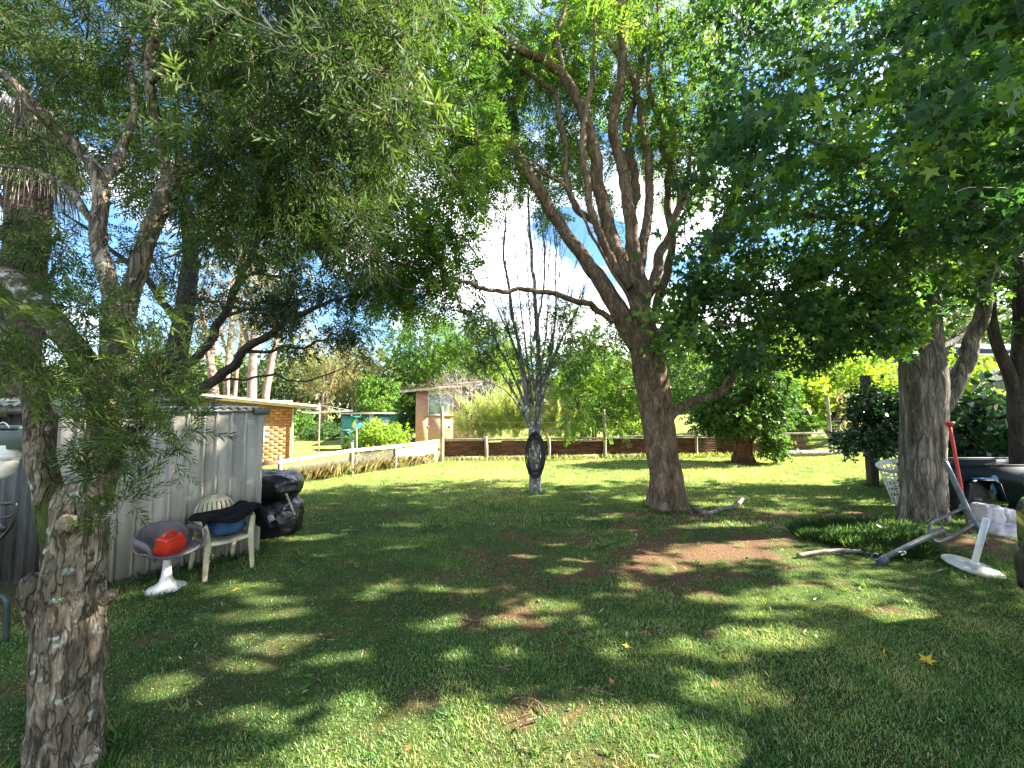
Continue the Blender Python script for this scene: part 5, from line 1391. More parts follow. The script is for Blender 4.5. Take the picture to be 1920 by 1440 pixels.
for pp, r0 in [([(1720, 560, 0), (1640, 560, -.2), (1540, 590, -.5), (1420, 600, -.6), (1300, 620, -.6)], .06), ([(1722, 480, 0), (1620, 420, .3), (1520, 400, .5), (1400, 380, .6), (1290, 330, .6)], .07),
               ([(1724, 430, 0), (1640, 330, -.4), (1560, 280, -.8), (1450, 250, -1.1)], .06), ([(1724, 380, 0), (1780, 330, -.8), (1800, 300, -1.6), (1810, 250, -2.3)], .05), ([(1715, 250, 0), (1600, 150, .3), (1480, 90, .6), (1380, 40, .7)], .06),
               ([(1715, 200, 0), (1780, 120, -.8), (1840, 60, -1.6), (1860, 0, -2.0)], .05), ([(1724, 500, 0), (1800, 430, .8), (1890, 400, 1.4)], .06), ([(1715, 220, 0), (1660, 100, 1.0), (1600, 0, 1.8)], .06), ([(1722, 520, 0), (1600, 500, 1.0), (1480, 470, 1.7)], .06),
               ([(1722, 600, 0), (1640, 600, -.5), (1560, 640, -.8), (1480, 660, -.9)], .04)]:
    ta.limb([A(*q) for q in pp], list(np.linspace(r0, r0 * .2, len(pp))), sides=9, seg=6)
GA = [(1275, 110, 55, 65), (1290, 390, 36, 70), (1490, 440, 30, 30), (1640, 330, 18, 20)]
ta.zone(1235, 470, 1560, 690, da - 1.0, da + .9, 85, .26, cut=GA + [(1220, 480, 60, 60)])
ta.zone(1300, 290, 1700, 560, da - .9, da + 1.6, 105, .28, cut=GA + [(1290, 400, 60, 110)])
ta.zone(1320, -80, 1930, 330, da - 1.6, da + 1.6, 160, .30, cut=GA)
ta.zone(1500, 540, 1700, 640, da - 1.2, da - .3, 36, .2)
ta.zone(1740, 220, 1960, 480, 2.6, 4.6, 55, .24)
ta.zone(1760, -60, 1960, 260, 2.4, 4.2, 40, .22)
ta.zone(1600, 280, 1900, 620, da - .6, da + 1.4, 60, .26, cut=[(1840, 600, 60, 50)])
ta.zone(1560, 560, 1720, 655, da - 1.4, da - .5, 18, .16)
ta.zone(1300, -60, 1900, 600, da + 1.4, da + 3.0, 100, .36, cut=GA)
ta.ball((8.2, 5.9, 5.6), (3.8, 2.5, 2.9), 150, .4, lit=.12, zmin=2.9, big=1.5)
ta.shade(-4.3, 3.6, 2.15, 3.5, 3.4, 6.2, 130, .36)  # extra clumps added to throw shade on the near lawn
ta.shade(0.2, 4.4, 2.0, 4.2, 3.0, 6.0, 170, .34)
ta.shade(-4.3, -1.0, 1.2, 2.3, 4.2, 7.2, 34, .34)  # clumps added to shade the bottlebrush trunk
ta.ball((5.5, 5.6, 7.6), (3.5, 2.8, 1.6), 60, .4, lit=.12, big=1.5)
ta.twigs(.011, .0025, .04, sides=4)
ta.leaves(TP['star'], M['lf_amber'], 72, 1.0, down=.75, out=.4, tint=(.15, .92), spread=.5, lit=.03)

# --- forked dark tree at the right edge
eb = np.array([P(1920, 880, 6.4)[0], 6.4, 0])
te = Tree('forked_edge_tree', 'dark forked tree trunk at the right edge behind the trailer', 'tree', eb, M['bark_dark'], seed=9)
E = lambda px, py, k=0.0: P(px, py, 6.4 + k)
te.limb([eb + [0, 0, -.1], E(1920, 900), E(1916, 820), E(1910, 740), E(1912, 690), E(1915, 600), E(1915, 480), E(1930, 300)], [.19, .145, .135, .13, .115, .10, .08, .04], name='trunk', sides=20, seg=8, amp=.14)
te.limb([E(1903, 730), E(1888, 690), E(1868, 640), E(1858, 590), E(1856, 520), E(1840, 400)], [.09, .08, .07, .065, .055, .025], sides=14, seg=8)
te.limb([E(1908, 700), E(1918, 655), E(1905, 610), E(1900, 560)], [.05, .045, .035, .02], sides=10)
te.zone(1840, 300, 2000, 600, 6, 8, 30, .3)
te.ball((12, 7.0, 6.0), (4.0, 2.6, 2.8), 110, .5, lit=.15, big=1.5)
te.ball((11.5, 4.6, 8.6), (3.6, 2.6, 2.4), 110, .5, lit=.15, big=1.5)  # unseen upper lobe added to shade the canopy on the right
te.twigs(.012, .003, .04, sides=4)
te.leaves(TP['bush'], M['lf_mid'], 45, 1.0, down=.3, out=.5, tint=(.05, .6), lit=.2)

# --- generic leafy plants -----------------------------------------
def leafy(name, label, cat, base, balls, per, tpl, lm, bark, tr=.06, scale=1.0, seed=0, group=None, tint=(.1, .9), down=.1, stems=3, lit=False, twr=.012, out=.6):
    """tree or shrub: stems from the base into each crown lobe; balls = (centre, radii, clumps, clump size)"""
    t = Tree(name, label, cat, base, bark, group, seed)
    rr = np.random.default_rng(seed)
    base = np.asarray(base, float)
    for bi, (c, r3, n, rad) in enumerate(balls):
        c = np.asarray(c, float)
        for s in range(stems if bi == 0 else 1):
            e = c + rr.normal(size=3) * np.asarray(r3) * .25
            o = rr.normal(size=3) * tr * .6; o[2] = -.08
            mid = lerp(base, e, .5) + rr.normal(size=3) * np.linalg.norm(e - base) * .05
            t.limb([base + o, lerp(base + o, mid, .5), mid, e], [tr, tr * .8, tr * .6, tr * .3], name='trunk' if (s == 0 and bi == 0) else 'branch', sides=8, seg=4)
        t.ball(c, r3, n, rad)
    t.twigs(twr, .003, .02, sides=4)
    t.leaves(TP[tpl], lm, per * .72, scale * 1.16, down=down, out=out, tint=tint)
    return t

def pr(px, d): return px * d / F_PX
# stump with regrowth on the lawn
sb_ = G(1392, 868)
ds = sb_[1]
t = Tree('stump_shrub', 'broad rotten stump sprouting a dense leafy bush before the rusty fence', 'shrub', sb_, M['bark_rust'], seed=21)
t.limb([sb_ + [0, 0, -.1], sb_ + [0, 0, .25], sb_ + [.02, 0, .6], sb_ + [.0, 0, .85]], [.32, .25, .24, .22], name='trunk', sides=24, seg=6, amp=.35, freq=3, ridge=.3, flare=.3)
for k in range(10):
    a_ = k * .9
    t.limb([sb_ + [math.cos(a_) * .25, math.sin(a_) * .25, .6], sb_ + [math.cos(a_) * .6, math.sin(a_) * .5, 1.1], sb_ + [math.cos(a_) * 1.1, math.sin(a_) * .8, 1.9]], [.03, .022, .01], sides=6, seg=4)
t.ball(P(1365, 770, ds), (1.05, .8, .75), 70, .2); t.ball(P(1440, 760, ds), (.75, .7, 1.0), 45, .2); t.ball(P(1385, 700, ds), (1.0, .8, .6), 30, .2); t.ball(P(1455, 840, ds - .2), (.25, .3, .3), 10, .13)
t.twigs(.01, .003, .02, sides=4)
t.leaves(TP['bush'], M['lf_mid'], 22, 1.05, down=.25, tint=(.05, .95))
# creeper on the timber post
pp_ = G(1636, 912)
cr_ = Tree('post_creeper', 'dark round creeper growing over the top of the timber post', 'creeper', pp_, M['bark_dark'], seed=22)
cr_.limb([pp_ + [.09, -.02, 0], pp_ + [.10, -.03, .8], pp_ + [.08, -.05, 1.3], pp_ + [.25, -.1, 1.6]], [.03, .025, .02, .01], name='stem', sides=6)
cr_.ball(P(1650, 785, 8.15), (.50, .4, .62), 48, .15); cr_.ball(P(1612, 820, 8.0), (.3, .3, .3), 12, .12)
cr_.twigs(.008, .002, .0, sides=4)
cr_.leaves(TP['bush'], M['lf_glossy'], 18, .95, tint=(.05, .8))
# broad-leaved dark bush at right
leafy('broad_leaf_bush', 'dark glossy broad-leaved bush behind the trailer', 'bush', np.array([9.6, 8.1, 0]), [((9.3, 8.0, 1.15), (1.15, .8, .9), 60, .22), ((10.5, 8.2, 1.1), (.9, .8, .95), 40, .22)], 9, 'broad', M['lf_glossy'], M['bark_dark'], .04, 1.0, 23, tint=(.1, .9), stems=4)
# plants behind the far fence
def bgp(name, label, cat, px, py, d, rxp, ryp, n, rad, per, tpl, lm, bark=None, zb=None, scale=1.0, seed=0, tr=.06, depth=.8, group=None, tint=(.1, .9), extra=(), down=.1, stems=3):
    c = P(px, py, d); z = float(gz(c[0], c[1])) if zb is None else zb
    bl = [(c, (pr(rxp, d), pr(rxp, d) * depth, pr(ryp, d)), n, rad)]
    for (x2, y2, d2, rx2, ry2, n2) in extra:
        bl.append((P(x2, y2, d2), (pr(rx2, d2), pr(rx2, d2) * depth, pr(ry2, d2)), n2, rad))
    return leafy(name, label, cat, (c[0], c[1], z), bl, per, tpl, lm, bark or M['bark_brown'], tr, scale, seed, group, tint, down, stems)

GR = 'trees and shrubs beyond the fences'
bgp('sunlit_shrub', 'bright yellow-green shrub beside the timber post behind the fence', 'shrub', 1590, 712, 17, 95, 62, 70, .4, 22, 'far', M['lf_bright'], seed=31, group=GR, scale=.8)
bgp('sunlit_shrub', 'bright leafy shrub behind the fence right of the stout grey trunk', 'shrub', 1806, 706, 15, 26, 42, 22, .3, 18, 'far', M['lf_bright'], seed=32, group=GR, scale=.7)
bgp('sunlit_shrub', 'yellow-green shrub between the stump bush and the spiky yucca', 'shrub', 1480, 745, 16, 50, 55, 42, .32, 22, 'bush', M['lf_bright'], seed=33, group=GR, scale=1.2)
bgp('green_shrub', 'mid green shrub behind the rusty fence right of the hose tree', 'shrub', 1110, 735, 16, 75, 75, 64, .36, 24, 'far', M['lf_mid'], seed=34, group=GR, scale=.75)
bgp('green_shrub', 'loose bright bush behind the fence just left of the big trunk', 'shrub', 1180, 770, 15, 45, 45, 34, .3, 18, 'bush', M['lf_bright'], seed=35, group=GR, scale=1.3, tint=(0, .6))
bgp('green_tree', 'leafy green tree far behind the fence right of the big trunk', 'tree', 1330, 690, 22, 90, 90, 70, .55, 24, 'far', M['lf_mid'], seed=36, group=GR, tr=.12)
bgp('green_tree', 'sunlit tree behind the yucca and the timber post', 'tree', 1530, 640, 24, 110, 85, 80, .6, 24, 'far', M['lf_bright'], seed=37, group=GR, tr=.14, tint=(0, .5))
bgp('green_tree', 'tall tree behind the pale house on the rise', 'tree', 1900, 590, 32, 120, 90, 80, .8, 24, 'far', M['lf_far'], seed=38, group=GR, tr=.16, scale=1.3)
bgp('round_citrus_tree', 'round bright green citrus tree above the teal shed', 'tree', 716, 748, 33, 44, 38, 70, .5, 26, 'far', M['lf_citrus'], seed=39, group=GR, scale=.9, tr=.1)
bgp('clipped_tree', 'dark green tree beside the far brick house wall', 'tree', 765, 770, 27, 18, 45, 34, .35, 22, 'far', M['lf_mid'], seed=40, group=GR, scale=.75, tint=(0, .4))
bgp('fence_shrub', 'sunlit yellow-green shrub growing over the low rail fence', 'shrub', 715, 825, 13.2, 48, 28, 60, .2, 20, 'bush', M['lf_bright'], seed=41, group=GR, scale=.9, tr=.03, tint=(0, .8))
bgp('tall_green_tree', 'tall green tree behind the far brick house', 'tree', 800, 640, 36, 75, 70, 80, .8, 26, 'far', M['lf_citrus'], seed=42, group=GR, scale=1.1, tr=.2, tint=(.0, .6))
bgp('tall_green_tree', 'yellowish tree behind the bare pale-twigged tree', 'tree', 905, 665, 38, 70, 55, 60, .8, 26, 'far', M['lf_bright'], seed=43, group=GR, scale=1.1, tr=.2, tint=(0, .5))
bgp('olive_tree', 'pale olive tree above the clothes hoist', 'tree', 610, 690, 32, 62, 68, 70, .7, 24, 'gum', M['lf_gum'], M['bark_pink'], seed=44, group=GR, scale=1.2, tr=.16)
bgp('olive_tree', 'rust-tinged tree between the clothes hoist and the citrus tree', 'tree', 668, 690, 36, 45, 60, 50, .7, 22, 'gum', M['lf_gum'], M['bark_pink'], seed=45, group=GR, scale=1.2, tr=.16, tint=(.5, 1))
bgp('green_shrub', 'low dark shrub under the clothes hoist arms', 'shrub', 606, 812, 27, 36, 16, 30, .35, 18, 'far', M['lf_mid'], seed=46, group=GR, scale=.7, tr=.03, tint=(0, .5))
bgp('green_shrub', 'pale green shrub at the corner of the brick house', 'shrub', 566, 800, 28, 18, 20, 24, .35, 18, 'far', M['lf_citrus'], seed=47, group=GR, scale=.7, tr=.03)
bgp('dark_shrub', 'nearly black shrub against the far brick house wall', 'shrub', 905, 752, 21, 38, 26, 40, .3, 22, 'far', M['lf_glossy'], seed=48, group=GR, scale=.7, tr=.04)
# gum trees with pink trunks behind the brick house
r_ = np.random.default_rng(50)
for k, (px, d, w, lean, lab) in enumerate([(402, 23, .24, -18, 'thick pink gum trunk nearest the shed end of the brick roof'), (424, 25, .18, 8, 'slim pink gum trunk second from the shed end'), (440, 27, .13, 14, 'thinnest pink gum trunk in the row behind the brick roof'), (472, 24, .27, 4, 'straight stout gum trunk in the middle of the row behind the brick roof'), (498, 25, .22, 26, 'gum trunk leaning toward the clothes hoist')]):
    bse = P(px, 790, d); bse[2] = -.6
    t = Tree('gum_tree', lab, 'tree', bse, M['bark_pink'], 'pink-barked gum trees behind the brick house', seed=60 + k)
    t.limb([bse + [0, 0, -.1], P(px, 745, d), P(px + lean * .5, 670, d), P(px + lean, 620, d), P(px + lean * 1.5, 570, d), P(px + lean * 2, 520, d)], [w * 1.15, w, w * .85, w * .6, w * .4, w * .12], name='trunk', sides=12, amp=.06, freq=1.5)
    t.limb([P(px + lean * .5, 670, d), P(px + lean * .5 + 22 * (-1) ** k, 600, d), P(px + lean * .5 + 40 * (-1) ** k, 520, d)], [w * .5, w * .4, w * .15], sides=8)
    t.zone(px - 70, 400, px + 90, 640, d - 2, d + 3, 44, .8)
    t.twigs(.03, .006, .05, sides=4)
    t.leaves(TP['gum'], M['lf_gum'], 13, 1.3, down=.6, tint=(0, .8))
# bare pale-twigged tree
fb = P(905, 800, 17.5); fb[2] = -.3
t = Tree('bare_pale_tree', 'leafless tree with a dome of pale crooked twigs beside the far house', 'tree', fb, M['bark_white'], seed=70)
fine = MB(); r_ = np.random.default_rng(71)
def fork(p, d, L, r, depth):
    e = p + d * L
    m1 = lerp(p, e, .5) + r_.normal(0, .06 * L, 3)
    fine.add(tube([p, m1, e], [r, r * .85, r * .7], 4, 2, cap=False))
    if depth == 0: return
    for _ in range(r_.integers(2, 4)):
        nd = unit((d * .75 + r_.normal(0, .55, 3) + np.array([-.10, 0, .10]))[None])[0]
        fork(e, nd, L * r_.uniform(.66, .88), r * .66, depth - 1)
t.limb([fb + [0, 0, -.1], fb + [.0, 0, .9], fb + [-.1, 0, 1.4]], [.12, .10, .09], name='trunk', sides=10)
for dv in ([-.7, 0, .6], [-.3, .3, .9], [.35, -.1, .8], [-.9, -.2, .35], [.1, -.4, .8], [-.55, .3, .7]):
    fork(fb + [-.1, 0, 1.35], unit(np.array([dv]))[0], .80, .036, 5)
fine.build('bare_branches', M['bark_white'], t.o, smooth_=True)['kind'] = 'stuff'

# tall yellow grass behind the fence
r_ = np.random.default_rng(80)
def tuft(name, label, cat, c, n, h, spread, lm, w=.012, seed=0, group=None, lean=.45):
    rg = np.random.default_rng(seed)
    th = rg.uniform(0, 2 * math.pi, n); rr = np.sqrt(rg.uniform(0, 1, n)) 
    pos = np.c_[c[0] + np.cos(th) * rr * spread[0], c[1] + np.sin(th) * rr * spread[1], gz(c[0] + np.cos(th) * rr * spread[0], c[1] + np.sin(th) * rr * spread[1]) - .015]
    tj_ = th + rg.normal(0, 1.1, n)
    dr = np.c_[np.cos(tj_) * lean * rg.uniform(.1, 1.2, n), np.sin(tj_) * lean * rg.uniform(.1, 1.2, n), np.ones(n)]
    sc = h * rg.uniform(.55, 1.1, n)
    k5 = (np.array([[-w / 2, 0, 0], [w / 2, 0, 0], [w * .4, .55, -.04], [0, .97, -.22], [-w * .4, .55, -.04]]), np.array([[0, 1, 2, 3, 4]]), np.zeros(5, int))
    V, F_, T = scatter([k5], pos, dr, sc, rg, up=(0, 0, 1))
    o = mk(name, V, F_, lm, tint=T, origin=c)
    return tag(o, label, cat, group)
TP['wisp'] = [spray(26, .55, .26, .012, 28, .003, .2, .5, s, curl=.3) for s in range(4)]
for k, (px, py, d, rx, ry, lab) in enumerate([(900, 800, 15.6, 40, 32, 'pale yellow tall grass clump in front of the far brick house'), (965, 792, 15.0, 40, 40, 'pale yellow tall grass clump seen just left of the hose tree trunk'), (1045, 795, 15.2, 40, 36, 'pale yellow tall grass clump seen just right of the hose tree trunk')]):
    c = P(px, 820, d); z = float(gz(c[0], c[1]))
    t = leafy('tall_grass_clump', lab, 'grass clump', (c[0], c[1], z), [(P(px, py, d), (pr(rx, d), .6, pr(ry, d)), 46, .3)], 9, 'wisp', M['lf_reed'], M['bark_white'], .012, 1.0, 90 + k, 'tall yellow grass behind the fence', (0, 1), -.9, 4, out=.5)
# weeds at the low rail fence and fence foot
def strip_grass(name, label, pts, n, h, lm, w, seed):
    rg = np.random.default_rng(seed)
    pts = np.array(pts, float); k = rg.integers(0, len(pts) - 1, n); t = rg.uniform(0, 1, n)[:, None]
    q = pts[k] * (1 - t) + pts[k + 1] * t
    q[:, :2] += rg.normal(0, .09, (n, 2)); q[:, 2] = gz(q[:, 0], q[:, 1]) - .01
    a = rg.uniform(0, 2 * math.pi, n)
    dr = np.c_[np.cos(a) * .4, np.sin(a) * .4, np.ones(n)]
    k5 = (np.array([[-w / 2, 0, 0], [w / 2, 0, 0], [w * .4, .55, -.04], [0, .97, -.22], [-w * .4, .55, -.04]]), np.array([[0, 1, 2, 3, 4]]), np.zeros(5, int))
    V, F_, T = scatter([k5], q, dr, h * rg.uniform(.35, 1.1, n), rg, up=(0, 0, 1))
    return tag(mk(name, V, F_, lm, tint=T), label, 'grass', kind='stuff')
strip_grass('dry_weeds', 'dry reddish weeds tangled in the low chain wire fence', [(-5.0, 8.7, 0), (-4.1, 9.85, 0), (-3.3, 10.9, 0), (-2.4, 12.1, 0)], 6500, .42, leafmat('dry_weed', [(.14, .18, .045), (.24, .22, .08), (.30, .18, .09)], trans=.3), .010, 95)
strip_grass('fence_weeds', 'long grass growing at the foot of the rusty fence', [(*(fpt(px) + [0, -.2]), 0) for px in (840, 1000, 1150, 1250, 1330, 1450, 1560, 1690)], 2600, .24, M['lf_reed'], .012, 96)
strip_grass('shed_weeds', 'fringe of longer grass along the shed wall', [(*(sA + [.10, -.05]), 0), (*(sB + [.06, -.05]), 0)], 700, .11, M['lf_mid'], .006, 97)
# strap-leaf mound at the foot of the stout tree
for k, (px, py, n, h, sp, lab) in enumerate([(1600, 1010, 7000, .17, (.70, .42), 'dark strap-leaf grass mound at the foot of the stout trunk'), (1665, 1035, 3000, .15, (.45, .28), 'lower fringe of dark strap-leaf grass before the steel frame')]):
    c = G(px, py); c[2] = float(gz(c[0], c[1])) - .01
    tuft('strap_grass', lab, 'grass clump', c, n, h, sp, M['lf_mondo'], .0085, 100 + k, 'strap-leaf grass by the trunk', .75)
# yucca and fan leaves
yc = P(1566, 790, 15.2); yc[2] = float(gz(yc[0], yc[1]))
yu = thing('yucca', 'pale spiky yucca with a shaggy dead skirt behind the fence post', 'yucca', yc)
mk('trunk', *tube([yc + [0, 0, -.1], yc + [.02, 0, .6], yc + [0, 0, 1.35]], [.13, .12, .1], 10, 4, amp=.2, freq=6), M['bark_dark'], yu, smooth_=True)
def rosette(c, n, L, w, e0, e1, seed, lm, nm):
    rg = np.random.default_rng(seed)
    a = rg.uniform(0, 2 * math.pi, n); e = rg.uniform(e0, e1, n)
    dr = np.c_[np.cos(a) * np.cos(e), np.sin(a) * np.cos(e), np.sin(e)]
    k5 = (np.array([[-w / 2, 0, 0], [w / 2, 0, 0], [w * .5, .5, -.02], [0, 1, -.15], [-w * .5, .5, -.02]]), np.array([[0, 1, 2, 3, 4]]), np.zeros(5, int))
    V, F_, T = scatter([k5], np.repeat(np.asarray(c)[None], n, 0), dr, L * rg.uniform(.7, 1.1, n), rg, up=(0, 0, 1))
    o = mk(nm, V, F_, lm, yu, tint=T); o['kind'] = 'stuff'; return o
rosette(yc + [0, 0, 1.35], 90, .95, .07, -.1, 1.4, 3, M['lf_dry'], 'leaves'); rosette(yc + [0, 0, 1.25], 70, .8, .06, -1.4, -.5, 4, M['lf_dry'], 'dead_skirt')
bgp('fern_shrub', 'bluish fern-like shrub behind the fence beside the yucca', 'shrub', 1495, 792, 15, 32, 16, 24, .2, 18, 'jac', M['lf_mid'], seed=49, group=GR, scale=1.1, tr=.02)
bgp('big_leaf_shrub', 'yellow-green large-leaved shrub left of the yucca', 'shrub', 1505, 765, 15.5, 28, 26, 16, .25, 10, 'broad', M['lf_bright'], seed=51, group=GR, scale=1.6, tr=.03)

# far wood
r_ = np.random.default_rng(120)
n = 8000
ax = r_.uniform(-75, 95, n); ay = 46 + r_.uniform(-5, 9, n) + .002 * ax ** 2
hh = 7.6 + 3.2 * fbm(np.c_[ax * .11, ax * 0, ax * 0], 9, 4) + 1.2 * vnoise(np.c_[ax * .6, ax * 0, ax * 0], 19) + np.clip(ax - 8, 0, 50) * .12
az_ = -1 + (hh + 1) * r_.uniform(0, 1, n) ** .8
V, F_, T = scatter(TP['far'], np.c_[ax, ay, az_], r_.normal(size=(n, 3)), r_.uniform(3.0, 5.6, n), r_, np.clip(.5 + .5 * fbm(np.c_[ax * .15, az_ * .3, ay * 0], 4, 3) + r_.normal(0, .15, n), 0, 1))
tag(mk('far_woodland', V, F_, M['lf_far'], tint=T), 'distant belt of trees behind the houses', 'trees', kind='stuff')
# ------------------------------------------------------------------ hose coil on the slim tree
hc = P(1003, 849, dh - .16)
pts = []
rg = np.random.default_rng(3)
turns = 9
for k in range(turns * 22 + 1):
    t = 2 * math.pi * k / 22
    lap = k // 22
    w = .16 + .035 * math.sin(lap * 2.1) ; h = .37 + .05 * math.sin(lap * 1.7 + 1)
    pts.append(hc + [w * math.sin(t), -.03 + .035 * math.sin(lap * 2.9) + .01 * math.cos(t * 1.5), h * math.cos(t) - .02 * lap % .05])
o = thing('garden_hose', 'black garden hose coiled in an oval on the slim tree trunk', 'hose', hc * [1, 1, 0])
mk('coil', *tube(pts, .0125, 8, 2), M['hose'], o, smooth_=True)
mk('hanging_end', *tube([hc + [-.15, -.05, -.2], hc + [-.12, -.06, -.38], hc + [-.02, -.07, -.47], hc + [.10, -.06, -.42], hc + [.15, -.05, -.25]], .0125, 8, 5), M['hose'], o, smooth_=True)
mk('hanging_peg', *tube([hc + [.0, .16, .33], hc + [0, -.06, .36], hc + [.0, -.10, .41]], [.03, .025, .018], 8, 3), M['bark_dark'], o, smooth_=True)

# ------------------------------------------------------------------ swivel chair, mauve shell on white trumpet foot
cg = G(311, 1104)
face = math.atan2(-.67, .74) + R(90) + .28     # chair front is local -Y
sw = thing('swivel_chair', 'mauve plastic shell chair on a white trumpet foot against the shed', 'chair', cg)
Mx = TM((cg[0], cg[1], 0), face, s=.80)
def at(VF): return (VF[0] @ Mx[:3, :3].T + Mx[:3, 3], VF[1])
mk('pedestal', *at(lathe([(.185, 0), (.190, .010), (.172, .026), (.11, .052), (.066, .095), (.050, .15), (.041, .24), (.035, .34), (.033, .36)], 36)), M['white_plastic'], sw, smooth_=True)
def shell(u, v):
    a = (u - .5) * 2
    yy = np.interp(v, [0, .12, .45, .62, .78, 1], [-.245, -.225, .05, .175, .235, .285])
    zz = np.interp(v, [0, .12, .45, .62, .78, 1], [.405, .425, .385, .425, .55, .73])
    hw = np.interp(v, [0, .12, .45, .62, .78, 1], [.19, .235, .255, .265, .265, .215])
    cup = np.abs(a) ** 2.6
    up_ = np.interp(v, [0, .3, .6, .8, 1], [.035, .085, .08, .02, -.05]) * cup
    fw = np.interp(v, [0, .5, .65, .8, 1], [0, 0, .05, .11, .10]) * cup
    return np.c_[a * hw, yy - fw, zz + up_]
mk('seat_shell', *at(gridsurf(shell, 25, 30)), M['mauve_plastic'], sw, smooth_=True, mods=[('SOLID', .014, 0)])
for s in (-1, 1):
    mk('armrest', *at(tube([(s * .255, .17, .615), (s * .285, .06, .62), (s * .295, -.08, .615), (s * .285, -.19, .60), (s * .265, -.235, .55), (s * .235, -.235, .47), (s * .20, -.20, .425)], [.036, .034, .034, .034, .032, .032, .028], 12, 6, aspect=.42, up=(s, 0, 0.2))), M['mauve_plastic'], sw, smooth_=True)
mk('swivel_plate', *at(lathe([(.09, .36), (.12, .372), (.12, .384), (.02, .386)], 20)), M['mauve_plastic'], sw)
# red fuel can on the seat
jc = thing('fuel_can', 'red plastic fuel can sitting on the mauve shell chair', 'fuel can', cg + [0, 0, .32])
Mj = TM((cg[0] + .03, cg[1] - .02, .325), face + .35, rx=R(8), s=.80)
prof = np.array([(-.13, 0), (.13, 0), (.135, .02), (.135, .15), (.06, .215), (-.13, .215), (-.135, .18), (-.135, .02)])
def extr(prof, y0, y1, inset=.0):
    n = len(prof)
    V = np.r_[np.c_[prof[:, 0], np.full(n, y0), prof[:, 1]], np.c_[prof[:, 0], np.full(n, y1), prof[:, 1]]]
    i = np.arange(n); j = (i + 1) % n
    return V, [np.stack([i, j, j + n, i + n], -1), np.arange(n)[::-1][None], (np.arange(n) + n)[None]]
def aj(VF): return (VF[0] @ Mj[:3, :3].T + Mj[:3, 3], VF[1])
mk('body', *aj(extr(prof, -.075, .075)), M['red_plastic'], jc, mods=[('BEVEL', .018, 4)], smooth_=True)
mk('handle', *aj(tube([(-.10, 0, .20), (-.095, 0, .25), (-.05, 0, .275), (.0, 0, .265), (.04, 0, .215)], .016, 10, 5, aspect=1.2)), M['red_plastic'], jc, smooth_=True)
mk('cap', *aj(tube([(.075, 0, .175), (.115, 0, .215)], .03, 16, 2)), M['red_plastic'], jc)
for s in (-1, 1):
    mk('side_panel', *aj(extr(np.array([(-.09, .04), (.09, .04), (.09, .13), (.03, .17), (-.09, .17)]), s * .072, s * .081)), M['red_plastic'], jc, mods=[('BEVEL', .006, 2)])

# ------------------------------------------------------------------ cream stacking chair with a jacket and a blue bag on it
q0, q1 = G(395, 1083), G(465, 1062)
mid = (q0 + q1) / 2; ax_ = unit((q1 - q0)[None])[0]
fwd = np.array([ax_[1], -ax_[0], 0])
ang = math.atan2(ax_[1], ax_[0])
Mc = TM((mid[0] - fwd[0] * .10 - .05, mid[1] - fwd[1] * .10, 0), ang, s=.84)
def ac(VF): return (VF[0] @ Mc[:3, :3].T + Mc[:3, 3], VF[1])
pc = thing('garden_chair', 'cream plastic garden chair with a black jacket thrown over it', 'chair', Mc[:3, 3])
hw_ = .225
for s in (-1, 1):
    mk('leg', *ac(tube([(s * (hw_ + .02), -.25, 0), (s * (hw_ + .01), -.235, .2), (s * hw_, -.225, .42), (s * (hw_ + .03), -.20, .64)], [.026, .032, .038, .03], 8, 5, aspect=.6)), M['cream_plastic'], pc, mods=[('BEVEL', .004, 1)], smooth_=True)
    mk('leg', *ac(tube([(s * (hw_ + .0), .31, 0), (s * (hw_ - .01), .26, .2), (s * (hw_ - .015), .205, .42)], [.022, .03, .036], 8, 4, aspect=.6)), M['cream_plastic'], pc, smooth_=True)
    mk('armrest', *ac(tube([(s * (hw_ + .03), -.22, .635), (s * (hw_ + .045), -.1, .655), (s * (hw_ + .035), .1, .65), (s * (hw_ - .0), .235, .63)], [.032, .034, .032, .025], 10, 5, aspect=.4)), M['cream_plastic'], pc, smooth_=True)
def seatf(u, v):
    a = (u - .5) * 2
    y = -.245 + v * .47
    return np.c_[a * (hw_ + .025 - .02 * v), y, .435 - .03 * v - .022 * (1 - a * a) + np.where(v < .08, -.035 * (1 - v / .08), 0)]
mk('seat', *ac(gridsurf(seatf, 17, 15)), M['cream_plastic'], pc, smooth_=True, mods=[('SOLID', .016, -1)])
def backf(u, v):
    a = (u - .5) * 2
    hw = .225 * np.sqrt(np.clip(1 - np.clip((v - .55) / .46, 0, 1) ** 2, .0, 1)) * .97 + .004
    return np.c_[a * hw, .215 + .10 * v + .03 * (1 - a * a), .42 + .45 * v]
mb = MB(); Vb, Fb = gridsurf(backf, 34, 22)
keep = [f for f in Fb[0] if not ((f[0] // 22) % 4 == 2 and 4 < (f[0] % 22) < 17)]
mk('backrest', *ac((Vb, [np.array(keep)])), M['cream_plastic'], pc, smooth_=True, mods=[('SOLID', .014, 0)])
# blue bag
mk_b = blob((0.03, -.02, .545), (.19, .17, .115), 30, 18, .22, 2.0, 6, .75)
o = mk('cloth_bag', *ac(mk_b), M['blue_cloth'], smooth_=True, origin=Mc[:3, 3]); tag(o, 'stuffed blue cloth bag on the seat of the cream chair', 'bag')
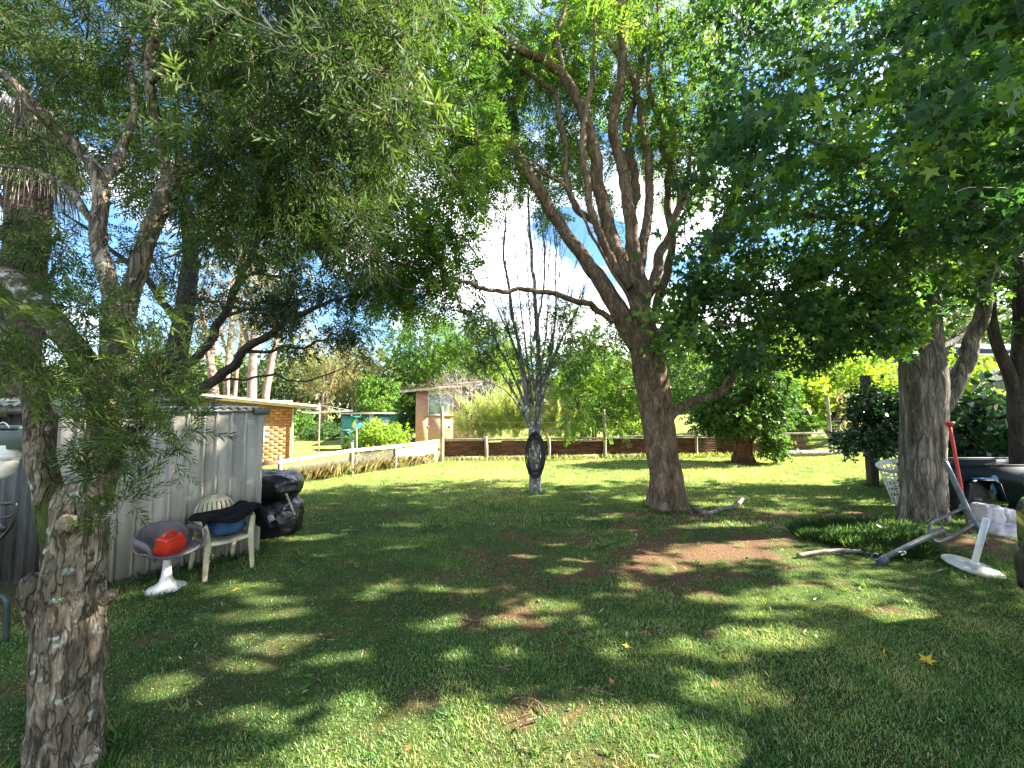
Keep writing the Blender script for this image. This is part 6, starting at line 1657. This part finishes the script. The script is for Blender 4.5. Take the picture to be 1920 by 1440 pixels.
# black jacket over arms and bag
def jack(u, v):
    x = -.31 + .72 * u; y = -.27 + .50 * v
    p = np.c_[x * 4.2, y * 5.0, 0 * x]
    z = .690 + .035 * fbm(p, 8, 3) + .030 * np.sin(x * 13 + y * 7) * np.exp(-((v - .3) / .5) ** 2)
    z = z - np.clip(-.24 - y, 0, 1) * 1.6 - .25 * np.clip(-.26 - x, 0, 1) * 3
    z = z - 2.3 * np.clip(x - .31, 0, 1) + .05 * np.exp(-((x - .27) / .07) ** 2)
    x = x + .03 * np.sin(v * 9)
    y = y + .03 * np.sin(u * 11) - .03 * (u < .1)
    return np.c_[x, y, z]
o = mk('jacket', *ac(gridsurf(jack, 48, 34)), M['black_cloth'], smooth_=True, origin=Mc[:3, 3] + [0, 0, .69], mods=[('SOLID', .022, 0)]); tag(o, 'black jacket draped across the arms of the cream chair', 'jacket')

# ------------------------------------------------------------------ black plastic bundles beside the shed
k0 = P(514, 975, 5.35); k0[2] = 0
def wrinkle(c, r, seed, power, amp=.16, n=64, m=44):
    V, F_ = blob(c, r, n, m, amp, 2.2, seed, power)
    d = unit(V - np.asarray(c))
    V = V + d * (.020 * np.abs(vnoise(V * [9, 9, 5], seed)) - .03 * np.abs(vnoise(V * [5, 5, 11], seed + 3)))[:, None]
    V[:, 2] = np.maximum(V[:, 2], 0.004)
    return V, F_
c_ = P(520, 955, 5.35)
o = mk('rubbish_bag', *wrinkle((c_[0] - .08, 5.35, .20), (.40, .34, .34), 4, .8), M['black_plastic'], smooth_=True, origin=(c_[0], 5.35, 0)); tag(o, 'shiny black plastic bag slumped on the grass beside the shed', 'bag')
c_ = P(510, 905, 5.35)
o = mk('wrapped_bundle', *wrinkle((c_[0] - .10, 5.38, .615), (.46, .32, .205), 9, .7, .12), M['black_plastic'], smooth_=True, origin=(c_[0], 5.38, .5)); tag(o, 'bulging bundle in black plastic lying on top of the slumped bag', 'bundle')
o = mk('metal_strip', *beam(P(536, 925, 5.1), P(553, 965, 5.05), .03, .006), M['galv'], origin=P(553, 965, 5.05)); tag(o, 'thin pale metal strip leaning on the black bag', 'metal strip')
o = mk('plastic_scrap', *blob(P(506, 972, 4.98), (.06, .02, .045), 12, 8, .5, 3, 2), M['sack'], origin=P(506, 980, 4.98)); tag(o, 'crumpled clear plastic scrap on the black bag', 'scrap')
g = G(559, 903)
o = mk('stone', *blob((g[0] + .05, g[1] + .1, .05), (.16, .12, .10), 16, 10, .3, 2, 3), M['stone_white'], smooth_=True, origin=(g[0], g[1], 0)); tag(o, 'pale stone at the foot of the low rail fence', 'stone')

# ------------------------------------------------------------------ black tubular frames at the far left
bf = P(-30, 1100, 2.75); bf[2] = 0
o = thing('tubular_frame', 'black tubular steel frame with a curved top at the left edge', 'frame', bf)
c0 = [P(-90, 941, 2.75), P(0, 945, 2.75), P(24, 943, 2.75), P(30, 950, 2.75), P(22, 985, 2.75), P(0, 1012, 2.75), P(-40, 1060, 2.75), P(-60, 1220, 2.75) * [1, 1, 0]]
mk('frame_tube', *tube(c0, .011, 10, 6), M['black_metal'], o, smooth_=True)
mk('cross_tube', *tube([P(-90, 975, 2.75), P(0, 971, 2.75), P(20, 968, 2.75), P(24, 964, 2.75)], .008, 8, 4), M['black_metal'], o, smooth_=True)
mk('hinge_plate', *blob(P(4, 990, 2.75), (.028, .012, .03), 14, 8, .1), M['black_metal'], o)
mk('rear_leg', *tube([P(-90, 941, 2.75), P(-110, 1100, 2.75), P(-120, 1260, 2.75) * [1, 1, 0]], .011, 10, 4), M['black_metal'], o, smooth_=True)
gg = P(0, 1160, 2.9)
o = thing('green_stand', 'low dark green pipe stand on the bare soil at the left edge', 'stand', gg * [1, 1, 0])
mk('frame_tube', *tube([P(12, 1185, 2.9) * [1, 1, 0], P(13, 1140, 2.9), P(10, 1123, 2.9), P(0, 1118, 2.9), P(-60, 1118, 2.9), P(-72, 1125, 2.9), P(-75, 1190, 2.9) * [1, 1, 0]], .018, 10, 6), M['green_metal'], o, smooth_=True)

# ------------------------------------------------------------------ timber post on the lawn
h_ = P(1630, 706, 8.2)[2]
ps = thing('timber_post', 'dark square timber post standing on the lawn, creeper on top', 'post', pp_)
mk('post', *beam(pp_ + [0, 0, -.1], pp_ + [-.04, .0, h_], .135, .135), M['timber_dark'], ps, mods=[('BEVEL', .01, 2)])
mk('cap', *beam(pp_ + [-.04, 0, h_ + .003], pp_ + [-.04, 0, h_ + .035], .15, .15), M['timber_dark'], ps)

# ------------------------------------------------------------------ laundry basket leaning behind the stout trunk
bc = P(1704, 935, 6.0)
Mb = TM((bc[0], bc[1], .24), 0.2, ry=R(-14))
lb = thing('laundry_basket', 'white plastic laundry basket tipped against the stout trunk', 'basket', bc * [1, 1, 0])
def ab_(VF): return (VF[0] @ Mb[:3, :3].T + Mb[:3, 3], VF[1])
nb = 24; H_ = .60
rad_ = lambda z: .19 + .06 * z / H_
mb = MB()
for k in range(nb):
    t = 2 * math.pi * k / nb
    mb.add(beam((rad_(0) * math.cos(t), rad_(0) * math.sin(t), 0), (rad_(H_) * math.cos(t), rad_(H_) * math.sin(t), H_), .017, .006, (math.cos(t), math.sin(t), 0)))
mk('upright_bars', np.concatenate(mb.V) @ Mb[:3, :3].T + Mb[:3, 3], mb.F, M['white_plastic'], lb)
mb = MB()
for z in (.03, .12, .21, .30, .39, .48):
    mb.add(lathe([(rad_(z) - .005, z - .009), (rad_(z) + .004, z - .009), (rad_(z) + .004, z + .009), (rad_(z) - .005, z + .009), (rad_(z) - .005, z - .009)], 36))
V = np.concatenate(mb.V); mk('hoops', V @ Mb[:3, :3].T + Mb[:3, 3], mb.F[::3], M['white_plastic'], lb)
mk('rim', *ab_((lambda q: (q[0], q[1][:1]))(lathe([(rad_(H_) - .006, H_ - .06), (rad_(H_) + .006, H_ - .06), (rad_(H_) + .026, H_ + .0), (rad_(H_) + .02, H_ + .008), (rad_(H_) - .006, H_ - .0), (rad_(H_) - .006, H_ - .06)], 40))), M['white_plastic'], lb, smooth_=True)
mk('bottom', *ab_(lathe([(.185, -.01), (.19, .0), (.185, .012)], 36)), M['white_plastic'], lb)
o = thing('basket_stand', 'low black metal stand under the laundry basket', 'stand', bc * [1, 1, 0])
for dx in (-.22, .18):
    mk('leg', *tube([(bc[0] + dx, bc[1] - .12, 0), (bc[0] + dx, bc[1] - .12, .20)], .014, 8, 2), M['black_metal'], o)
mk('crossbar', *tube([(bc[0] - .24, bc[1] - .12, .17), (bc[0] + .3, bc[1] - .12, .21)], .016, 8, 2), M['black_metal'], o)

# ------------------------------------------------------------------ trailer
tr_y = 6.0
t0 = P(1797, 900, tr_y); zt_ = P(1800, 874, tr_y)[2]; zb_ = P(1800, 930, tr_y)[2] - .02
tl = thing('box_trailer', 'dark blue-green box trailer parked behind the stout trunk', 'trailer', (8.0, tr_y + .6, 0))
x0, x1, y0, y1 = P(1780, 900, tr_y)[0], 9.3, tr_y, tr_y + .78
wx = P(1838, 930, tr_y)[0]
ww = .30
prof = np.array([(x0, zt_), (x0, zb_), (wx - ww, zb_), (wx - ww * .72, zb_ + .22), (wx - ww * .45, zb_ + .27), (wx + ww * .45, zb_ + .27), (wx + ww * .72, zb_ + .22), (wx + ww, zb_ - .06), (x1, zb_ - .06), (x1, zt_)])
for y in (y0, y1):
    V, F_ = extr(prof, y, y + .03); mk('side_panel', V, F_, M['trailer'], tl)
mb = MB(); mb.add(box((x0 + .02, (y0 + y1) / 2 + .015, (zt_ + zb_) / 2), (.03, y1 - y0 - .04, zt_ - zb_))); mb.build('front_panel', M['trailer'], tl)
mb = MB(); mb.add(box((x1 - .02, (y0 + y1) / 2 + .015, (zt_ + zb_) / 2), (.03, y1 - y0 - .04, zt_ - zb_))); mb.build('tailgate', M['trailer'], tl)
mb = MB(); mb.add(box(((x0 + x1) / 2, (y0 + y1) / 2 + .015, zb_ + .30), (x1 - x0 - .08, y1 - y0 - .04, .02))); mb.build('floor', M['trailer'], tl)
mb = MB(); mb.add(tube([(x0, y0 - .01, zt_ + .01), (x1, y0 - .01, zt_ + .01)], .018, 8, 2)); mb.add(tube([(x0, y1 + .04, zt_ + .01), (x1, y1 + .04, zt_ + .01)], .018, 8, 2)); mb.build('top_rail', M['trailer'], tl)
arch = [(wx - ww, zb_), (wx - ww * .72, zb_ + .22), (wx - ww * .45, zb_ + .27), (wx + ww * .45, zb_ + .27), (wx + ww * .72, zb_ + .22), (wx + ww, zb_ - .06)]
mb = MB()
for (a_, b_) in zip(arch[:-1], arch[1:]): mb.add(beam((a_[0], y0 - .04, a_[1]), (b_[0], y0 - .04, b_[1]), .10, .012, (0, 0, 1)))
mb.build('mudguard', M['trailer'], tl)
wr = .27
for yy in (y0 + .15, y1 - .12):
    wob = mk('wheel', *tube([(wx, yy - .08, wr), (wx, yy - .05, wr), (wx, yy + .05, wr), (wx, yy + .08, wr)], [wr - .04, wr, wr, wr - .04], 32, 1), M['rubber'], tl, smooth_=True)
    mk('rim', *tube([(wx, yy - .085, wr), (wx, yy - .06, wr)], [.13, .15], 20, 1), M['rubber'], wob)
mk('axle', *tube([(wx, y0, wr), (wx, y1, wr)], .03, 8, 1), M['steel'], tl)
r_ = np.random.default_rng(9)
th2 = np.linspace(0, 2 * math.pi, 18, endpoint=False)
pol = np.c_[wx + .235 + np.cos(th2) * .085 * r_.uniform(.5, 1.3, 18), np.full(18, y0 - .004), zb_ + .17 + np.sin(th2) * .13 * r_.uniform(.5, 1.3, 18)]
mk('paint_patch', pol, np.arange(18)[::-1][None], M['blue_paint'], tl)
mk('paint_patch', *beam((wx - .12, y0 - .005, zb_ + .285), (wx + .20, y0 - .005, zb_ + .285), .002, .02), M['blue_paint'], tl)
sk = MB()
for k in range(16):
    a_ = np.array([r_.uniform(x0 + .2, x1 - .9), r_.uniform(y0 + .1, y1 - .1), zb_ + .33 + r_.uniform(0, .06)])
    e_ = a_ + [r_.uniform(.4, .9), r_.uniform(-.15, .15), r_.uniform(0, .10)]
    e_[0] = min(e_[0], x1 - .1); e_[1] = np.clip(e_[1], y0 + .06, y1 - .06)
    sk.add(tube([a_, (a_ + e_) / 2 + r_.normal(0, .03, 3), e_], [.014, .01, .006], 5, 3))
o = sk.build('brush_pile', M['deadwood'], origin=(x0 + .8, y0 + .6, zb_ + .32)); tag(o, 'pruned sticks piled in the tray of the trailer', 'sticks', kind='thing')

# ------------------------------------------------------------------ tools and junk at the stout trunk
a_, b_ = P(1780, 793, 5.0), G(1822, 1022); 
rp_ = thing('red_pole', 'red steel pole with a round cap leaning beside the stout trunk', 'pole', b_)
mk('shaft', *tube([b_ + [0, 0, -.03], lerp(a_, b_, .35), a_ - [0, 0, .03]], [.015, .017, .018], 12, 3), M['red_paint'], rp_, smooth_=True)
ax3 = unit((a_ - b_)[None])[0]
mk('cap', *tube([a_ - ax3 * .05, a_ - ax3 * .02, a_ + ax3 * .005, a_ + ax3 * .012], [.022, .036, .052, .042], 20, 1), M['red_paint'], rp_, smooth_=True)
mk('tip', *tube([lerp(a_, b_, .72), b_ + [0, 0, .0]], [.0185, .014], 10, 2), M['rust'], rp_)

fr_b = G(1650, 1052)
fr_ = thing('steel_jack_frame', 'grey tubular steel frame lying against the foot of the stout trunk', 'frame', fr_b)
Dp = lambda px, py, d: P(px, py, d)
up0, up1 = Dp(1772, 866, 4.75), Dp(1822, 972, 4.5)
mk('upright_tube', *tube([up0, lerp(up0, up1, .5), up1, Dp(1840, 1002, 4.45)], [.027, .027, .026, .022], 14, 4), M['steel'], fr_, smooth_=True)
mk('foot_tube', *tube([Dp(1838, 1000, 4.45), G(1857, 1037)], .016, 10, 2), M['steel'], fr_, smooth_=True)
bar0, bar1 = Dp(1650, 1050, 4.25), Dp(1768, 992, 4.4)
mk('drawbar', *beam(bar0, bar1, .042, .042), M['steel'], fr_, mods=[('BEVEL', .008, 2)])
mk('loop', *tube([Dp(1802, 954, 4.5), Dp(1768, 970, 4.45), Dp(1748, 980, 4.42), Dp(1742, 990, 4.4), Dp(1744, 1008, 4.38), Dp(1758, 1016, 4.37), Dp(1780, 1008, 4.38), Dp(1816, 988, 4.42), Dp(1828, 980, 4.45)], .015, 10, 6), M['steel'], fr_, smooth_=True)
mk('brace', *tube([Dp(1765, 985, 4.41), Dp(1773, 1005, 4.38)], .012, 8, 2), M['steel'], fr_)
mk('pivot', *blob(Dp(1806, 952, 4.5), (.035, .035, .048), 16, 10, .15), M['steel'], fr_, smooth_=True)
mk('pivot', *blob(Dp(1826, 984, 4.45), (.04, .04, .05), 16, 10, .2), M['steel'], fr_, smooth_=True)
mk('latch', *tube([Dp(1684, 1036, 4.24), Dp(1692, 1034, 4.22), Dp(1698, 1037, 4.22), Dp(1690, 1041, 4.22)], .010, 8, 3), M['chrome'], fr_, smooth_=True)
mk('hook', *tube([bar0, Dp(1640, 1050, 4.25), Dp(1634, 1044, 4.25), Dp(1638, 1038, 4.25), Dp(1646, 1040, 4.25)], .009, 8, 4), M['steel'], fr_, smooth_=True)
mk('bar_end', *beam(Dp(1647, 1056, 4.24), Dp(1661, 1046, 4.26), .055, .06), M['steel'], fr_, mods=[('BEVEL', .01, 2)])

uc = G(1826, 1071)
um = thing('umbrella_base', 'round pale concrete umbrella base with a leaning white pole', 'umbrella base', uc)
Mu = TM((uc[0], uc[1], .05), 0, ry=R(8), rx=R(9), s=.86)
def au(VF): return (VF[0] @ Mu[:3, :3].T + Mu[:3, 3], VF[1])
mk('disc', *au(lathe([(.245, -.03), (.265, -.02), (.268, -.005), (.25, .012), (.12, .026), (.04, .032), (.03, .034)], 44)), M['stone_white'], um, smooth_=True)
mk('pole', *au(tube([(0, 0, .03), (0, 0, .60)], .030, 20, 2)), M['white_paint'], um, smooth_=True)
mk('pole_collar', *au(lathe([(.045, .03), (.045, .045), (.034, .06)], 20)), M['white_paint'], um)

for (px, py, d, r3, sd, lab) in [(1872, 1000, 4.95, (.20, .15, .12), 5, 'lower pale sack lying on the ground under the trailer'), (1852, 966, 5.05, (.11, .11, .12), 6, 'pale sack with pinkish folds standing on the lower sack'), (1885, 968, 5.1, (.09, .10, .09), 7, 'small grey-white sack at the right of the stacked sacks')]:
    c = P(px, py, d)
    V, F_ = blob(c, np.array(r3) * 1.1, 54, 36, .16, 2.0, sd, .5)
    V = V + unit(V - c) * (.022 * np.abs(vnoise(V * 16, sd)) - .03 * np.abs(vnoise(V * 9, sd + 5)))[:, None]
    V[:, 2] = np.maximum(V[:, 2], .005 if r3[0] > .2 else 0.0)
    o = mk('sack', V, F_, M['sack'], smooth_=True, origin=c * [1, 1, 0]); tag(o, lab, 'sack', 'pale sacks by the trailer')

# ------------------------------------------------------------------ parked car at the right edge
cx = 4.87
car = thing('parked_van', 'dark parked van whose front corner and tyre show at the right edge', 'van', (cx, 1.0, 0))
def loft(st, n=36, pw=.42):
    a = np.linspace(0, 2 * math.pi, n, endpoint=False)
    f = lambda q: np.sign(q) * np.abs(q) ** pw
    V = np.concatenate([np.c_[cx + w * f(np.cos(a)), np.full(n, y), zc + h * f(np.sin(a))] for (y, w, zc, h) in st])
    m = len(st); i, j = np.meshgrid(np.arange(m - 1), np.arange(n), indexing='ij')
    a0 = i * n + j; a1 = i * n + (j + 1) % n
    return V, [np.stack([a0, a1, a1 + n, a0 + n], -1).reshape(-1, 4), np.arange(n)[None], (np.arange(n) + (m - 1) * n)[::-1][None]]
mk('body', *loft([(-1.5, .80, .66, .36), (-1.42, .90, .66, .42), (-.9, .95, .67, .44), (1.6, .96, .67, .44), (2.6, .95, .67, .44), (2.95, .92, .67, .42), (3.15, .84, .67, .39), (3.26, .70, .67, .34), (3.30, .45, .67, .28)]), M['car'], car, smooth_=True)
mk('cabin', *loft([(-1.48, .80, 1.60, .60), (-1.3, .86, 1.67, .67), (1.2, .87, 1.67, .67), (1.95, .86, 1.65, .65), (2.35, .85, 1.48, .48), (2.72, .84, 1.29, .29), (3.02, .80, 1.11, .11), (3.18, .66, 1.02, .03)], 44, .42), M['glass'], car, smooth_=True)
mk('roof', *loft([(-1.4, .74, 2.32, .03), (-.9, .80, 2.33, .04), (1.5, .80, 2.33, .04), (1.97, .74, 2.29, .03)], 30, .5), M['car'], car, smooth_=True)
for s in (-1, 1):
    for (ya, za, yb, zb2) in ((1.95, 2.28, 3.05, 1.08), (1.2, 2.28, 1.2, 1.06), (-.2, 2.28, -.2, 1.06), (-1.3, 2.28, -1.3, 1.06)):
        mk('pillar', *beam((cx + s * .845, ya, za), (cx + s * .84, yb, zb2), .06, .05), M['car'], car)
mk('bumper', *loft([(2.96, .92, .46, .16), (3.18, .84, .46, .15), (3.30, .68, .46, .14), (3.35, .45, .46, .12)]), M['black_metal'], car, smooth_=True)
for s in (-1, 1):
    mk('headlight', *blob((cx + s * .50, 3.2, .80), (.14, .10, .08), 18, 10, 0, 1, 0, .8), M['glass_pale'], car, smooth_=True)
    for wy in (2.71, -.75):
        wxx = cx + s * .85
        w_ = mk('wheel', *tube([(wxx - .12, wy, .345), (wxx - .09, wy, .345), (wxx + .09, wy, .345), (wxx + .12, wy, .345)], [.30, .35, .35, .30], 40, 1), M['rubber'], car, smooth_=True)
        mk('rim', *tube([(wxx + s * .115, wy, .345), (wxx + s * .128, wy, .345)], [.235, .21], 28, 1), M['rim'], w_)
        mk('wheel_arch', *tube([(wxx - s * .0, wy + math.cos(t) * .40, .345 + math.sin(t) * .40) for t in np.linspace(-.15, math.pi + .15, 12)], .045, 8, 2), M['black_metal'], car, smooth_=True)
mk('mirror', *blob((cx - .99, 2.35, 1.15), (.09, .05, .07), 16, 10, .05, 1, 0, .7), M['car'], car, smooth_=True)

# ------------------------------------------------------------------ fallen wood and leaves
def branch_on_ground(pts, rad, label, m='deadwood', name='fallen_branch', seed=0, forks=()):
    q = []
    for (px, py, z) in pts:
        g = G(px, py, z); q.append(g)
    rad = (np.asarray(rad) * .72) if np.ndim(rad) else rad * .62
    r0 = rad[0] if np.ndim(rad) else rad
    mb = MB(); mb.add(tube(q, rad if np.ndim(rad) else [rad] * len(q), 9, 6, amp=.2, freq=9, seed=seed))
    for f in forks: mb.add(tube([G(*w) for w in f], [r0 * .6, r0 * .3], 6, 3))
    o = mb.build(name, M[m], smooth_=True, origin=q[0] * [1, 1, 0])
    return tag(o, label, 'branch', 'fallen sticks on the lawn')
branch_on_ground([(1295, 948, .03), (1325, 962, .04), (1355, 953, .05), (1380, 948, .05), (1396, 932, .07)], [.028, .04, .042, .042, .045], 'long pale crooked branch lying right of the big trunk')
branch_on_ground([(1096, 938, .03), (1103, 934, .06), (1112, 933, .06), (1120, 937, .03)], .026, 'short bleached stick left of the big trunk')
branch_on_ground([(1496, 1042, .03), (1530, 1036, .04), (1580, 1032, .05), (1630, 1036, .05), (1665, 1040, .06)], [.034, .03, .03, .028, .026], 'long grey branch running into the strap-leaf grass')
branch_on_ground([(1295, 992, .015), (1320, 988, .03), (1345, 990, .02)], .014, 'thin pale stick on the bare soil before the big trunk')
branch_on_ground([(1446, 988, .015), (1470, 990, .03), (1500, 1000, .02)], .016, 'curved stick beside the edge of the strap-leaf mound', forks=[[(1470, 990, .03), (1482, 985, .06)]])
branch_on_ground([(1120, 1030, .012), (1140, 1022, .02), (1160, 1018, .02)], .009, 'thin dark twig in the grass below the hose tree', m='bark_dark')
branch_on_ground([(1080, 1288, .012), (1110, 1292, .02), (1140, 1300, .02), (1155, 1303, .01)], .007, 'frayed twig beside the left orange leaf', m='bark_brown', forks=[[(1110, 1292, .02), (1125, 1286, .04)], [(1135, 1299, .02), (1150, 1292, .03)]])
branch_on_ground([(910, 1248, .012), (935, 1250, .02), (955, 1256, .015)], .008, 'forked twig lying in the centre foreground grass', m='bark_brown', forks=[[(935, 1250, .02), (960, 1247, .03)]])
branch_on_ground([(960, 1310, .012), (985, 1308, .025), (1010, 1318, .02), (1025, 1340, .012)], .008, 'dry twig with withered leaves in front of the bare patch', m='bark_brown', forks=[[(1000, 1315, .02), (990, 1330, .02)], [(985, 1308, .025), (975, 1295, .03)]])
branch_on_ground([(965, 1370, .012), (985, 1352, .025), (1012, 1345, .02)], .008, 'dry curled twig near the bottom edge', m='bark_brown', forks=[[(985, 1352, .02), (978, 1375, .02)]])
branch_on_ground([(665, 1138, .012), (705, 1131, .02)], .008, 'pale straw-like stick in the shaded middle lawn', m='bark_brown')
branch_on_ground([(870, 1160, .012), (885, 1162, .02), (905, 1166, .015)], .012, 'small sticks on the dark bare patch in mid lawn', m='bark_brown', forks=[[(880, 1160, .02), (870, 1152, .03)]])
branch_on_ground([(1755, 1072, .02), (1768, 1068, .04)], .014, 'short pale stick against the rim of the umbrella base')

def ground_leaf(px, py, size, mt, label, rz, lift=.03, tilt=.3, star=True, seed=0):
    V, F_, T = star_leaf(size, seed) if star else (np.array([[0, 0, 0], [size * .3, size * .5, .01], [0, size, .03], [-size * .3, size * .5, .01]]), np.array([[0, 1, 2, 3]]), np.zeros(4, int))
    V = V.copy(); V[:, 2] += .35 * np.abs(V[:, 0]) + .15 * V[:, 1]
    g = G(px, py, lift)
    mm = TM(g, rz, rx=tilt)
    V = V @ mm[:3, :3].T + mm[:3, 3]
    stalk = tube([g, g + [math.sin(rz) * size * .35, -math.cos(rz) * size * .35, .004]], [.003, .002], 5, 2)
    mb = MB(); mb.add((V, [F_])); mb.add(stalk)
    o = mb.build('fallen_leaf', M[mt], origin=g, tint=np.full(mb.n, .5))
    return tag(o, label, 'leaf', 'fallen leaves on the lawn')
ground_leaf(1738, 1240, .14, 'lf_yellow', 'large yellow fallen leaf in the shade in front of the van', -1.2, .03, .5, seed=2)
ground_leaf(440, 1107, .11, 'lf_yellow', 'yellow fallen leaf on the grass near the cream chair', -.9, .03, .2)
ground_leaf(1148, 1280, .062, 'lf_orange', 'rust-orange leaf standing in the grass in the centre foreground', .4, .025, .45, seed=1)
ground_leaf(1341, 1284, .058, 'lf_orange', 'rust-orange leaf beside the sunny patch in the foreground', -.5, .025, .45, seed=4)
ground_leaf(764, 1404, .055, 'lf_orange', 'orange leaf near the bottom edge left of centre', -.4, .025, .4, seed=2)
ground_leaf(1175, 1195, .04, 'lf_dry', 'small pale leaf upright in the middle lawn', .2, .03, .9, False)
ground_leaf(1176, 1213, .08, 'lf_yellow', 'pale yellow leaf flat on the middle lawn', 1.2, .02, .3)
ground_leaf(1658, 1228, .035, 'lf_yellow', 'tiny pale green-yellow leaf left of the large yellow leaf', .3, .03, .8, False)
ground_leaf(1650, 988, .16, 'lf_brown', 'dry brown leaf clump on the strap-leaf mound', .5, .30, .5, seed=3)
ground_leaf(1410, 865, .14, 'lf_brown', 'brown leaf at the foot of the rotten stump', .2, .03, .4)
def on_lawn(n, seed, d0=1.5, d1=9.0, sp=1.28):
    rg = np.random.default_rng(seed)
    d = np.sqrt(rg.uniform(d0 * d0, d1 * d1, n)); x = rg.uniform(-sp, sp, n) * d
    k = (beyond(x, d) < 0) & ~((x < -2.95) & (d > 3.3))
    return rg, x[k], d[k]
lt_ = (np.array([[0, 0, 0], [.0045, .02, .002], [0, .05, .008], [-.0045, .02, .002]]), np.array([[0, 1, 2, 3]]), np.zeros(4, int))
wd_ = (np.array([[0, 0, 0], [.013, .016, .006], [.004, .045, .0], [-.012, .022, .008]]), np.array([[0, 1, 2, 3]]), np.zeros(4, int))
for nm, n, sd, tp, mt, s0, s1, lab in [('leaf_litter', 300, 77, [lt_], 'lf_dry', .5, 1.5, 'narrow dry leaf litter scattered over the lawn'), ('brown_litter', 600, 78, [wd_, lt_], 'lf_brown', .4, 1.1, 'small curled brown leaves scattered under the trees')]:
    rg, xx, dd_ = on_lawn(n, sd)
    a_ = rg.uniform(0, 6.28, len(xx))
    pos = np.c_[xx, dd_, gz(xx, dd_) + rg.uniform(.006, .02, len(xx))]
    V, F_, T = scatter(tp, pos, np.c_[np.cos(a_), np.sin(a_), rg.uniform(-.1, .45, len(xx))], rg.uniform(s0, s1, len(xx)), rg, up=(0, 0, 1))
    tag(mk(nm, V, F_, M[mt], tint=T), lab, 'litter', kind='stuff')
rg, xx, dd_ = on_lawn(420, 79)
tw_ = (np.array([[-.0018, 0, 0], [.0018, 0, 0], [.003, .05, .004], [.001, .11, 0], [-.001, .11, 0], [.0, .05, .004]]), np.array([[0, 1, 2, 3, 4, 5]]), np.zeros(6, int))
a_ = rg.uniform(0, 6.28, len(xx))
V, F_, T = scatter([tw_], np.c_[xx, dd_, gz(xx, dd_) + .012], np.c_[np.cos(a_), np.sin(a_), rg.uniform(0, .2, len(xx))], rg.uniform(.5, 1.6, len(xx)), rg)
tag(mk('twig_litter', V, F_, M['bark_brown'], tint=T), 'fine broken twigs scattered over the lawn', 'litter', kind='stuff')
# longer tufts and low weeds in the mown grass, thicker round trunks and feet
rg, xx, dd_ = on_lawn(520, 80)
cl_ = vnoise(np.c_[xx * .9, dd_ * .9, 0 * xx], 44)
k_ = rg.uniform(-.8, 1, len(xx)) < cl_ + .35
px_, py_ = list(xx[k_]), list(dd_[k_])
for (c, r0, n) in [(bb, .17, 60), (jb, .36, 60), (ab, .33, 60), (hb, .14, 30), (sb_, .36, 50), (uc, .26, 30), (cg, .17, 26), (pp_, .12, 24)]:
    t_ = rg.uniform(0, 6.28, n); q_ = r0 * rg.uniform(.95, 1.35, n)
    px_ += list(c[0] + np.cos(t_) * q_); py_ += list(c[1] + np.sin(t_) * q_)
px_, py_ = np.array(px_), np.array(py_)
m_ = 13
X = np.repeat(px_, m_) + rg.normal(0, .016, len(px_) * m_); Y = np.repeat(py_, m_) + rg.normal(0, .016, len(px_) * m_)
a_ = rg.uniform(0, 6.28, len(X)); ln_ = rg.uniform(.25, 1.1, len(X))
w = .085
bl_ = (np.array([[-.0022, 0, 0], [.0022, 0, 0], [.0018, .035, -.003], [0, .066, -.014], [-.0018, .035, -.003]]), np.array([[0, 1, 2, 3, 4]]), np.zeros(5, int))
V, F_, T = scatter([bl_], np.c_[X, Y, gz(X, Y) - .002], np.c_[np.cos(a_) * ln_, np.sin(a_) * ln_, np.ones(len(X))], rg.uniform(.6, 1.25, len(X)) * np.repeat(rg.uniform(.7, 1.25, len(px_)), m_), rg, np.clip(np.repeat(rg.uniform(.1, .75, len(px_)), m_), 0, 1), up=(0, 0, 1))
tag(mk('grass_tufts', V, F_, M['lf_grass'], tint=T), 'longer grass tufts in the mown lawn and round the trunks', 'grass', kind='stuff')
rg, xx, dd_ = on_lawn(330, 81, 1.5, 6.5)
X = np.repeat(xx, 7) + rg.normal(0, .006, len(xx) * 7); Y = np.repeat(dd_, 7) + rg.normal(0, .006, len(xx) * 7)
a_ = rg.uniform(0, 6.28, len(X))
wl2 = (np.array([[0, 0, 0], [.009, .02, .003], [0, .042, 0], [-.009, .02, .003]]), np.array([[0, 1, 2, 3]]), np.zeros(4, int))
V, F_, T = scatter([wl2], np.c_[X, Y, gz(X, Y) + .008], np.c_[np.cos(a_), np.sin(a_), rg.uniform(.1, .6, len(X))], rg.uniform(.5, 1.1, len(X)), rg, up=(0, 0, 1))
tag(mk('low_weeds', V, F_, M['lf_citrus'], tint=T), 'small flat broad-leaved weeds dotted through the lawn', 'weeds', kind='stuff')
